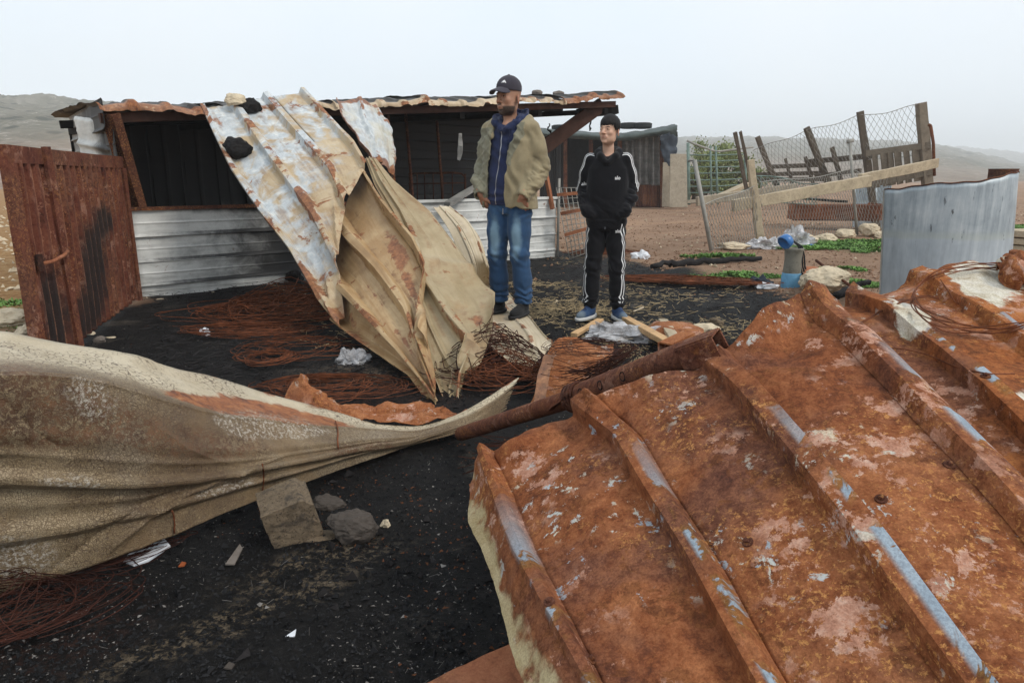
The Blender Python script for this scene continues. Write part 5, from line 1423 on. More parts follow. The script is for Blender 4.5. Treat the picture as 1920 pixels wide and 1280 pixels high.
    # shoes
    for s, yaw, off in ((-1, R(-28), (-.120, -.005)), (1, R(-2), (.128, -.02))):
        def shoe(p, s=s):
            q = rot(p, (off[0], off[1], 0), yaw)
            d = smin(ell(q, (0, -.10, .040), (.046, .105, .042)), ell(q, (0, .02, .055), (.040, .062, .055)), .04)
            d = smin(d, cap(q, (0, .015, .07), (0, .022, .125), .044, .043), .025)
            d = smin(d, cap(q, (0, -.05, .078), (0, -.10, .060), .026, .024), .02)
            return smax(d, .018 - q[:, 2], .008)
        def sole(p, s=s):
            q = rot(p, (off[0], off[1], 0), yaw)
            a = smin(ell(q, (0, -.115, .017), (.052, .105, .05)), ell(q, (0, .03, .017), (.046, .068, .05)), .05)
            a = smin(a, ell(q, (0, -.04, .017), (.046, .10, .05)), .03)
            return smax(a, np.maximum(-q[:, 2], q[:, 2] - (.026 + .10 * np.clip(q[:, 1] - .0, 0, .1))), .006)
        so, SV, SF = pm.add('shoe', shoe, (off[0]-.2, off[1]-.26, -.01), (off[0]+.2, off[1]+.14, .17), .0055, M['shoe_black'], fold=lambda V: .0012 * np.sin(V[:, 2] * 420 + V[:, 1] * 90))
        pm.add('sole', sole, (off[0]-.2, off[1]-.28, -.02), (off[0]+.2, off[1]+.15, .06), .0055, M['sole_black'], so)
    # hoodie
    def hood_body(p):
        d = stack(p, ((.865, .172, .125, -.01, 0), (.92, .185, .138, -.01, -.005), (1.05, .182, .135, 0, -.005), (1.25, .188, .132, 0, 0), (1.40, .175, .115, 0, .01), (1.47, .10, .085, 0, .012), (1.50, .07, .07, 0, .012)))
        for s in (-1, 1): d = smin(d, cap(p, SHD[s], EL[s], .058, .05), .04)
        V_ = cap(p, (-.01, -.12, 1.515), (0, .0, 1.52), .062, .05)                       # open throat
        return smax(d, -V_, .012)
    def hood(p):
        pts = [((-.030, -.100, 1.415), .024), ((-.092, -.062, 1.468), .033), ((-.112, .015, 1.508), .040), ((-.075, .088, 1.530), .050), ((0, .118, 1.535), .056), ((.078, .090, 1.535), .052), ((.114, .018, 1.512), .042), ((.085, -.062, 1.468), .034), ((.012, -.105, 1.410), .024)]
        d = chain(p, pts, .02)
        d = smin(d, cap(p, (0, .12, 1.49), (0, .135, 1.36), .06, .05), .04)
        d2 = chain(p, [(tuple(np.array(a) + np.array((0, -.012, .035))), r*.62) for a, r in pts[1:-1]], .02)
        return smax(d, -d2, .012)
    def hoodie(p): return smin(hood_body(p), hood(p), .018)
    def hf(V):
        return .0035 * fbm(V * [11, 11, 7] + 9, 3) + .006 * np.exp(-((V[:, 2] - .93) / .05) ** 2) * np.sin(V[:, 2] * 110 + 3 * fbm(V * 6, 2)) + .006 * (V[:, 2] > 1.42) * np.sin(fbm(V * 9 + 4, 2) * 6) + .0035 * np.sin(V[:, 2] * 60 + V[:, 0] * 38 + 4 * fbm(V * 4, 2))
    ho, HV, HF = pm.add('hoodie', hoodie, (-.34, -.19, .84), (.34, .23, 1.62), .007, M['navy'], fold=hf)
    ht = BVHTree.FromPolygons([Vector(v) for v in HV], [tuple(int(i) for i in f) for f in HF])
    zz = np.linspace(1.405, .87, 34)
    V, F = ribbon(ht, [(-.012 - .045 * sstep(z, 1.30, .95) , 0, z) for z in zz], [(-.05, -1, 0)] * 34, .0075, .002)
    pm.put('zip', V, F, M['zip'], ho)
    for x in (-.028, .05):
        pm.put('drawstring', *[np.array(a) if i == 0 else a for i, a in enumerate(tube([(lambda h: tuple((h[0] if h[0] is not None else Vector((x, -.12, z))) + Vector((0, -.004, 0))))(ht.ray_cast(Vector((x + .01*math.sin(z*9), -.5, z)), Vector((0, 1, 0)))) for z in np.linspace(1.42, 1.24, 10)], .0032, 5))], M['navy'], ho)
    for s in (-1, 1):
        V, F = ribbon(ht, [(-.02 + s*(.045 + .10*t), 0, 1.035 - .13*t*t) for t in np.linspace(0, 1, 9)], [(s*.35*t, -1, 0) for t in np.linspace(0, 1, 9)], .007, .0025)
        pm.put('pocket_seam', V, F, M['navy'], ho)
    # jacket: a padded shell, open in front, lining showing on his right
    def jk_out(p):
        d = stack(p, ((.835, .236, .168, .0, .01), (.95, .232, .172, 0, .005), (1.15, .222, .166, 0, .005), (1.34, .225, .155, 0, .01), (1.44, .175, .125, 0, .015), (1.495, .115, .095, 0, .02)), 2.5)
        return d
    def jk_in(p):
        return stack(p, ((.80, .214, .148, .0, .01), (.95, .210, .152, 0, .005), (1.15, .200, .146, 0, .005), (1.34, .200, .135, 0, .01), (1.44, .150, .105, 0, .015), (1.53, .10, .085, 0, .02)), 2.5)
    def edges(z):
        l = np.interp(z, (.82, .95, 1.10, 1.30, 1.42, 1.50), (-.185, -.165, -.135, -.118, -.10, -.09))
        r = np.interp(z, (.82, .90, 1.05, 1.20, 1.32, 1.42, 1.50), (.020, .022, .028, .040, .080, .105, .095))
        return l, r
    def jacket(p):
        sh_ = smax(jk_out(p), -jk_in(p), .012)
        l, r = edges(p[:, 2])
        wav = .008 * np.sin(p[:, 2] * 21)
        gap = np.maximum(np.maximum(l - p[:, 0] + wav, p[:, 0] - r + wav), p[:, 1] + .02)
        sh_ = smax(sh_, -gap, .010)
        sh_ = np.maximum(sh_, .84 - p[:, 2] + .012 * np.sin(p[:, 0] * 16))
        for s in (-1, 1):
            m = ((EL[s][0] + WR[s][0]) / 2 + s*.012, (EL[s][1] + WR[s][1]) / 2 - .005, (EL[s][2] + WR[s][2]) / 2)
            arm = chain(p, (((SHD[s][0] * .98, .012, 1.42), .078), ((s*.222, .034, 1.29), .073), (EL[s], .073), (m, .070), (WR[s], .058)), .05)
            arm = smax(arm, -cap(p, m, WR[s], .038, .044), .006)
            e = np.array(WR[s]) - np.array(m); e /= np.linalg.norm(e)
            arm = smax(arm, (p - np.array(WR[s])) @ e - .018, .012)
            sh_ = smin(sh_, arm, .028)
        # collar and fallen hood
        pts = [((-.115, -.115, 1.375), .020), ((-.132, -.060, 1.440), .030), ((-.140, .02, 1.478), .040), ((-.10, .115, 1.480), .052), ((0, .150, 1.475), .062), ((.10, .118, 1.482), .056), ((.148, .03, 1.482), .044), ((.150, -.055, 1.440), .034), ((.118, -.125, 1.345), .022)]
        c = chain(p, pts, .03)
        c = smin(c, cap(p, (0, .15, 1.44), (0, .155, 1.30), .075, .06), .05)
        return smin(sh_, c, .022)
    def jkf(V):
        x, z = V[:, 0], V[:, 2]
        w = .003 * fbm(V * [9, 9, 6] + 21, 3)
        arm = sstep(np.abs(x), .195, .235)
        el = arm * np.exp(-((z - 1.10) / .11) ** 2)
        w += el * .015 * fold_noise(V, 2.4, 17)
        w += arm * np.exp(-((z - .96) / .06) ** 2) * .012 * fold_noise(V, 2.6, 5)
        w += (1 - arm) * .007 * np.sin(x * 38 + z * 11 + 6 * fbm(V * 3.2, 2)) * sstep(z, 1.30, 1.1)
        w += np.exp(-((z - 1.37) / .05) ** 2) * .007 * np.sin(x * 60 + z * 40 + 4 * fbm(V * 4, 2))
        # quilting on the lining side
        ql = np.clip(lin(V), 0, 1) * (-.006) * np.maximum(np.exp(-((((x + V[:, 1]*.6) * 1.0 + z) * 11 % 1 - .5) / .12) ** 2), np.exp(-((((x + V[:, 1]*.6) * 1.0 - z) * 11 % 1 - .5) / .12) ** 2))
        return w + ql
    def lin(V):
        x, y, z = V[:, 0], V[:, 1], V[:, 2]
        l, r = edges(z)
        inner = jk_in(V) < .006
        right_front = (x < -.10) & (y < .055) & (z < 1.44)
        lapel = (x > r - .02) & (x < r + .048 + .03 * sstep(z, 1.2, 1.4)) & (z > 1.16) & (y < -.03) & (x < .17) & (z < 1.47)
        return (inner | right_front | lapel).astype(float)
    jo2, KV, KF = pm.add('jacket', jacket, (-.40, -.26, .80), (.41, .27, 1.58), .0072, [M['olive'], M['lining']], fold=jkf, mi=lambda c: lin(c).astype(int))
    kt = BVHTree.FromPolygons([Vector(v) for v in KV], [tuple(int(i) for i in f) for f in KF])
    zz = np.linspace(1.30, .87, 26)
    V, F = ribbon(kt, [(float(edges(np.array([z]))[1][0]) + .012, 0, z) for z in zz], [(-.15, -1, 0)] * 26, .014, .0022)
    pm.put('zip', V, F, M['olive'], jo2)
    pm.put('zip_pull', *beam((.022, -.172, .845), (.022, -.172, .80), .010, .004), M['zip'], jo2, smooth=False)
    for z in (.95, 1.0, 1.12):
        h = kt.ray_cast(Vector((.065, -.5, z)), Vector((0, 1, 0)))
        if h[0] is not None: pm.put('snap_button', ico(2)[0] * np.array((.006, .003, .006)) + np.array(h[0]), ico(2)[1], M['olive'], jo2)
    V, F = ribbon(kt, [(.14 + .035*t, 0, 1.13 - .20*t) for t in np.linspace(0, 1, 9)], [(.45, -1, 0)] * 9, .006, .003)
    pm.put('pocket_seam', V, F, M['olive'], jo2)
    # cap
    def capf(p):
        q = hl(p)
        d = ell(q, (0, .012, .052), (.0815, .103, .083))
        d = smax(d, -(q[:, 2] - .030 + .10 * np.clip(q[:, 1], -.1, .1) * .35), .006)
        d = smax(d, -ell(q, (0, .012, .042), (.075, .097, .080)), .004)
        return smin(d, ell(q, (0, .012, .136), (.009, .009, .005)), .003)
    def brim(p):
        q = hl(p)
        x, y, z = q[:, 0], q[:, 1], q[:, 2]
        sag = .050 - .042 * (np.abs(x) / .08) ** 2 + (y + .10) * .30
        d = np.abs(z - sag) - .0045
        out = np.hypot(x / .080, (y + .065) / .098) - 1
        return smax(smax(d, out * .08, .004), y + .060, .006) * .8
    co_, CV, CF = pm.add('cap', capf, (-.17, -.20, 1.60), (.17, .18, 1.88), .0045, M['cap'], fold=lambda V: .0009 * np.sin(np.arctan2(*(hl(V)[:, :2].T)) * 6 + 1.5) ** 8)
    pm.add('brim', brim, (-.22, -.31, 1.58), (.18, .03, 1.82), .004, M['cap'], co_)
    ct = BVHTree.FromPolygons([Vector(v) for v in CV], [tuple(int(i) for i in f) for f in CF])
    tri = [(-.017, -.007), (-.004, .009), (.002, .012), (.008, .006), (.018, -.008), (.012, -.008), (.006, -.001), (.001, -.006), (-.006, -.002)]
    em = []
    for a, b in tri:
        o_ = Vector(unhead((.028 + a, -.3, .086 + b))); dd = Vector(unhead((.028 + a, 0, .086 + b))) - o_
        h = ct.ray_cast(o_, dd.normalized()); em.append((h[0] if h[0] is not None else o_ + dd * .7) - dd.normalized() * .002)
    pm.put('emblem', np.array([tuple(v) for v in em]), [tuple(range(len(em)))], M['white_cloth'], co_, smooth=False)

# ---- the boy
def build_boy():
    pb_ = Person('teenage boy in black tracksuit with white stripes, hands in pockets', G(1131, 597, .012), R(-10), .903, .94)
    HC, HY = (0, -.034, 1.640), R(-26)
    HS = 1.14
    HZ = np.array((.97, 1, 1.07))
    hl = lambda p: rot(p, HC, HY, R(-3)) / HS * HZ
    EL = {-1: (-.222, .06, 1.16), 1: (.222, .06, 1.165)}; SHD = {-1: (-.160, .01, 1.395), 1: (.160, .01, 1.395)}; WR = {-1: (-.172, -.105, .965), 1: (.172, -.105, .965)}
    def body(p):
        d = local(p, HC, .27, lambda q: head_sdf(hl(q), True) * HS)
        d = smin(d, cap(p, (0, .02, 1.38), (-.006, .008, 1.565), .056, .049), .03)
        d = smin(d, stack(p, ((.84, .14, .085, 0, 0), (1.1, .13, .085, 0, 0), (1.35, .15, .085, 0, .01), (1.42, .08, .065, 0, .01))), .05)
        for s in (-1, 1):
            d = smin(d, chain(p, ((SHD[s], .04), (EL[s], .033), (WR[s], .025))), .03)
            d = smin(d, chain(p, (((s*.085, 0, .88), .065), ((s*.115, -.01, .49), .046), ((s*.135, .0, .10), .034))), .04)
            d = smin(d, local(p, WR[s], .24, lambda q: hand_sdf(q, WR[s], (-s*.75, .25, -.55), (-s*.2, .9, 0), (-s*.5, -.2, .7), .9)), .012)
        return d
    def attrs(V):
        q = hl(V) / .93; g = lambda c, r: np.exp(-(((q - np.array(c)) / np.array(r)) ** 2).sum(1))
        x = np.abs(q[:, 0]); ok = V[:, 2] > 1.44
        brow = np.maximum(g((-.031, -.078, .0195), (.019, .02, .0042)), g((.031, -.078, .0195), (.019, .02, .0042)))
        lash = np.maximum(g((-.0315, -.082, .0045), (.011, .01, .0022)), g((.0315, -.082, .0045), (.011, .01, .0022))) * .8
        return {'hair': np.where(ok, np.maximum(brow, lash), 0), 'lip': np.where(ok, np.clip(g((0, -.096, -.070), (.017, .012, .006)) + g((0, -.096, -.059), (.017, .012, .0045)), 0, 1) * .75, 0),
                'flush': np.where(ok, np.clip(g((0, -.108, -.034), (.016, .02, .014)) * .8 + (g((-.045, -.05, -.035), (.022, .03, .02)) + g((.045, -.05, -.035), (.022, .03, .02))) * .4 + sstep(x, .072, .08) * .9, 0, 1), .3)}
    bo, BV, BF = pb_.add('body', body, (-.36, -.22, .02), (.36, .18, 1.82), .0043, M['skin_boy'], attr=attrs)
    def unhead(q): return np.array(HC) + HS * (np.asarray(q) / HZ) @ np.array(Matrix.Rotation(HY, 3, 'Z') @ Matrix.Rotation(R(-3), 3, 'X')).T
    for s in (-1, 1):
        pb_.put('eye', unhead((ico(3)[0] * .0118 + np.array((s*.0315, -.0686, -.001))) * .93), ico(3)[1], M['eye'], bo)
        pb_.put('iris', unhead((ico(2)[0] * np.array((.0064, .003, .0064)) + np.array((s*.0315 - .0025, -.0791, -.0005))) * .93), ico(2)[1], M['iris'], bo)
    def hair(p):
        q = hl(p) / .93
        d = ell(q, (0, .020, .045), (.079, .105, .091))
        cut = .030 + .012 * sstep(np.abs(q[:, 0]), .0, .06)                             # fringe on the forehead
        fr = np.where(q[:, 1] < -.035, cut - q[:, 2] + .004 * np.sin(q[:, 0] * 210) , -1)
        d = smax(d, fr, .006)
        side = np.where(q[:, 1] >= -.035, np.interp(q[:, 1], (-.035, -.005, .0, .035, .05, .12), (.028, -.012, -.010, .008, -.055, -.07)) - q[:, 2], -1)
        d = smax(d, side, .008)
        return smax(d, -ell(q, (0, .018, .034), (.0700, .093, .086)), .003) * .93
    hr_, RV, RF = pb_.add('hair', hair, (-.16, -.19, 1.48), (.16, .19, 1.84), .0042, M['hair'], bo, fold=lambda V: .0022 * fbm(V * [60, 60, 25], 2))
    rr = np.random.RandomState(3); k = rr.randint(0, len(RF), 5200); c = RV[RF[k]].mean(1); nn = vnormals(RV, RF)[RF[k, 0]]
    keep = nn[:, 2] > -.55; c, nn = c[keep], nn[keep]
    dn = np.array((0, -.35, -1.0)) - nn * (nn @ np.array((0, -.35, -1.0)))[:, None]; dn = dn + rr.normal(size=dn.shape) * .28; dn /= np.linalg.norm(dn, axis=1)[:, None]
    l = rr.uniform(.012, .030, len(c))[:, None]; sd_ = np.cross(nn, dn) * .0011
    V = np.stack([c - sd_, c + sd_, c + dn * l + nn * rr.uniform(.001, .006, (len(c), 1))], 1).reshape(-1, 3)
    tag(pb_.put('hair_strands', V, np.arange(len(V)).reshape(-1, 3), M['hair'], bo, smooth=False), kind='stuff')
    # trousers
    def pants(p):
        d = stack(p, ((.80, .155, .115, 0, .01), (.92, .160, .118, 0, .005), (1.0, .15, .108, 0, 0)))
        for s in (-1, 1):
            d = smin(d, chain(p, (((s*.085, .0, .87), .098), ((s*.098, -.01, .66), .086), ((s*.112, -.015, .48), .077), ((s*.124, .002, .28), .074), ((s*.132, .008, .15), .072)), .03), .022)
            d = smin(d, cap(p, (s*.134, .01, .13), (s*.135, .012, .09), .047, .045), .012)
        return np.maximum(d, .085 - p[:, 2])
    def pf(V):
        z = V[:, 2]
        return .004 * fbm(V * [12, 12, 7] + 31, 3) + np.exp(-((z - .17) / .05) ** 2) * .010 * np.sin(z * 120 + 3 * fbm(V * 9, 2)) + np.exp(-((z - .46) / .12) ** 2) * .006 * np.sin(z * 70 + V[:, 0] * 40 + 4 * fbm(V * 6, 2)) + np.exp(-((z - .78) / .1) ** 2) * .006 * np.sin(z * 60 - np.abs(V[:, 0]) * 60)
    po, PV, PF = pb_.add('trousers', pants, (-.27, -.17, .06), (.27, .17, 1.02), .0075, M['black_cloth'], fold=pf)
    pt = BVHTree.FromPolygons([Vector(v) for v in PV], [tuple(int(i) for i in f) for f in PF])
    zz = np.linspace(.88, .155, 40)
    cx = lambda z: np.interp(z, (.15, .28, .48, .66, .88), (.132, .124, .112, .098, .075))
    for s in (-1, 1):
        for k in range(2 if s > 0 else 3):
            dy_ = (-.030, -.002, .026)[k]
            V, F = ribbon(pt, [(s*cx(z), dy_ - .02 + .004*math.sin(z*22 + k), z) for z in zz], [(s*1, -.42 if s > 0 else -.15, 0)] * 40, .010, .0022)
            pb_.put('white_stripe', V, F, M['white_cloth'], po)
    # shoes
    for s, yaw, off in ((-1, R(-30), (-.135, .0)), (1, R(24), (.137, .0))):
        def shoe(p):
            q = rot(p, (off[0], off[1], 0), yaw)
            d = smin(ell(q, (0, -.10, .042), (.047, .105, .044)), ell(q, (0, .02, .058), (.041, .062, .056)), .04)
            d = smin(d, cap(q, (0, .015, .07), (0, .028, .118), .046, .044), .025)
            d = smin(d, cap(q, (0, -.035, .098), (0, -.11, .064), .027, .022), .02)
            d = smax(d, -ell(q, (0, .012, .150), (.036, .042, .045)), .008)
            return smax(d, .022 - q[:, 2], .008)
        def sole(p):
            q = rot(p, (off[0], off[1], 0), yaw)
            a = smin(ell(q, (0, -.115, .02), (.054, .106, .06)), ell(q, (0, .03, .02), (.048, .07, .06)), .05)
            a = smin(a, ell(q, (0, -.04, .02), (.047, .10, .06)), .03)
            return smax(a, np.maximum(-q[:, 2], q[:, 2] - (.030 + .12 * np.clip(q[:, 1] + .02, 0, .1))), .006)
        so, SV, SF = pb_.add('shoe', shoe, (off[0]-.22, off[1]-.26, -.01), (off[0]+.22, off[1]+.14, .18), .0052, M['shoe_blue'], attr=lambda V: {'fade': sstep(-(rot(V, (off[0], off[1], 0), yaw)[:, 1]), .06, .17) * .8})
        pb_.add('sole', sole, (off[0]-.22, off[1]-.28, -.02), (off[0]+.22, off[1]+.15, .07), .0055, M['sole_white'], so)
        st = BVHTree.FromPolygons([Vector(v) for v in SV], [tuple(int(i) for i in f) for f in SF])
        ff = np.array(Matrix.Rotation(yaw, 3, 'Z'))
        for k in range(5):
            y0 = -.045 - .017 * k
            pts = [tuple(np.array((off[0], off[1], .09)) + ff @ np.array((x, y0 + (.004 if k % 2 else -.004) * x / .02, 0))) for x in np.linspace(-.024, .024, 6)]
            V, F = ribbon(st, pts, [(0, -.15, 1)] * 6, .006, .003)
            pb_.put('lace', V, F, M['navy'], so)
    # jacket
    def jk(p):
        d = stack(p, ((.815, .178, .128, 0, .005), (.86, .190, .142, 0, .005), (1.0, .192, .145, 0, .0), (1.2, .192, .140, 0, .003), (1.32, .188, .128, 0, .01), (1.405, .145, .10, 0, .012), (1.45, .085, .078, 0, .012)), 2.4)
        d = np.maximum(d, .815 - p[:, 2])
        for s in (-1, 1):
            m = ((EL[s][0] + WR[s][0]) / 2 + s*.012, (EL[s][1] + WR[s][1]) / 2, (EL[s][2] + WR[s][2]) / 2)
            arm = chain(p, ((SHD[s], .062), ((s*.197, .035, 1.28), .060), (EL[s], .057), (m, .056), (WR[s], .048), ((WR[s][0] - s*.05, -.120, .930), .036)), .04)
            d = smin(d, arm, .022)
        d = smax(d, -cap(p, (-.012, -.10, 1.475), (0, .02, 1.50), .062, .05), .012)
        pts = [((-.018, -.108, 1.375), .020), ((-.070, -.070, 1.425), .026), ((-.092, .0, 1.458), .030), ((-.07, .075, 1.468), .040), ((0, .105, 1.465), .046), ((.07, .078, 1.468), .042), ((.094, .0, 1.458), .032), ((.070, -.070, 1.425), .027), ((.012, -.110, 1.372), .020)]
        c = smin(chain(p, pts, .02), cap(p, (0, .11, 1.43), (0, .12, 1.31), .055, .045), .04)
        return smin(d, c, .015)
    def jkf(V):
        x, z = V[:, 0], V[:, 2]
        arm = sstep(np.abs(x), .17, .215)
        w = .004 * fbm(V * [10, 10, 6] + 41, 3)
        w += arm * np.exp(-((z - 1.08) / .12) ** 2) * .017 * fold_noise(V, 2.6, 3)
        w += (1 - arm) * sstep(z, 1.15, .95) * .009 * fold_noise(V, 2.0, 11)
        w += (1 - arm) * np.exp(-((z - .86) / .02) ** 2) * .004 - .004 * np.exp(-((z - .885) / .008) ** 2)
        return w
    jo, JV, JF = pb_.add('jacket', jk, (-.36, -.24, .79), (.36, .22, 1.54), .007, M['black_cloth'], fold=jkf)
    jt = BVHTree.FromPolygons([Vector(v) for v in JV], [tuple(int(i) for i in f) for f in JF])
    V, F = ribbon(jt, [(-.004, 0, z) for z in np.linspace(1.345, .83, 30)], [(0, -1, 0)] * 30, .010, .002)
    pb_.put('zip', V, F, M['black_cloth'], jo)
    pb_.put('zip_pull', *beam((-.004, -.152, .835), (-.004, -.153, .815), .007, .004), M['zip'], jo, smooth=False)
    # shirt at the neck
    pb_.add('shirt', lambda p: smax(smin(cap(p, (0, .012, 1.36), (0, .012, 1.425), .068, .060), ell(p, (0, -.02, 1.36), (.08, .075, .06)), .02), p[:, 2] - 1.428 + .25 * np.clip(-p[:, 1], -.05, .1), .006), (-.12, -.14, 1.28), (.12, .12, 1.46), .007, M['black_cloth'])
    for s in (-1, 1):
        for k in range(3):
            t_ = np.linspace(0, 1, 30)
            path = [((s*.115, .0, 1.40), (s*.35, -.25, 1)), ((s*.160, .0, 1.39), (s*.7, -.3, .8)), ((s*.185, .01, 1.34), (s*1, -.40, .35)), ((s*.202, .035, 1.26), (s*1, -.42, .1)), ((s*.218, .055, 1.19), (s*1, -.42, .0)), ((s*.222, .06, 1.13), (s*1, -.42, 0))]
            P_ = np.array([a for a, b in path]); O_ = np.array([b for a, b in path]); u = np.linspace(0, 5, 30)
            pp = np.stack([np.interp(u, range(6), P_[:, j]) for j in range(3)], -1); oo = np.stack([np.interp(u, range(6), O_[:, j]) for j in range(3)], -1)
            pp = pp + np.array((0, (k - 1) * .021, 0))
            V, F = ribbon(jt, pp.tolist(), oo.tolist(), .0095, .0022)
            pb_.put('white_stripe', V, F, M['white_cloth'], jo)
    def letters(tree, centre, right, up, out, size, parent):
        V, F = text_mesh('alo', size)
        c, r_, u_, o_ = Vector(centre), Vector(right).normalized(), Vector(up).normalized(), Vector(out).normalized()
        W = []
        for v in V:
            q = c + r_ * v[0] + u_ * v[1]
            h = tree.ray_cast(q + o_ * .2, -o_)
            W.append(tuple((h[0] if h[0] is not None else q) + o_ * .003))
        pb_.put('lettering', np.array(W), F, M['white_cloth'], parent, smooth=False)
    letters(jt, (.082, 0, 1.245), (1, 0, 0), (0, 0, 1), (.1, -1, 0), .042, jo)
    letters(jt, (-.20, 0, 1.195), (.75, -.66, 0), (0, 0, 1), (-.66, -.75, 0), .040, jo)
    letters(pt, (.098, 0, .795), (1, -.0, 0), (0, 0, 1), (.15, -1, 0), .040, po)
build_man()
build_boy()
# ------------------------------------------------------------------ the second shed, behind on the right
YS = 26.0
def q2(x, y, dy=0.0): return P(x, y, YS + dy)
back = thing('tarp_roofed_shed', G(1150, 390), 'low dark shed behind the boy with tarpaulin roof, rusty sheets and tyres on top', 'shed')
def wall_strip(name, x0, x1, y0, y1, mat, seed, soot=.0, dy=0.0, dent=.05):
    ctrl = [[P(x0 + (x1-x0)*a, y1 + (y0-y1)*b, YS + dy) for a in (0, .5, 1)] for b in (0, .5, 1)]
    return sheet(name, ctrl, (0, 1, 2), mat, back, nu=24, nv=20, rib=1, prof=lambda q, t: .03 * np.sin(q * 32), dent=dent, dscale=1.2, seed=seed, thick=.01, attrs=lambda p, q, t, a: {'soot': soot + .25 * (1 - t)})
for k, (x0, x1) in enumerate(((1166, 1192), (1190, 1218), (1216, 1240))): wall_strip('wall_sheet', x0, x1, 252, 346 + k, M['siding_in'], 101 + k, .42 - .10 * k, .03 * k)
wall_strip('lower_board', 1192, 1238, 346, 388, M['rust_dark'], 105, dy=.05)
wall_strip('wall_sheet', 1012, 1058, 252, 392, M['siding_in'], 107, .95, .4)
wall_strip('back_wall', 1035, 1175, 250, 390, M['soot'], 108, 1, 3.2)  # black wall colour carries the shade inside the open front
for x in (1060, 1108, 1162, 1241): mesh('post', *beam(P(x, 262, YS - .05), P(x, 390, YS - .05), .14, .14, up=(0, 1, 0), n=3, rough=.01), M['rust_dark'], back, smooth=False)
mesh('side_wall', *beam(P(1240, 326, YS + .1), P(1246, 326, YS + 5), .08, 2.55), M['soot'], back, smooth=False)
ctrl = [[q2(1005, 257, -.5), q2(1090, 261, -.5), q2(1170, 263, -.5), q2(1240, 254, -.5), q2(1272, 259, -.4)], [q2(1005, 246, -.4), q2(1090, 250, -.4), q2(1170, 254, -.4), q2(1235, 242, -.4), q2(1270, 235, -.3)],
        [q2(1005, 243, 2), q2(1090, 248, 2), q2(1170, 252, 2), q2(1230, 241, 2), q2(1262, 238, 2)], [q2(1005, 246, 5), q2(1090, 250, 5), q2(1170, 253, 5), q2(1225, 246, 5), q2(1258, 246, 5)]]
sheet('tarpaulin_roof', ctrl, (0, 1, 2, 3, 4), M['tarp'], back, nu=60, nv=30, rib=0, dent=.10, dscale=.9, seed=111, torn=(.06, 0, 0, .03), thick=.02, sharp=0)
ctrl = [[P(x, y, YS + d) for x, y, d in r_] for r_ in (((1236, 256, -.6), (1252, 250, -.5), (1271, 240, -.3)), ((1240, 282, -.55), (1254, 286, -.5), (1269, 268, -.3)), ((1246, 306, -.5), (1256, 318, -.5), (1266, 306, -.4)))]
sheet('hanging_tarpaulin', ctrl, (0, 1, 2), M['tarp_blue'], back, nu=24, nv=24, rib=0, dent=.18, dscale=1.6, seed=113, torn=(0, .3, .2, .2), thick=.02, sharp=0)
for x, x2 in ((1252, 1254), (1262, 1262)): mesh('gable_board', *beam(P(x, 276, YS - .1), P(x2, 384, YS - .1), .22, .06, up=(0, 1, 0)), M['wood_old'], back, smooth=False)
def tyre(px, py, Y, r, label, seed):
    V, F = lathe([(r*.60, -.09), (r*.82, -.105), (r*.97, -.085), (r, -.04), (r, .04), (r*.97, .085), (r*.82, .105), (r*.60, .09), (r*.58, .05), (r*.58, -.05), (r*.60, -.09)], (0, 0, 0), 28)
    p = P(px, py, Y); t = thing('tyre', p, label, 'tyre', 'tyres on the tarpaulin roof')
    mesh('rubber_ring', V + np.array(p), F, M['rubber'], t)
    parts = [beam(p + Vector((math.cos(a)*r, math.sin(a)*r, -.08)), p + Vector((math.cos(a + .05)*r, math.sin(a + .05)*r, .08)), .03, .012, up=(math.cos(a), math.sin(a), 0)) for a in np.arange(0, 2*math.pi, .26)]
    tag(mesh('tread_block', *join(*parts), M['rubber'], t, smooth=False), kind='stuff')
tyre(1180, 236, 27.2, .37, 'black tyre lying on the tarpaulin roof beside the boy\'s head', 1)
tyre(1204, 236, 27.0, .36, 'black tyre on the tarpaulin roof, further from the boy\'s head', 2)
tyre(1054, 240, 27.4, .40, 'black tyre on the tarpaulin roof seen under the burnt shed\'s brace', 3)
for k, (x0, x1, y0, y1, Y_, lab) in enumerate(((1243, 1259, 305, 388, 25.2, 'narrow dusty board standing at the tarp shed\'s corner'), (1257, 1291, 289, 389, 24.6, 'wide dusty board leaning between the tarp shed and the gate'))):
    a, b = P((x0+x1)/2 - 2, y1, Y_), P((x0+x1)/2, y0, Y_ + .3)
    tag(bevel(mesh('wooden_board', *beam(a, b, (x1-x0)*Y_/FPX, .06, up=(0, 1, 0), n=5, rough=.008), M['wood_board'], smooth=False), .01), lab, 'board', 'boards by the tarp shed')

# ------------------------------------------------------------------ pen: tubular gate, posts, mesh, pallets
tg = thing('tubular_gate', G(1340, 392), 'bent tubular pen gate with thin faded green bars in front of the tree', 'gate')
YG = 22.0
def gq(x, y): return P(x, y, YG)
mesh('top_tube', *tube([gq(1288, 264), gq(1310, 273), gq(1338, 283), gq(1350, 284), gq(1380, 280), gq(1412, 276)], .035, 6), M['mesh_grey'], tg)
for k, (y0, y1) in enumerate(((291, 289), (302, 300), (313, 312), (325, 323), (338, 335), (350, 346), (362, 357))):
    mesh('bar', *tube([gq(1290, y0), gq(1350, (y0+y1)/2 + 1), gq(1396, y1)], .020, 5), M['green_bar'], tg)
for x0, x1, w in ((1290, 1292, .05), (1332, 1334, .03), (1342, 1346, .035), (1397, 1399, .04)):
    mesh('upright', *tube([gq(x0, 268 + (x0 - 1290) * .12), gq(x1, 384)], w, 6), M['green_bar'], tg)
mesh('bottom_rail', *beam(gq(1288, 378), gq(1404, 372), .12, .10), M['wood_board'], tg, smooth=False)
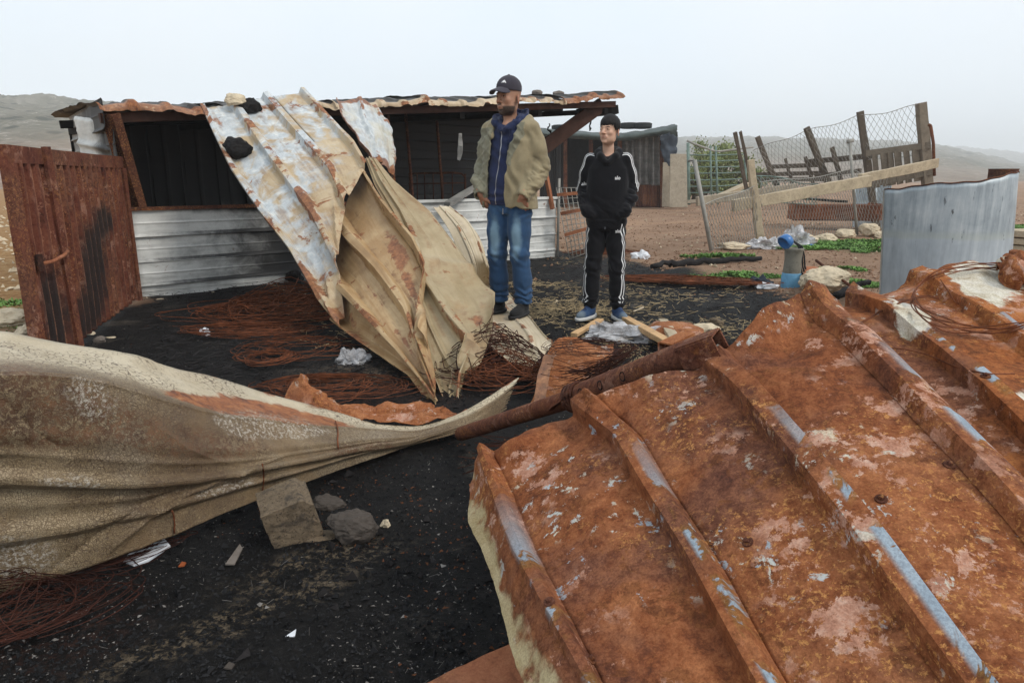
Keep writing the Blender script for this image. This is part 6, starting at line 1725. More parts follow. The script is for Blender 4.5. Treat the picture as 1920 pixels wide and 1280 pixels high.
def timber(name, a, b, w, h, mat, label, cat, group=None, seed=0, up=(0, 0, 1), n=6, rough=.006, taper=1.0, bev=.006):
    return tag(bevel(mesh(name, *beam(a, b, w, h, up=up, n=n, rough=rough, seed=seed, taper=taper), M[mat], smooth=False), bev), label, cat, group)
tag(mesh('white_sack', *rock(tuple(G(1322, 372)), (1.3, .8, .95), 61, sub=3, facet=.3), M['white_bit']), 'white sack heap behind the tubular gate bars', 'sack')
timber('pale_plank', P(1346, 370, 20), P(1402, 345, 20.4), .30, .10, 'wood_pale', 'pale plank lying slanted behind the tubular gate', 'plank')
# posts
FP = 'wooden posts of the animal pen'
def post(x0, y0, x1, y1, Yb, w, mat, lab, seed, Yt=None):
    b = P(x1, y1, Yb); t = P(x0, y0, Yt or Yb)
    return timber('pen_post', b - Vector((0, 0, .05)), t, w, w * .8, mat, lab, 'post', FP, seed, up=(0, 1, 0), n=7, rough=.009, taper=.9)
post(1407, 300, 1427, 457, 11.9, 0.126, 'wood_pale', 'pale front post of the pen with the long slanting beam fixed to it', 1)
post(1378, 248, 1400, 352, 19.5, 0.096, 'wood_dark', 'thin dark post beside the tubular gate\'s end, leaning forward', 2, 19)
post(1388, 247, 1412, 352, 19.8, 0.081, 'wood_dark', 'thin dark post crossing its twin at the gate\'s end', 3, 19)
post(1420, 256, 1463, 362, 17.5, 0.126, 'wood_dark', 'leaning post at the near end of the low rail fence', 4)
post(1512, 239, 1560, 356, 16.5, 0.141, 'wood_dark', 'leaning post in the middle of the low rail fence', 5)
post(1612, 209, 1646, 436, 15.4, 0.141, 'wood_dark', 'tall dark post standing between the leaning posts and the slatted pallet', 6)
post(1727, 193, 1744, 400, 14.6, 0.192, 'wood_old', 'tallest thick grey post at the slatted pallet\'s far end', 7)
post(1560, 276, 1582, 352, 16.2, 0.096, 'wood_dark', 'short stub post between the middle leaning post and the tall dark post', 8)
post(1472, 297, 1489, 352, 17.8, 0.074, 'wood_dark', 'short stake in the low rail fence by the first leaning post', 9)
post(1510, 294, 1528, 352, 17.6, 0.081, 'wood_dark', 'short stake in the low rail fence below the middle leaning post', 10)
tag(mesh('metal_pole', *join(tube([P(1607, 440, 13.6), P(1600, 350, 13.6), P(1593, 266, 13.6)], .028, 8), beam(P(1588, 266, 13.6), P(1600, 263, 13.6), .05, .07)), M['mesh_grey']), 'thin grey metal pole with a short cross top in front of the mesh', 'pole')
tag(mesh('metal_pole', *join(tube([P(1334, 470, 10.7), P(1318, 385, 10.75), P(1302, 300, 10.8)], .034, 8), tube([P(1302, 300, 10.8), P(1290, 302, 10.85)], .02, 6)), M['mesh_grey']), 'grey galvanised corner pole leaning at the mesh fence\'s near end', 'pole')
tag(mesh('metal_pole', *join(tube([P(1752, 330, 14.2), P(1750, 268, 14.2), P(1745, 236, 14.2)], .03, 7), tube([P(1745, 236, 14.2), P(1741, 234, 14.2)], .03, 6)), M['rust_pipe']), 'short dark metal pole just past the thick grey post', 'pole')
# beams and rails
timber('long_beam', P(1374, 386, 11.75), P(1630, 339, 13.0), .09, .20, 'wood_pale', 'long pale beam slanting across the pen in front of the mesh', 'beam', n=10, rough=.007)
timber('long_beam', P(1612, 336, 13.05), P(1757, 306, 13.9), .09, .18, 'wood_pale', 'pale beam carrying on up to the thick grey post', 'beam', n=6, rough=.008)
timber('thin_plank', P(1306, 378, 12.4), P(1492, 352, 13.4), .06, .16, 'wood_board', 'thin weathered plank behind the pale front post, above the long beam\'s end', 'plank', n=8)
for k, (x0, y0, x1, y1, Y0, Y1, w, lab) in enumerate(((1444, 313, 1540, 309, 17.7, 17, .10, 'upper rail between the two leaning posts'), (1416, 328, 1545, 324, 17.7, 17, .10, 'middle rail between the two leaning posts'), (1420, 337, 1548, 336, 17.6, 17, .09, 'lowest rail between the two leaning posts'), (1512, 304, 1640, 292, 16.8, 15.7, .12, 'rail running from the middle leaning post to the tall dark post'), (1528, 330, 1614, 320, 16.6, 15.8, .09, 'loose plank slanting below the rail by the tall dark post'))):
    timber('fence_rail', P(x0, y0, Y0), P(x1, y1, Y1), .07, w, 'wood_dark', lab, 'rail', 'rails of the low fence', k + 20, n=6, rough=.008)
pal = thing('slatted_pallet', P(1690, 345, 14.6), 'upright slatted wooden pallet between the tall dark post and thick post', 'pallet')
mesh('top_rail', *beam(P(1624, 288, 15.1), P(1745, 272, 14.5), .06, .13, n=5, rough=.006), M['wood_old'], pal, smooth=False)
mesh('lower_rail', *beam(P(1636, 346, 15.05), P(1748, 322, 14.5), .06, .12, n=5, rough=.006), M['wood_old'], pal, smooth=False)
for k, x in enumerate((1640, 1657, 1669, 1683, 1699, 1716, 1733)):
    mesh('slat', *beam(P(x, 288 - (x-1640)*.13, 15.0 - (x-1640)*.005), P(x + 5, 352 - (x-1640)*.16, 15.0 - (x-1640)*.005), .11 + .02*(k % 2), .03, up=(0, 1, 0), n=3, rough=.006, seed=k), M['wood_old'], pal, smooth=False)
# chain link
def chainlink(name, quads, cell, r, mat, label, sag=.04, seed=0, poles=()):
    t = thing(name, quads[0][3], label, 'mesh fence')
    parts = []
    for qi, (a, b, c, d) in enumerate(quads):                       # top left, top right, bottom right, bottom left
        W = ((b - a).length + (c - d).length) / 2; H = ((d - a).length + (c - b).length) / 2
        def pt(u, v):
            p = a.lerp(b, u).lerp(d.lerp(c, u), v)
            w = .5 + .5 * math.sin(u * 9 + seed) * math.cos(v * 3 + qi)
            return p + Vector((.02 * math.sin(v * 7 + u * 5), sag * w, .03 * math.sin(u * 6.3 + qi) * (1 - v)))
        nW, nH = max(2, int(W / cell)), max(2, int(H / cell))
        for sgn in (1, -1):
            for k in range(-nH, nW + nH):
                pts = []
                for j in range(nH + 1):
                    u = (k + sgn * j * .5 + (.0 if sgn > 0 else nH * .0)) / nW
                    if 0 <= u <= 1: pts.append(pt(u, j / nH))
                if len(pts) > 1: parts.append(tube(pts, r, 3, cap=False))
        parts.append(tube([pt(u, 0) for u in np.linspace(0, 1, 12)], r * 1.6, 4)); parts.append(tube([pt(u, 1) for u in np.linspace(0, 1, 12)], r * 1.3, 4))
    tag(mesh('wire_mesh', *join(*parts), mat, t), kind='stuff')
    return t
chainlink('chain_link_fence', [(P(1316, 388, 10.75), P(1424, 345, 11.9), P(1428, 456, 11.9), P(1334, 466, 10.7)), (P(1424, 345, 11.9), P(1597, 320, 13.6), P(1606, 438, 13.6), P(1428, 456, 11.9)), (P(1597, 320, 13.6), P(1668, 336, 14.0), P(1672, 440, 14.0), P(1606, 438, 13.6))], .085, .0045, M['mesh_grey'], 'sagging chain link mesh stretched low between pale front post and metal poles', .06, 1)
chainlink('chain_link_fence', [(P(1412, 282, 17.4), P(1512, 246, 16.4), P(1545, 330, 16.4), P(1450, 345, 17.4)), (P(1512, 246, 16.4), P(1613, 218, 15.3), P(1634, 330, 15.3), P(1545, 330, 16.4)), (P(1613, 218, 15.3), P(1729, 197, 14.5), P(1738, 290, 14.5), P(1628, 300, 15.3))], .10, .0042, M['mesh_grey'], 'high loose chain link mesh hung between the tall posts against the sky', .12, 4)
chainlink('green_netting', [(P(1424, 330, 15.2), P(1540, 345, 15.4), P(1540, 384, 15.2), P(1440, 380, 15.0))], .12, .008, M['green_bar'], 'crumpled green netting behind the long pale beam', .3, 7)
# trough and grey sheets in the pen
tr = thing('rusty_trough', G(1560, 425), 'long rusty brown feeding trough lying behind the low mesh', 'trough')
A_, B_ = P(1488, 398, 15.6), P(1640, 398, 14.9)
for nm, dy_, up_ in (('front_side', -.22, (0, -.35, 1)), ('back_side', .22, (0, .35, 1))):
    mesh(nm, *beam(A_ + Vector((0, dy_, 0)), B_ + Vector((0, dy_, 0)), .03, .34, up=up_), M['rust_plate'], tr, smooth=False)
mesh('trough_floor', *beam(A_ + Vector((0, 0, -.16)), B_ + Vector((0, 0, -.16)), .42, .03), M['rust_dark'], tr, smooth=False)
for p in (A_, B_): mesh('end_plate', *beam(p + Vector((0, -.3, .02)), p + Vector((0, .3, .02)), .03, .34), M['rust_plate'], tr, smooth=False)
ctrl = [[P(1598, 430, 15.9), P(1640, 432, 15.7), P(1672, 436, 15.5)], [P(1600, 385, 16), P(1640, 380, 15.8), P(1672, 380, 15.6)], [P(1604, 338, 16.2), P(1640, 336, 16), P(1672, 330, 15.8)]]
sheet('grey_sheet', ctrl, (0, 1, 2), M['zinc'], nu=16, nv=16, rib=.02, dent=.05, dscale=1.5, seed=130, thick=.008, label='dull grey metal sheet standing in the pen behind the tall dark post', cat='metal sheet')
timber('rubble_board', P(1500, 372, 15.9), P(1585, 378, 15.7), .5, .05, 'char', 'dark board lying in the pen behind the green netting', 'board')

# ------------------------------------------------------------------ tank, drum, planks on the right
tc = Vector((P(1779, 500, 5.9).x, 6.15, 0))
tk = thing('galvanised_tank', tc, 'tall curved galvanised steel tank shell, grey with dark streaks and uneven rim', 'tank')
th = np.linspace(R(188), R(352), 56); zs = np.linspace(0, 1, 26)
Rr = .55
V, F = [], []
for z in zs:
    for a in th:
        x = math.cos(a) * Rr; y = math.sin(a) * Rr * .85
        top = 1.045 + .15 * (x / Rr + 1) / 2 + .010 * math.sin(a * 5) + .004 * math.sin(a * 17)
        V.append((tc.x + .10 * (1 - z) + x * (1 + .02 * (1 - z) + .006 * math.sin(z * 3 + a)), tc.y + y, z * top))
m_ = len(th)
for i in range(len(zs) - 1):
    for j in range(m_ - 1): F.append((i*m_+j, i*m_+j+1, (i+1)*m_+j+1, (i+1)*m_+j))
solid(mesh('shell', V, F, M['zinc'], tk), .004)
top_line = [Vector(v) for v in V[-m_:]]
mesh('rim_edge', *tube([p + Vector((0, -.003, .002)) for p in top_line], .006, 6), M['rust_dark'], tk)
for a_ in (0, m_ - 1): mesh('edge_strip', *tube([Vector(V[i*m_ + a_]) for i in range(len(zs))], .009, 6), M['mesh_grey'], tk)
dp = P(1882, 318, 12.0)
dr = thing('rusty_drum', Vector((dp.x, dp.y, 0)), 'rusty brown steel drum standing behind the grey tank', 'drum')
V, F = lathe([(.0, .0), (.215, .0), (.22, .02), (.205, .3), (.22, .33), (.205, .36), (.212, .7), (.225, .73), (.21, .76), (.216, dp.z), (.226, dp.z + .012), (.20, dp.z - .01), (.0, dp.z - .02)], (dp.x, dp.y, 0), 30)
mesh('drum_body', V, F, M['rust_dark'], dr)
for k, (y, lab) in enumerate(((438, 'upper pale plank stacked beyond the grey tank'), (452, 'middle pale plank stacked beyond the grey tank'), (466, 'lowest pale plank of the stack beyond the grey tank'))):
    timber('stacked_plank', P(1898, y, 8.1), P(1990, y - 6, 8.6), .3, .075, 'wood_pale', lab, 'plank', 'planks beyond the tank', k, n=4)

# ------------------------------------------------------------------ pump standpipe, hoses
pp0 = G(1482, 538)
pu = thing('pump_standpipe', pp0, 'mossy grey standpipe with sky blue foot beside the pale boulder', 'standpipe')
sc_ = pp0.y / FPX
V, F = lathe([(16.5*sc_, .14), (16*sc_, .2), (15*sc_, .30), (16.5*sc_, .385), (18*sc_, .40), (18*sc_, .415), (12*sc_, .415), (12*sc_, .36)], pp0, 22)
mesh('pipe_body', V, F, M['pipe_grey'], pu)
V, F = lathe([(17.5*sc_, -.02), (17.8*sc_, .0), (18*sc_, .12), (17*sc_, .135), (17.6*sc_, .15), (15*sc_, .155)], pp0, 22)
mesh('blue_foot', V, F, M['blue_base'], pu)
p = P(1474, 452, pp0.y - .02)
V, F = lathe([(.0, .045), (.055, .045), (.07, .03), (.078, -.04), (.066, -.045), (.06, -.03), (.0, -.02)], (0, 0, 0), 18)
rt = Matrix.Rotation(R(55), 3, 'Y') @ Matrix.Rotation(R(-20), 3, 'X')
tag(mesh('blue_cap', np.array([tuple(p + rt @ Vector(v)) for v in V]), F, M['blue_plastic']), 'bright blue plastic cap lying on top of the standpipe', 'cap')
for k in range(3):
    x = 1492 + k * 4
    tag(mesh('hose', *tube([P(1488 + k*3, 452 + k*2, pp0.y - .03), P(1498 + k*3, 462, pp0.y - .03), P(x + 8, 480, pp0.y - .04), P(x + 9, 500, pp0.y - .02), P(x + 14 + 2*k, 522, pp0.y), P(x + 24 + 3*k, 534, pp0.y + .02)], .009, 7), M['hose']), ('black hose bending down close against the standpipe', 'middle black hose of the three beside the standpipe', 'outermost black hose beside the standpipe')[k], 'hose', 'hoses at the standpipe')
ctrl = [[P(1502, 526, 6.9), P(1530, 524, 6.9)], [P(1512, 500, 7.3), P(1545, 502, 7.3)]]
sheet('clay_red_plate', ctrl, (0, 1), M['rust_plate'], nu=12, nv=12, rib=0, dent=.03, seed=140, thick=.012, label='red brown plate leaning behind the standpipe hoses', cat='metal plate')

# ------------------------------------------------------------------ stones
def rock_at(px, py, w, d, h, seed, mat, label, group=None, name='stone', sub=5, facet=.85, dz=-.02):
    p = G(px, py); V, F = rock((p.x, p.y, dz), (w, d, h), seed, sub, facet)
    o = mesh(name, V, F, M[mat]); o.data.set_sharp_from_angle(angle=R(24))
    return tag(o, label, 'stone', group)
SG = 'pale stones along the mesh fence'
rock_at(1549, 552, .52, .42, .30, 201, 'rock_pale', 'big pale yellow boulder beside the standpipe with a rod leaning on it')
rock_at(1372, 468, .55, .34, .16, 202, 'rock_pale', 'long low pale stone at the foot of the leaning corner pole', SG)
rock_at(1512, 458, .38, .3, .22, 203, 'rock_pale', 'pale stone just behind the blue cap', SG)
rock_at(1546, 454, .45, .3, .18, 204, 'rock_pale', 'pale flat stone left of the metal pole\'s foot', SG)
rock_at(1585, 446, .46, .34, .19, 205, 'rock_pale', 'rounded pale stone touching the metal pole\'s foot', SG)
rock_at(1628, 444, .42, .3, .27, 206, 'rock_pale', 'pointed pale stone just past the metal pole\'s foot', SG)
rock_at(1652, 446, .36, .3, .16, 207, 'rock_pale', 'low pale stone half hidden by the tank', SG)
rock_at(1470, 464, .25, .2, .10, 208, 'rock_pale', 'small pale stone under the crumpled film by the pen', SG)
rock_at(20, 612, .46, .36, .16, 211, 'rock_pale', 'pale stone in the green weeds left of the gate', 'stones outside the gate')
rock_at(62, 636, .26, .26, .18, 212, 'rock_pale', 'rounded pale stone touching the gate\'s outer edge', 'stones outside the gate')
rock_at(660, 1010, .17, .12, .11, 221, 'rock_dark', 'dark grey angular stone on black ground near the concrete block')
rock_at(618, 948, .13, .10, .07, 223, 'rock_dark', 'dark stone just behind the angular grey stone')
rock_at(724, 985, .045, .04, .04, 222, 'rock_pale', 'tiny tan stone beside the angular grey stone')
rock_at(300, 562, .10, .07, .035, 224, 'rock_pale', 'flat pale stone at the foot of the white wall', 'small stones by the gate')
rock_at(187, 640, .10, .08, .06, 225, 'rock_grey', 'small greyish stone by the gate\'s lower edge', 'small stones by the gate')
rock_at(208, 632, .09, .06, .03, 226, 'rock_pale', 'thin pale stone next to the gate\'s lower edge', 'small stones by the gate')
rock_at(170, 628, .07, .07, .05, 227, 'rock_pale', 'tiny pale stone tucked against the gate ribs', 'small stones by the gate')
rock_at(552, 530, .22, .16, .16, 228, 'char', 'burnt black stone under the fallen sheet\'s long edge')
rock_at(1322, 622, .24, .16, .09, 229, 'rock_pale', 'flat cream stone on the charred ground past the pipe\'s box end')
rock_at(1340, 612, .14, .1, .10, 230, 'concrete', 'small squared stone behind the pipe\'s box end')
rock_at(1128, 470, .3, .2, .1, 231, 'rock_grey', 'low grey stone on the burnt edge behind the boy')
def on_sheet(o, px, py, size, seed, mat, label):
    p, n_ = on_surface(o, px, py)
    V, F = rock((0, 0, 0), size, seed, 5, .8)
    V = V - np.array((0, 0, size[2] * .22))
    q = n_.lerp(Vector((0, 0, 1)), .35).normalized().to_track_quat('Z', 'Y').to_matrix()
    tag(mesh('burnt_stone', np.array([tuple(p + q @ Vector(v)) for v in V]), F, M[mat]), label, 'stone', 'burnt stones on the fallen sheet')
top_panel = [o for o in fallen.children if o.name.startswith('sheet_panel')][0]
on_sheet(top_panel, 447, 292, (.27, .25, .20), 241, 'rock_burnt', 'black and white burnt stone on the pale sheet\'s outer edge')
on_sheet(top_panel, 470, 206, (.22, .20, .17), 242, 'rock_burnt', 'black burnt stone near the top of the pale sheet')
on_sheet(top_panel, 440, 192, (.22, .2, .1), 243, 'rock_pale', 'pale stone on the roof edge next to the topmost burnt stone')

# concrete block under the crazed sheet
bk = thing('concrete_block', G(540, 1000), 'broken hollow concrete block lying tilted under the crazed sheet', 'concrete block')
def block():
    L, W, H = .160, .155, .150
    bm = bmesh.new(); bmesh.ops.create_cube(bm, size=1)
    bmesh.ops.scale(bm, vec=(L, W, H), verts=bm.verts)
    bmesh.ops.subdivide_edges(bm, edges=bm.edges, cuts=9, use_grid_fill=True)
    V = np.array([tuple(v.co) for v in bm.verts]); F = [tuple(v.index for v in f.verts) for f in bm.faces]; bm.free()
    cut = np.clip((V[:, 0] + V[:, 2] * .8 - .115) * 1.0, 0, 1)
    V -= cut[:, None] * np.array((.7, 0, .6))
    V -= V / np.linalg.norm(V, axis=1)[:, None] * (np.clip(np.abs(fbm(V * 26, 3)) * .008 + np.abs(fbm(V * 80, 2)) * .003, 0, .02))[:, None]
    return V, F
V, F = block()
rt = Matrix.Rotation(R(24), 3, 'Z') @ Matrix.Rotation(R(-14), 3, 'Y') @ Matrix.Rotation(R(6), 3, 'X')
c0 = G(532, 1030) + Vector((.0, .08, .105))
V2 = np.array([tuple(c0 + rt @ Vector(v)) for v in V]); V2[:, 2] -= V2[:, 2].min() + .012
mesh('block_body', V2, F, M['concrete'], bk, smooth=False)
V, F = rock((c0.x + .10, c0.y - .02, -.01), (.16, .1, .03), 251, 3)
mesh('broken_flake', V, F, M['concrete'], bk, smooth=False)

# ------------------------------------------------------------------ wire tangles
def tangle(px, py, rx, ry, n, seed, label, mat='wire', r=.0022, z=.03, h=.08, rot_=0.0, loose=.5, base=None):
    rr = np.random.RandomState(seed); c = G(px, py) if base is None else base
    parts = []
    for k in range(n):
        m = rr.randint(26, 60); t = np.linspace(0, rr.uniform(.6, 2.2) * math.pi, m) + rr.uniform(0, 6.28)
        ax, ay = rx * rr.uniform(.35, 1.0), ry * rr.uniform(.35, 1.0)
        ox, oy = rr.normal(size=2) * np.array((rx, ry)) * .28 * loose
        x = np.cos(t) * ax + ox; y = np.sin(t) * ay + oy
        wob = fbm(np.stack([t * .8 + k * 9.1, 0*t, 0*t + seed], -1), 2)
        x = x + wob * rx * .12; y = y + np.roll(wob, 5) * ry * .12
        zz = np.abs(z + h * rr.rand() * (1 - np.clip(np.hypot(x / rx, y / ry), 0, 1)) + .03 * rr.rand() + wob * .02) 
        ca, sa = math.cos(rot_), math.sin(rot_)
        parts.append(tube(np.stack([c.x + x*ca - y*sa, c.y + x*sa + y*ca, c.z + zz], -1), r * rr.uniform(.7, 1.2), 3, cap=False))
    return tag(mesh('wire_tangle', *join(*parts), M[mat]), label, 'wire', 'tangles of burnt wire')
tangle(545, 590, .70, .50, 95, 1, 'wide tangle of rusty wire on the black floor under the fallen sheet', r=.0032, h=.30, loose=1.0)
tangle(470, 628, .50, .22, 40, 12, 'stray rusty wires trailing out of the wide tangle', r=.002, h=.03)
tangle(503, 684, .22, .20, 22, 2, 'neat ring of rusty wire lying on the black floor', r=.0022, h=.02, loose=.12)
tangle(560, 660, .42, .30, 22, 13, 'loose open loops of rusty wire beyond the neat ring', r=.0018, h=.04, loose=.7)
tangle(925, 690, .34, .36, 75, 3, 'dense dark wire tangle between the fallen sheet and folded roof piece', 'wire_dark', r=.0028, h=.34, loose=1.1)
tangle(950, 722, .30, .2, 45, 4, 'dark wire clump beside the crazed sheet\'s pointed tip', 'wire', r=.0024, h=.22, loose=1.1)
tangle(620, 740, .40, .22, 50, 5, 'thin rusty wires around the curled rust flap', r=.0018, h=.07)
tangle(1285, 533, .80, .22, 120, 6, 'long low heap of rusty wire on the charred ground behind the boy', r=.0035, h=.06, rot_=-.25)
tangle(1130, 478, .5, .3, 60, 7, 'rusty wire heap at the foot of the wire grid panel', r=.003, h=.12)
tangle(5, 1172, .22, .13, 75, 8, 'red brown wire bundle below the crazed sheet at the picture\'s edge', 'wire_mid', r=.0014, h=.12, rot_=.5, loose=1.1)
tangle(185, 1075, .24, .07, 45, 14, 'red brown wire strands along the foot of the crazed sheet', 'wire_mid', r=.0013, h=.04, rot_=.55)
tangle(1090, 628, .26, .16, 22, 9, 'fine rusty wire spread over the folded roof piece', 'wire_dark', r=.0015, h=.05, base=P(1110, 668, 3.46))
def brush(px0, py0, Y0, px1, py1, Y1, n, seed, label, spread=.06, mat='wire_dark', r=.0018):
    rr = np.random.RandomState(seed); a, b = P(px0, py0, Y0), P(px1, py1, Y1); parts = []
    for k in range(n):
        o1 = Vector(rr.normal(size=3) * spread * .35); o2 = Vector(rr.normal(size=3) * spread); t1 = rr.uniform(.55, 1.0); t0 = rr.uniform(0, .2)
        pts = []
        for t in np.linspace(t0, t1, 14):
            p = a.lerp(b, t) + o1.lerp(o2, t) + Vector((0, 0, -.10 * math.sin(t * math.pi) * .5 + .01 * math.sin(9 * t + k)))
            pts.append((p.x, p.y, max(p.z, .004)))
        parts.append(tube(pts, r, 3, cap=False))
    return tag(mesh('wire_brush', *join(*parts), M[mat]), label, 'wire', 'tangles of burnt wire')
brush(1130, 768, 2.12, 905, 878, 2.30, 260, 1, 'straight sheaf of dark wires hanging under the rusty pipe', .05)
brush(1190, 650, 3.4, 1040, 700, 3.2, 70, 2, 'short dark wires showing between folded roof piece and pipe', .05)
def coil(label, pts_fn, n, seed, mat='wire', r=.0018):
    parts = []; rr = np.random.RandomState(seed)
    for k in range(n): parts.append(tube(pts_fn(k, rr), r, 5, cap=False))
    return tag(mesh('wire_coil', *join(*parts), M[mat]), label, 'wire', 'wire lying on the patched sheet')
def ring(k, rr):
    c = P(1835, 588, 2.02) + Vector((0, 0, .05)); out = []
    for t in np.linspace(R(75), R(345), 46):
        e = 1 + .035 * k * math.sin(t * 1.0 + 1) + .01 * math.sin(5 * t + k)
        x = 130 * math.cos(t) * e * (1 + .02 * k); y = -62 * math.sin(t) * e
        p, n_ = on_surface(fs, 1835 + x, 578 + y)
        if p is None: p = P(1835 + x, 578 + y, 2.35)
        out.append(tuple(p + Vector((0, 0, .014 + .003 * k + .012 * math.sin(t * 3 + k) ** 2))))
    o_ = np.array(out)
    for _ in range(4): o_[1:-1] = (o_[:-2] + 2 * o_[1:-1] + o_[2:]) / 4
    return o_
coil('open coil of thin rusty wire resting on the ash patched sheet', ring, 6, 1)
def strand(pts, lift=.012):
    o_ = []
    for x, y in pts:
        p, n_ = on_surface(fs, x, y)
        if p is None: p, n_ = on_surface(rs, x, y)
        if p is None: p = P(x, y, 2.0)
        o_.append(tuple(p + Vector((0, 0, lift))))
    o_ = np.array(o_); u = np.linspace(0, len(o_) - 1, 40)
    o_ = np.stack([np.interp(u, range(len(o_)), o_[:, j]) for j in range(3)], -1)
    for _ in range(6): o_[1:-1] = (o_[:-2] + 2 * o_[1:-1] + o_[2:]) / 4
    return o_
coil('two rusty wires running from the wire coil to the sheet\'s buckled end', lambda k, rr: strand([(1612, 616 - 3*k), (1650, 592 - 2*k), (1690, 572 + 2*k), (1735, 560 + 3*k), (1760, 566 + 2*k)]), 2, 2)
coil('single thin wire arching across the patched sheet\'s rib', lambda k, rr: strand([(1648, 663), (1690, 664), (1740, 676), (1790, 700), (1850, 714), (1900, 712)], .016), 1, 3)
coil('bent hook of wire on the white ash patch', lambda k, rr: strand([(1762, 532), (1775, 552), (1790, 575), (1797, 578), (1793, 566)], .014), 1, 4)
p, n_ = on_surface(bpy.data.objects['crazed_roof_sheet'], 490, 872)
for (x0, y0, x1, y1), lab in (((490, 870, 492, 934), 'short rusty wire hanging on the crazed sheet below its middle'), ((320, 954, 328, 1008), 'short rusty wire hanging lowest on the crazed sheet'), ((628, 792, 634, 842), 'short rusty wire bent over the crazed sheet\'s top edge')):
    pts = []
    for t in np.linspace(0, 1, 7):
        p, n_ = on_surface(bpy.data.objects['crazed_roof_sheet'], x0 + (x1-x0)*t + 2*math.sin(t*5), y0 + (y1-y0)*t)
        if p is not None: pts.append(tuple(p + n_ * .007))
    if len(pts) > 2: tag(mesh('hanging_wire', *tube(pts, .0028, 5), M['wire']), lab, 'wire', 'short wires on the crazed sheet')

# ------------------------------------------------------------------ loose timber, plastic, scraps
def stick(px0, py0, px1, py1, w, h, mat, label, name='wooden_stick', z0=.03, z1=.03, cat='stick', seed=0, group=None):
    return timber(name, G(px0, py0, z0), G(px1, py1, z1), w, h, mat, label, cat, group, seed, n=5, rough=.003, bev=.003)
stick(1076, 628, 1126, 600, .055, .03, 'wood_fresh', 'short tan stick on the ground in front of the boy\'s shoe', group='loose timber', z0=.03, z1=.05)
stick(1172, 597, 1268, 652, .07, .04, 'wood_fresh', 'long orange plank end running from the boy\'s shoe to the pipe', 'broken_plank', .04, .12, 'plank', 3, 'loose timber')
stick(1243, 601, 1268, 640, .075, .03, 'wood_pale', 'pale splintered plank standing behind the pipe\'s box end', 'broken_plank', .03, .14, 'plank', 4, 'loose timber')
stick(1188, 584, 1206, 576, .02, .012, 'wood_pale', 'tiny pale stick on the charred ground past the boy\'s shoe', group='loose timber')
ctrl = [[G(1208, 630, .03), G(1255, 655, .05), G(1310, 655, .06)], [G(1212, 612, .03), G(1260, 616, .10), G(1320, 630, .10)], [G(1225, 606, .02), G(1270, 604, .06), G(1318, 618, .04)]]
sheet('orange_sheet_scrap', ctrl, (0, 1, 2), M['rust_fold'], nu=24, nv=20, rib=0, dent=.03, dscale=5, seed=150, torn=(.08, .05, .08, .08), label='crumpled orange scrap of sheet between the planks and the big rusty sheet', cat='metal scrap')
def charred(px0, py0, px1, py1, r, label, z0=.05, z1=.05, seed=0):
    a, b = G(px0, py0, z0), G(px1, py1, z1); rr = np.random.RandomState(seed)
    pts = [a.lerp(b, t) + Vector(rr.normal(size=3) * r * .25) for t in np.linspace(0, 1, 12)]
    return tag(mesh('charred_branch', *tube(pts, [r * (1 - .45 * t) * rr.uniform(.85, 1.15) for t in np.linspace(0, 1, 12)], 8), M['char']), label, 'branch', 'charred wood')
charred(1255, 493, 1428, 484, .055, 'long charred branch lying on the dirt in front of the green weeds', seed=1)
charred(1222, 497, 1300, 488, .035, 'thin charred stick at the long branch\'s thicker end', seed=2)
charred(1566, 556, 1634, 524, .045, 'charred board end lying against the pale boulder', .06, .18, seed=3)
charred(1590, 548, 1608, 536, .02, 'small charred stub beside the pale boulder', .05, .1, seed=4)
tag(mesh('metal_rod', *tube([P(1530, 488, 7.0), P(1566, 515, 6.7), P(1602, 542, 6.4)], .014, 7), M['rust_dark']), 'dark iron rod leaning over the pale boulder', 'rod')
def crumple(px, py, size, seed, mat, label, cat, name, z=.0, h=.1, sub=4):
    v, f = ico(sub); v = v.copy(); rr = np.random.RandomState(seed)
    v = v * (1 + .55 * fbm(v * 1.7 + seed, 3) + .25 * np.abs(fbm(v * 5 + seed, 2)))[:, None]
    v *= np.array((size[0] / 2, size[1] / 2, h)); v[:, 2] = np.maximum(v[:, 2] + h * .3, .0) * (1 + .3 * fbm(v * 14, 2)); v[:, 2] -= v[:, 2].min()
    p = G(px, py, z)
    return tag(mesh(name, v + np.array(p), f, M[mat], smooth=False), label, cat)
crumple(1168, 634, (.46, .26), 1, 'film', 'crumpled clear plastic film on the charred ground before the boy', 'plastic film', 'plastic_film', h=.07)
crumple(664, 680, (.19, .14), 2, 'film', 'crumpled clear plastic bag under the fallen sheet\'s lower edge', 'plastic bag', 'plastic_bag', h=.06)
crumple(1432, 466, (.55, .3), 3, 'film', 'crumpled plastic film beside the pale front post', 'plastic film', 'plastic_film', h=.13)
crumple(1492, 461, (.5, .3), 4, 'film', 'pinkish plastic film heap behind the blue cap', 'plastic film', 'plastic_film', h=.2)
crumple(385, 628, (.065, .06), 5, 'white_bit', 'small crumpled white foil ball on the black floor', 'foil ball', 'foil_ball', h=.04, sub=3)
crumple(1200, 486, (.25, .14), 6, 'white_bit', 'white paper scrap on the burnt edge behind the boy', 'paper scrap', 'paper_scrap', h=.08, sub=3)
crumple(1440, 540, (.22, .1), 7, 'white_bit', 'white plastic scrap left of the standpipe foot', 'plastic scrap', 'plastic_scrap', h=.04, sub=3)
crumple(1425, 536, (.24, .16), 8, 'tarp_blue', 'dark rag heap left of the standpipe foot', 'rag', 'dark_rag', h=.07, sub=3)
crumple(1520, 464, (.1, .1), 9, 'blue_plastic', 'small blue plastic scrap by the stones', 'plastic scrap', 'plastic_scrap', h=.05, sub=2)
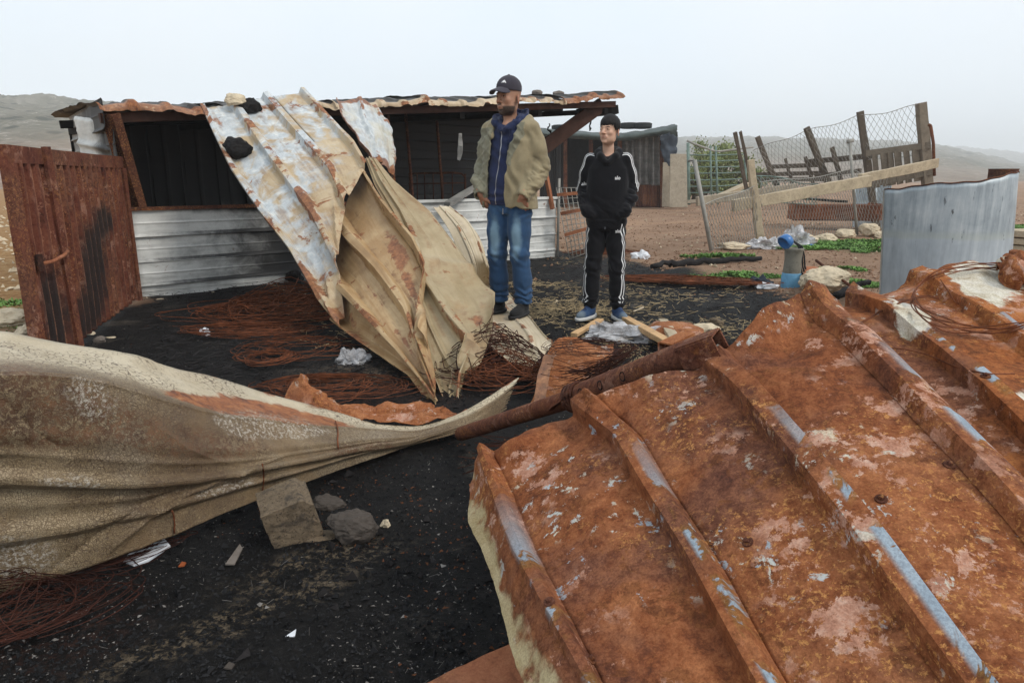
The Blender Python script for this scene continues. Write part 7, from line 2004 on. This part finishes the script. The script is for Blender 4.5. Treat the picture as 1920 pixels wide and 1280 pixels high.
def shard(px, py, pts, mat, label, z=.02, tilt=.3, name='plastic_shard', cat='shard'):
    p = G(px, py, z)
    V = [p + Vector((x, y, max(0, y) * tilt)) for x, y in pts]; k = len(V)
    V2 = [v - Vector((0, 0, .004)) for v in V]
    F = [tuple(range(k)), tuple(range(2*k-1, k-1, -1))] + [(i, k+i, k+(i+1) % k, (i+1) % k) for i in range(k)]
    return tag(mesh(name, V + V2, F, M[mat], smooth=False), label, cat)
shard(272, 1044, [(-.055, -.02), (-.01, -.045), (.02, -.02), (.065, .03), (.03, .055), (-.045, .03)], 'white_bit', 'pale blue white plastic shard poking out under the crazed sheet', .03, .7)
shard(546, 1188, [(-.012, -.008), (.012, -.010), (.008, .016)], 'white_bit', 'tiny white triangular shard on the black ground', .012, .2)
shard(341, 1058, [(-.007, -.008), (.009, -.004), (.010, .007), (-.004, .010)], 'orange_bit', 'tiny orange shard on the black ground beside the white shard', .015, .5)
shard(442, 1040, [(-.012, -.05), (.016, -.05), (.010, .03), (-.006, .05)], 'rock_grey', 'narrow dark slate sliver near the concrete block', .01, .2, 'slate_sliver')
shard(430, 1247, [(-.011, -.007), (.008, -.010), (.012, .004), (-.004, .009)], 'rock_dark', 'small dark pebble chip on the black ground nearest the camera', .012, .4, 'pebble_chip', 'chip')

# ------------------------------------------------------------------ what nobody could count
def scatter(name, n, size, flat, mat, seed, area, dens, kind='stuff', sharp=.5):
    """many small broken chips lying on the ground"""
    rr = np.random.RandomState(seed); out_v, out_f = [], []
    x = []; 
    while len(x) < n:
        c = area(rr, n); k = rr.rand(len(c)) < dens(c); x += c[k].tolist()
    x = np.array(x[:n]); z = gz(x[:, 0], x[:, 1])
    base = np.array([(1, 0, 0), (-.6, .8, 0), (-.5, -.8, 0), (.1, .05, 1), (0, 0, -.6)]); tri = [(0, 1, 3), (1, 2, 3), (2, 0, 3), (1, 0, 4), (2, 1, 4), (0, 2, 4)]
    s = size * np.clip(np.exp(rr.normal(size=n) * .5), .3, 1.9); a = rr.rand(n) * 6.283; fl = flat * rr.uniform(.4, 1.6, n); el = rr.uniform(.65, 1.5, n)
    b = base[None] * (1 + rr.uniform(-sharp, sharp, (n, 5, 3)))
    b = b * np.stack([s * el, s / el, s * fl], -1)[:, None]
    ti = rr.normal(size=n) * .3
    bz = b[..., 2] + b[..., 0] * ti[:, None]
    bx = b[..., 0] * np.cos(a)[:, None] - b[..., 1] * np.sin(a)[:, None]; by = b[..., 0] * np.sin(a)[:, None] + b[..., 1] * np.cos(a)[:, None]
    V = np.stack([x[:, 0, None] + bx, x[:, 1, None] + by, z[:, None] + bz + s[:, None] * fl[:, None] * .25], -1).reshape(-1, 3)
    F = (np.array(tri)[None] + (np.arange(n) * 5)[:, None, None]).reshape(-1, 3)
    return tag(mesh(name, V, F, M[mat], smooth=False, loc=(0, 0, 0)), kind=kind)
def fan(y0, y1, half):
    def f(rr, n):
        y = y0 * (y1 / y0) ** rr.rand(n); return np.stack([rr.uniform(-half, half, n) * y, y], -1)
    return f
inb = lambda c: sstep(-poly_sd(c[:, 0], c[:, 1], BURN), -.2, .4)
outb = lambda c: 1 - inb(c) * .93
patchy = lambda c, s, lo, hi: sstep(fbm(np.stack([c[:, 0] * s, c[:, 1] * s, 0*c[:, 0]], -1), 3), lo, hi)
scatter('black_cinders', 42000, .0042, .7, 'chip_dark', 1, fan(1.0, 9, .9), lambda c: inb(c))
scatter('black_cinders', 2600, .0060, .9, 'chip_dark', 2, fan(1.2, 9, .9), lambda c: inb(c) * (.3 + .7 * patchy(c, 1.3, -.1, .3)))
scatter('ash_flakes', 5200, .0026, .35, 'chip_pale', 3, fan(1.0, 9, .9), lambda c: inb(c) * (.10 + .9 * patchy(c + 5, 1.6, .05, .45)))
scatter('ash_flakes', 160, .0055, .3, 'chip_pale', 4, fan(1.1, 9, .9), lambda c: inb(c) * (.15 + .85 * patchy(c + 5, 1.6, .0, .4)))
scatter('brown_crumbs', 3500, .0036, .6, 'dung', 5, fan(1.1, 10, .9), lambda c: inb(c) * patchy(c + 9, 1.2, -.1, .35))
scatter('soil_clods', 9000, .014, .7, 'soil_clod', 6, fan(6.5, 26, .85), lambda c: outb(c) * (c[:, 0] > 0) * (.3 + .7 * patchy(c, .8, -.1, .3)))
scatter('pale_gravel', 1500, .016, .7, 'rock_pale', 7, fan(6, 28, .9), lambda c: outb(c) * (.15 + .85 * patchy(c + 3, .6, .05, .4)))
scatter('field_stones', 1500, .04, .6, 'rock_pale', 8, fan(7, 40, .9), lambda c: (c[:, 0] < -3.6 - .1 * np.maximum(c[:, 1] - 6, 0)) * 1.0, )
def straws(name, n, mat, seed, area, dens, L=.05, r=.0013):
    rr = np.random.RandomState(seed); x = []
    while len(x) < n:
        c = area(rr, n); k = rr.rand(len(c)) < dens(c); x += c[k].tolist()
    x = np.array(x[:n]); z = gz(x[:, 0], x[:, 1]) + .006
    a = rr.rand(n) * 6.283; l = L * rr.uniform(.4, 1.6, n); u = np.stack([np.cos(a), np.sin(a), rr.normal(size=n) * .25], -1); w = np.stack([-np.sin(a), np.cos(a), 0*a], -1) * r
    p = np.concatenate([x, z[:, None] + .004], -1)
    q = np.stack([p - u * l[:, None] / 2 - w, p - u * l[:, None] / 2 + w, p + u * l[:, None] / 2 + w, p + u * l[:, None] / 2 - w, p - u * l[:, None] / 2 + np.array((0, 0, r*1.6)), p + u * l[:, None] / 2 + np.array((0, 0, r*1.6))], 1)
    q[..., 2] = np.maximum(q[..., 2], (z - .004)[:, None])
    F = (np.array([(0, 3, 5, 4), (2, 1, 4, 5)])[None] + (np.arange(n) * 6)[:, None, None]).reshape(-1, 4)
    return tag(mesh(name, q.reshape(-1, 3), F, M[mat], smooth=False, loc=(0, 0, 0)), kind='stuff')
near_p = lambda px, py, r: (lambda c: np.exp(-(((c[:, 0] - G(px, py).x) / r) ** 2 + ((c[:, 1] - G(px, py).y) / (r * .7)) ** 2)))
straws('loose_straw', 1500, 'straw', 1, fan(4.5, 7.5, .35), lambda c: near_p(1045, 580, .55)(c) + near_p(1010, 535, .3)(c) * .8 + .04, .09, .0022)
straws('loose_straw', 1600, 'straw', 2, fan(3.5, 12, .5), lambda c: inb(c) * (c[:, 0] > .1) * patchy(c, 1.1, -.1, .4), .06, .0018)
straws('charred_straw', 5000, 'char', 3, fan(3.5, 11, .55), lambda c: inb(c) * .8 + .06, .08, .003)
scatter('charred_lumps', 500, .011, 1.0, 'char', 9, fan(1.1, 8, .85), lambda c: inb(c) * (.15 + .85 * patchy(c + 12, 1.1, .0, .35)), sharp=.3)
straws('pale_fibres', 170, 'chip_pale', 4, fan(1.1, 4, .7), lambda c: inb(c) * patchy(c + 2, 1.5, -.1, .4), .020, .0004)
def weeds(name, spots, seed, h=.032, per=11000):
    rr = np.random.RandomState(seed); V, F = [], []
    for p, rx, ry in spots:
        n = int(per * min(1.6, rx * ry / .3 + .25)); th_ = rr.rand(n) * 6.283; rad = np.sqrt(rr.rand(n))
        x = p.x + np.cos(th_) * rad * rx; y = p.y + np.sin(th_) * rad * ry
        k = fbm(np.stack([x * 3, y * 3, 0*x], -1), 2) > -.15 + .35 * (rad - .5); x, y, rad = x[k], y[k], rad[k]; n = len(x)
        s = h * rr.uniform(.35, 1.2, n) * (1.15 - .5 * rad) * (1 if p.y < 9 else 1.35)
        a = rr.rand(n) * 6.283; z0 = gz(x, y)
        c = np.stack([x, y, z0 + s * rr.rand(n) * .7], -1)
        d = np.stack([np.cos(a), np.sin(a), rr.uniform(.2, 1.1, n)], -1) * s[:, None]; w = np.stack([-np.sin(a), np.cos(a), rr.normal(size=n) * .3], -1) * s[:, None] * .33
        q = np.stack([c, c + d * .5 + w, c + d, c + d * .5 - w], 1)
        F.append(np.arange(n * 4).reshape(-1, 4) + sum(len(v) for v in V)); V.append(q.reshape(-1, 3))
    return tag(mesh(name, np.concatenate(V), np.concatenate(F), M['grass'], smooth=False, loc=(0, 0, 0)), kind='stuff')
weeds('green_weeds', green_spots, 1)

# ------------------------------------------------------------------ trees far behind
def tree(px, py_top, py_base, Y, w, label, seed, n=5200, name='bushy_tree'):
    rr = np.random.RandomState(seed); b = P(px, py_base, Y); H = (P(px, py_top, Y) - b).z
    t = thing(name, b, label, 'tree', 'trees behind the pen')
    parts = [tube([b + Vector((0, 0, -.2)), b + Vector((.05, 0, H * .2)), b + Vector((.1, 0, H * .45))], [.22, .17, .10], 8)]
    clumps = []
    for k in range(16):
        a = k * 2.4 + rr.rand(); r_ = w / 2 * math.sqrt(rr.rand()); e = b + Vector((math.cos(a) * r_, math.sin(a) * r_ * .7, H * rr.uniform(.35, .93) * (1 - .25 * (r_ / (w/2)) ** 2)))
        m_ = b + Vector((.08, 0, H * rr.uniform(.2, .42))); parts.append(tube([m_, m_.lerp(e, .55) + Vector((0, 0, .08 * H)), e], [.08, .05, .02], 5)); clumps.append(e)
    mesh('trunk', *join(*parts), M['bark'], t)
    cc = np.array([tuple(c) for c in clumps]); i = rr.randint(0, len(cc), n)
    p = cc[i] + rr.normal(size=(n, 3)) * np.array((.17, .17, .13)) * w * .62 * rr.uniform(.5, 1.1, (n, 1)) * .8
    p[:, 2] = np.maximum(p[:, 2], b.z + .1)
    s = rr.uniform(.06, .13, n) * w / 3.0
    d = rr.normal(size=(n, 3)); d[:, 2] += .5; d /= np.linalg.norm(d, axis=1)[:, None]; e = np.cross(d, rr.normal(size=(n, 3))); e /= np.linalg.norm(e, axis=1)[:, None]
    q = np.stack([p, p + (d * .55 + e * .30) * s[:, None], p + d * 1.25 * s[:, None], p + (d * .55 - e * .30) * s[:, None]], 1)
    tag(mesh('crown', q.reshape(-1, 3), np.arange(n * 4).reshape(-1, 4), M['leaf'], t, smooth=False), kind='stuff')
tree(1352, 250, 392, 34, 3.6, 'taller rounded olive green tree behind the tubular gate', 1, 12000)
tree(1316, 262, 392, 33, 2.5, 'lower olive green tree right beside the tarp shed', 2, 7000)
tree(1300, 280, 396, 30, 1.4, 'small green bush peeping out between board and gate', 3, 3500)
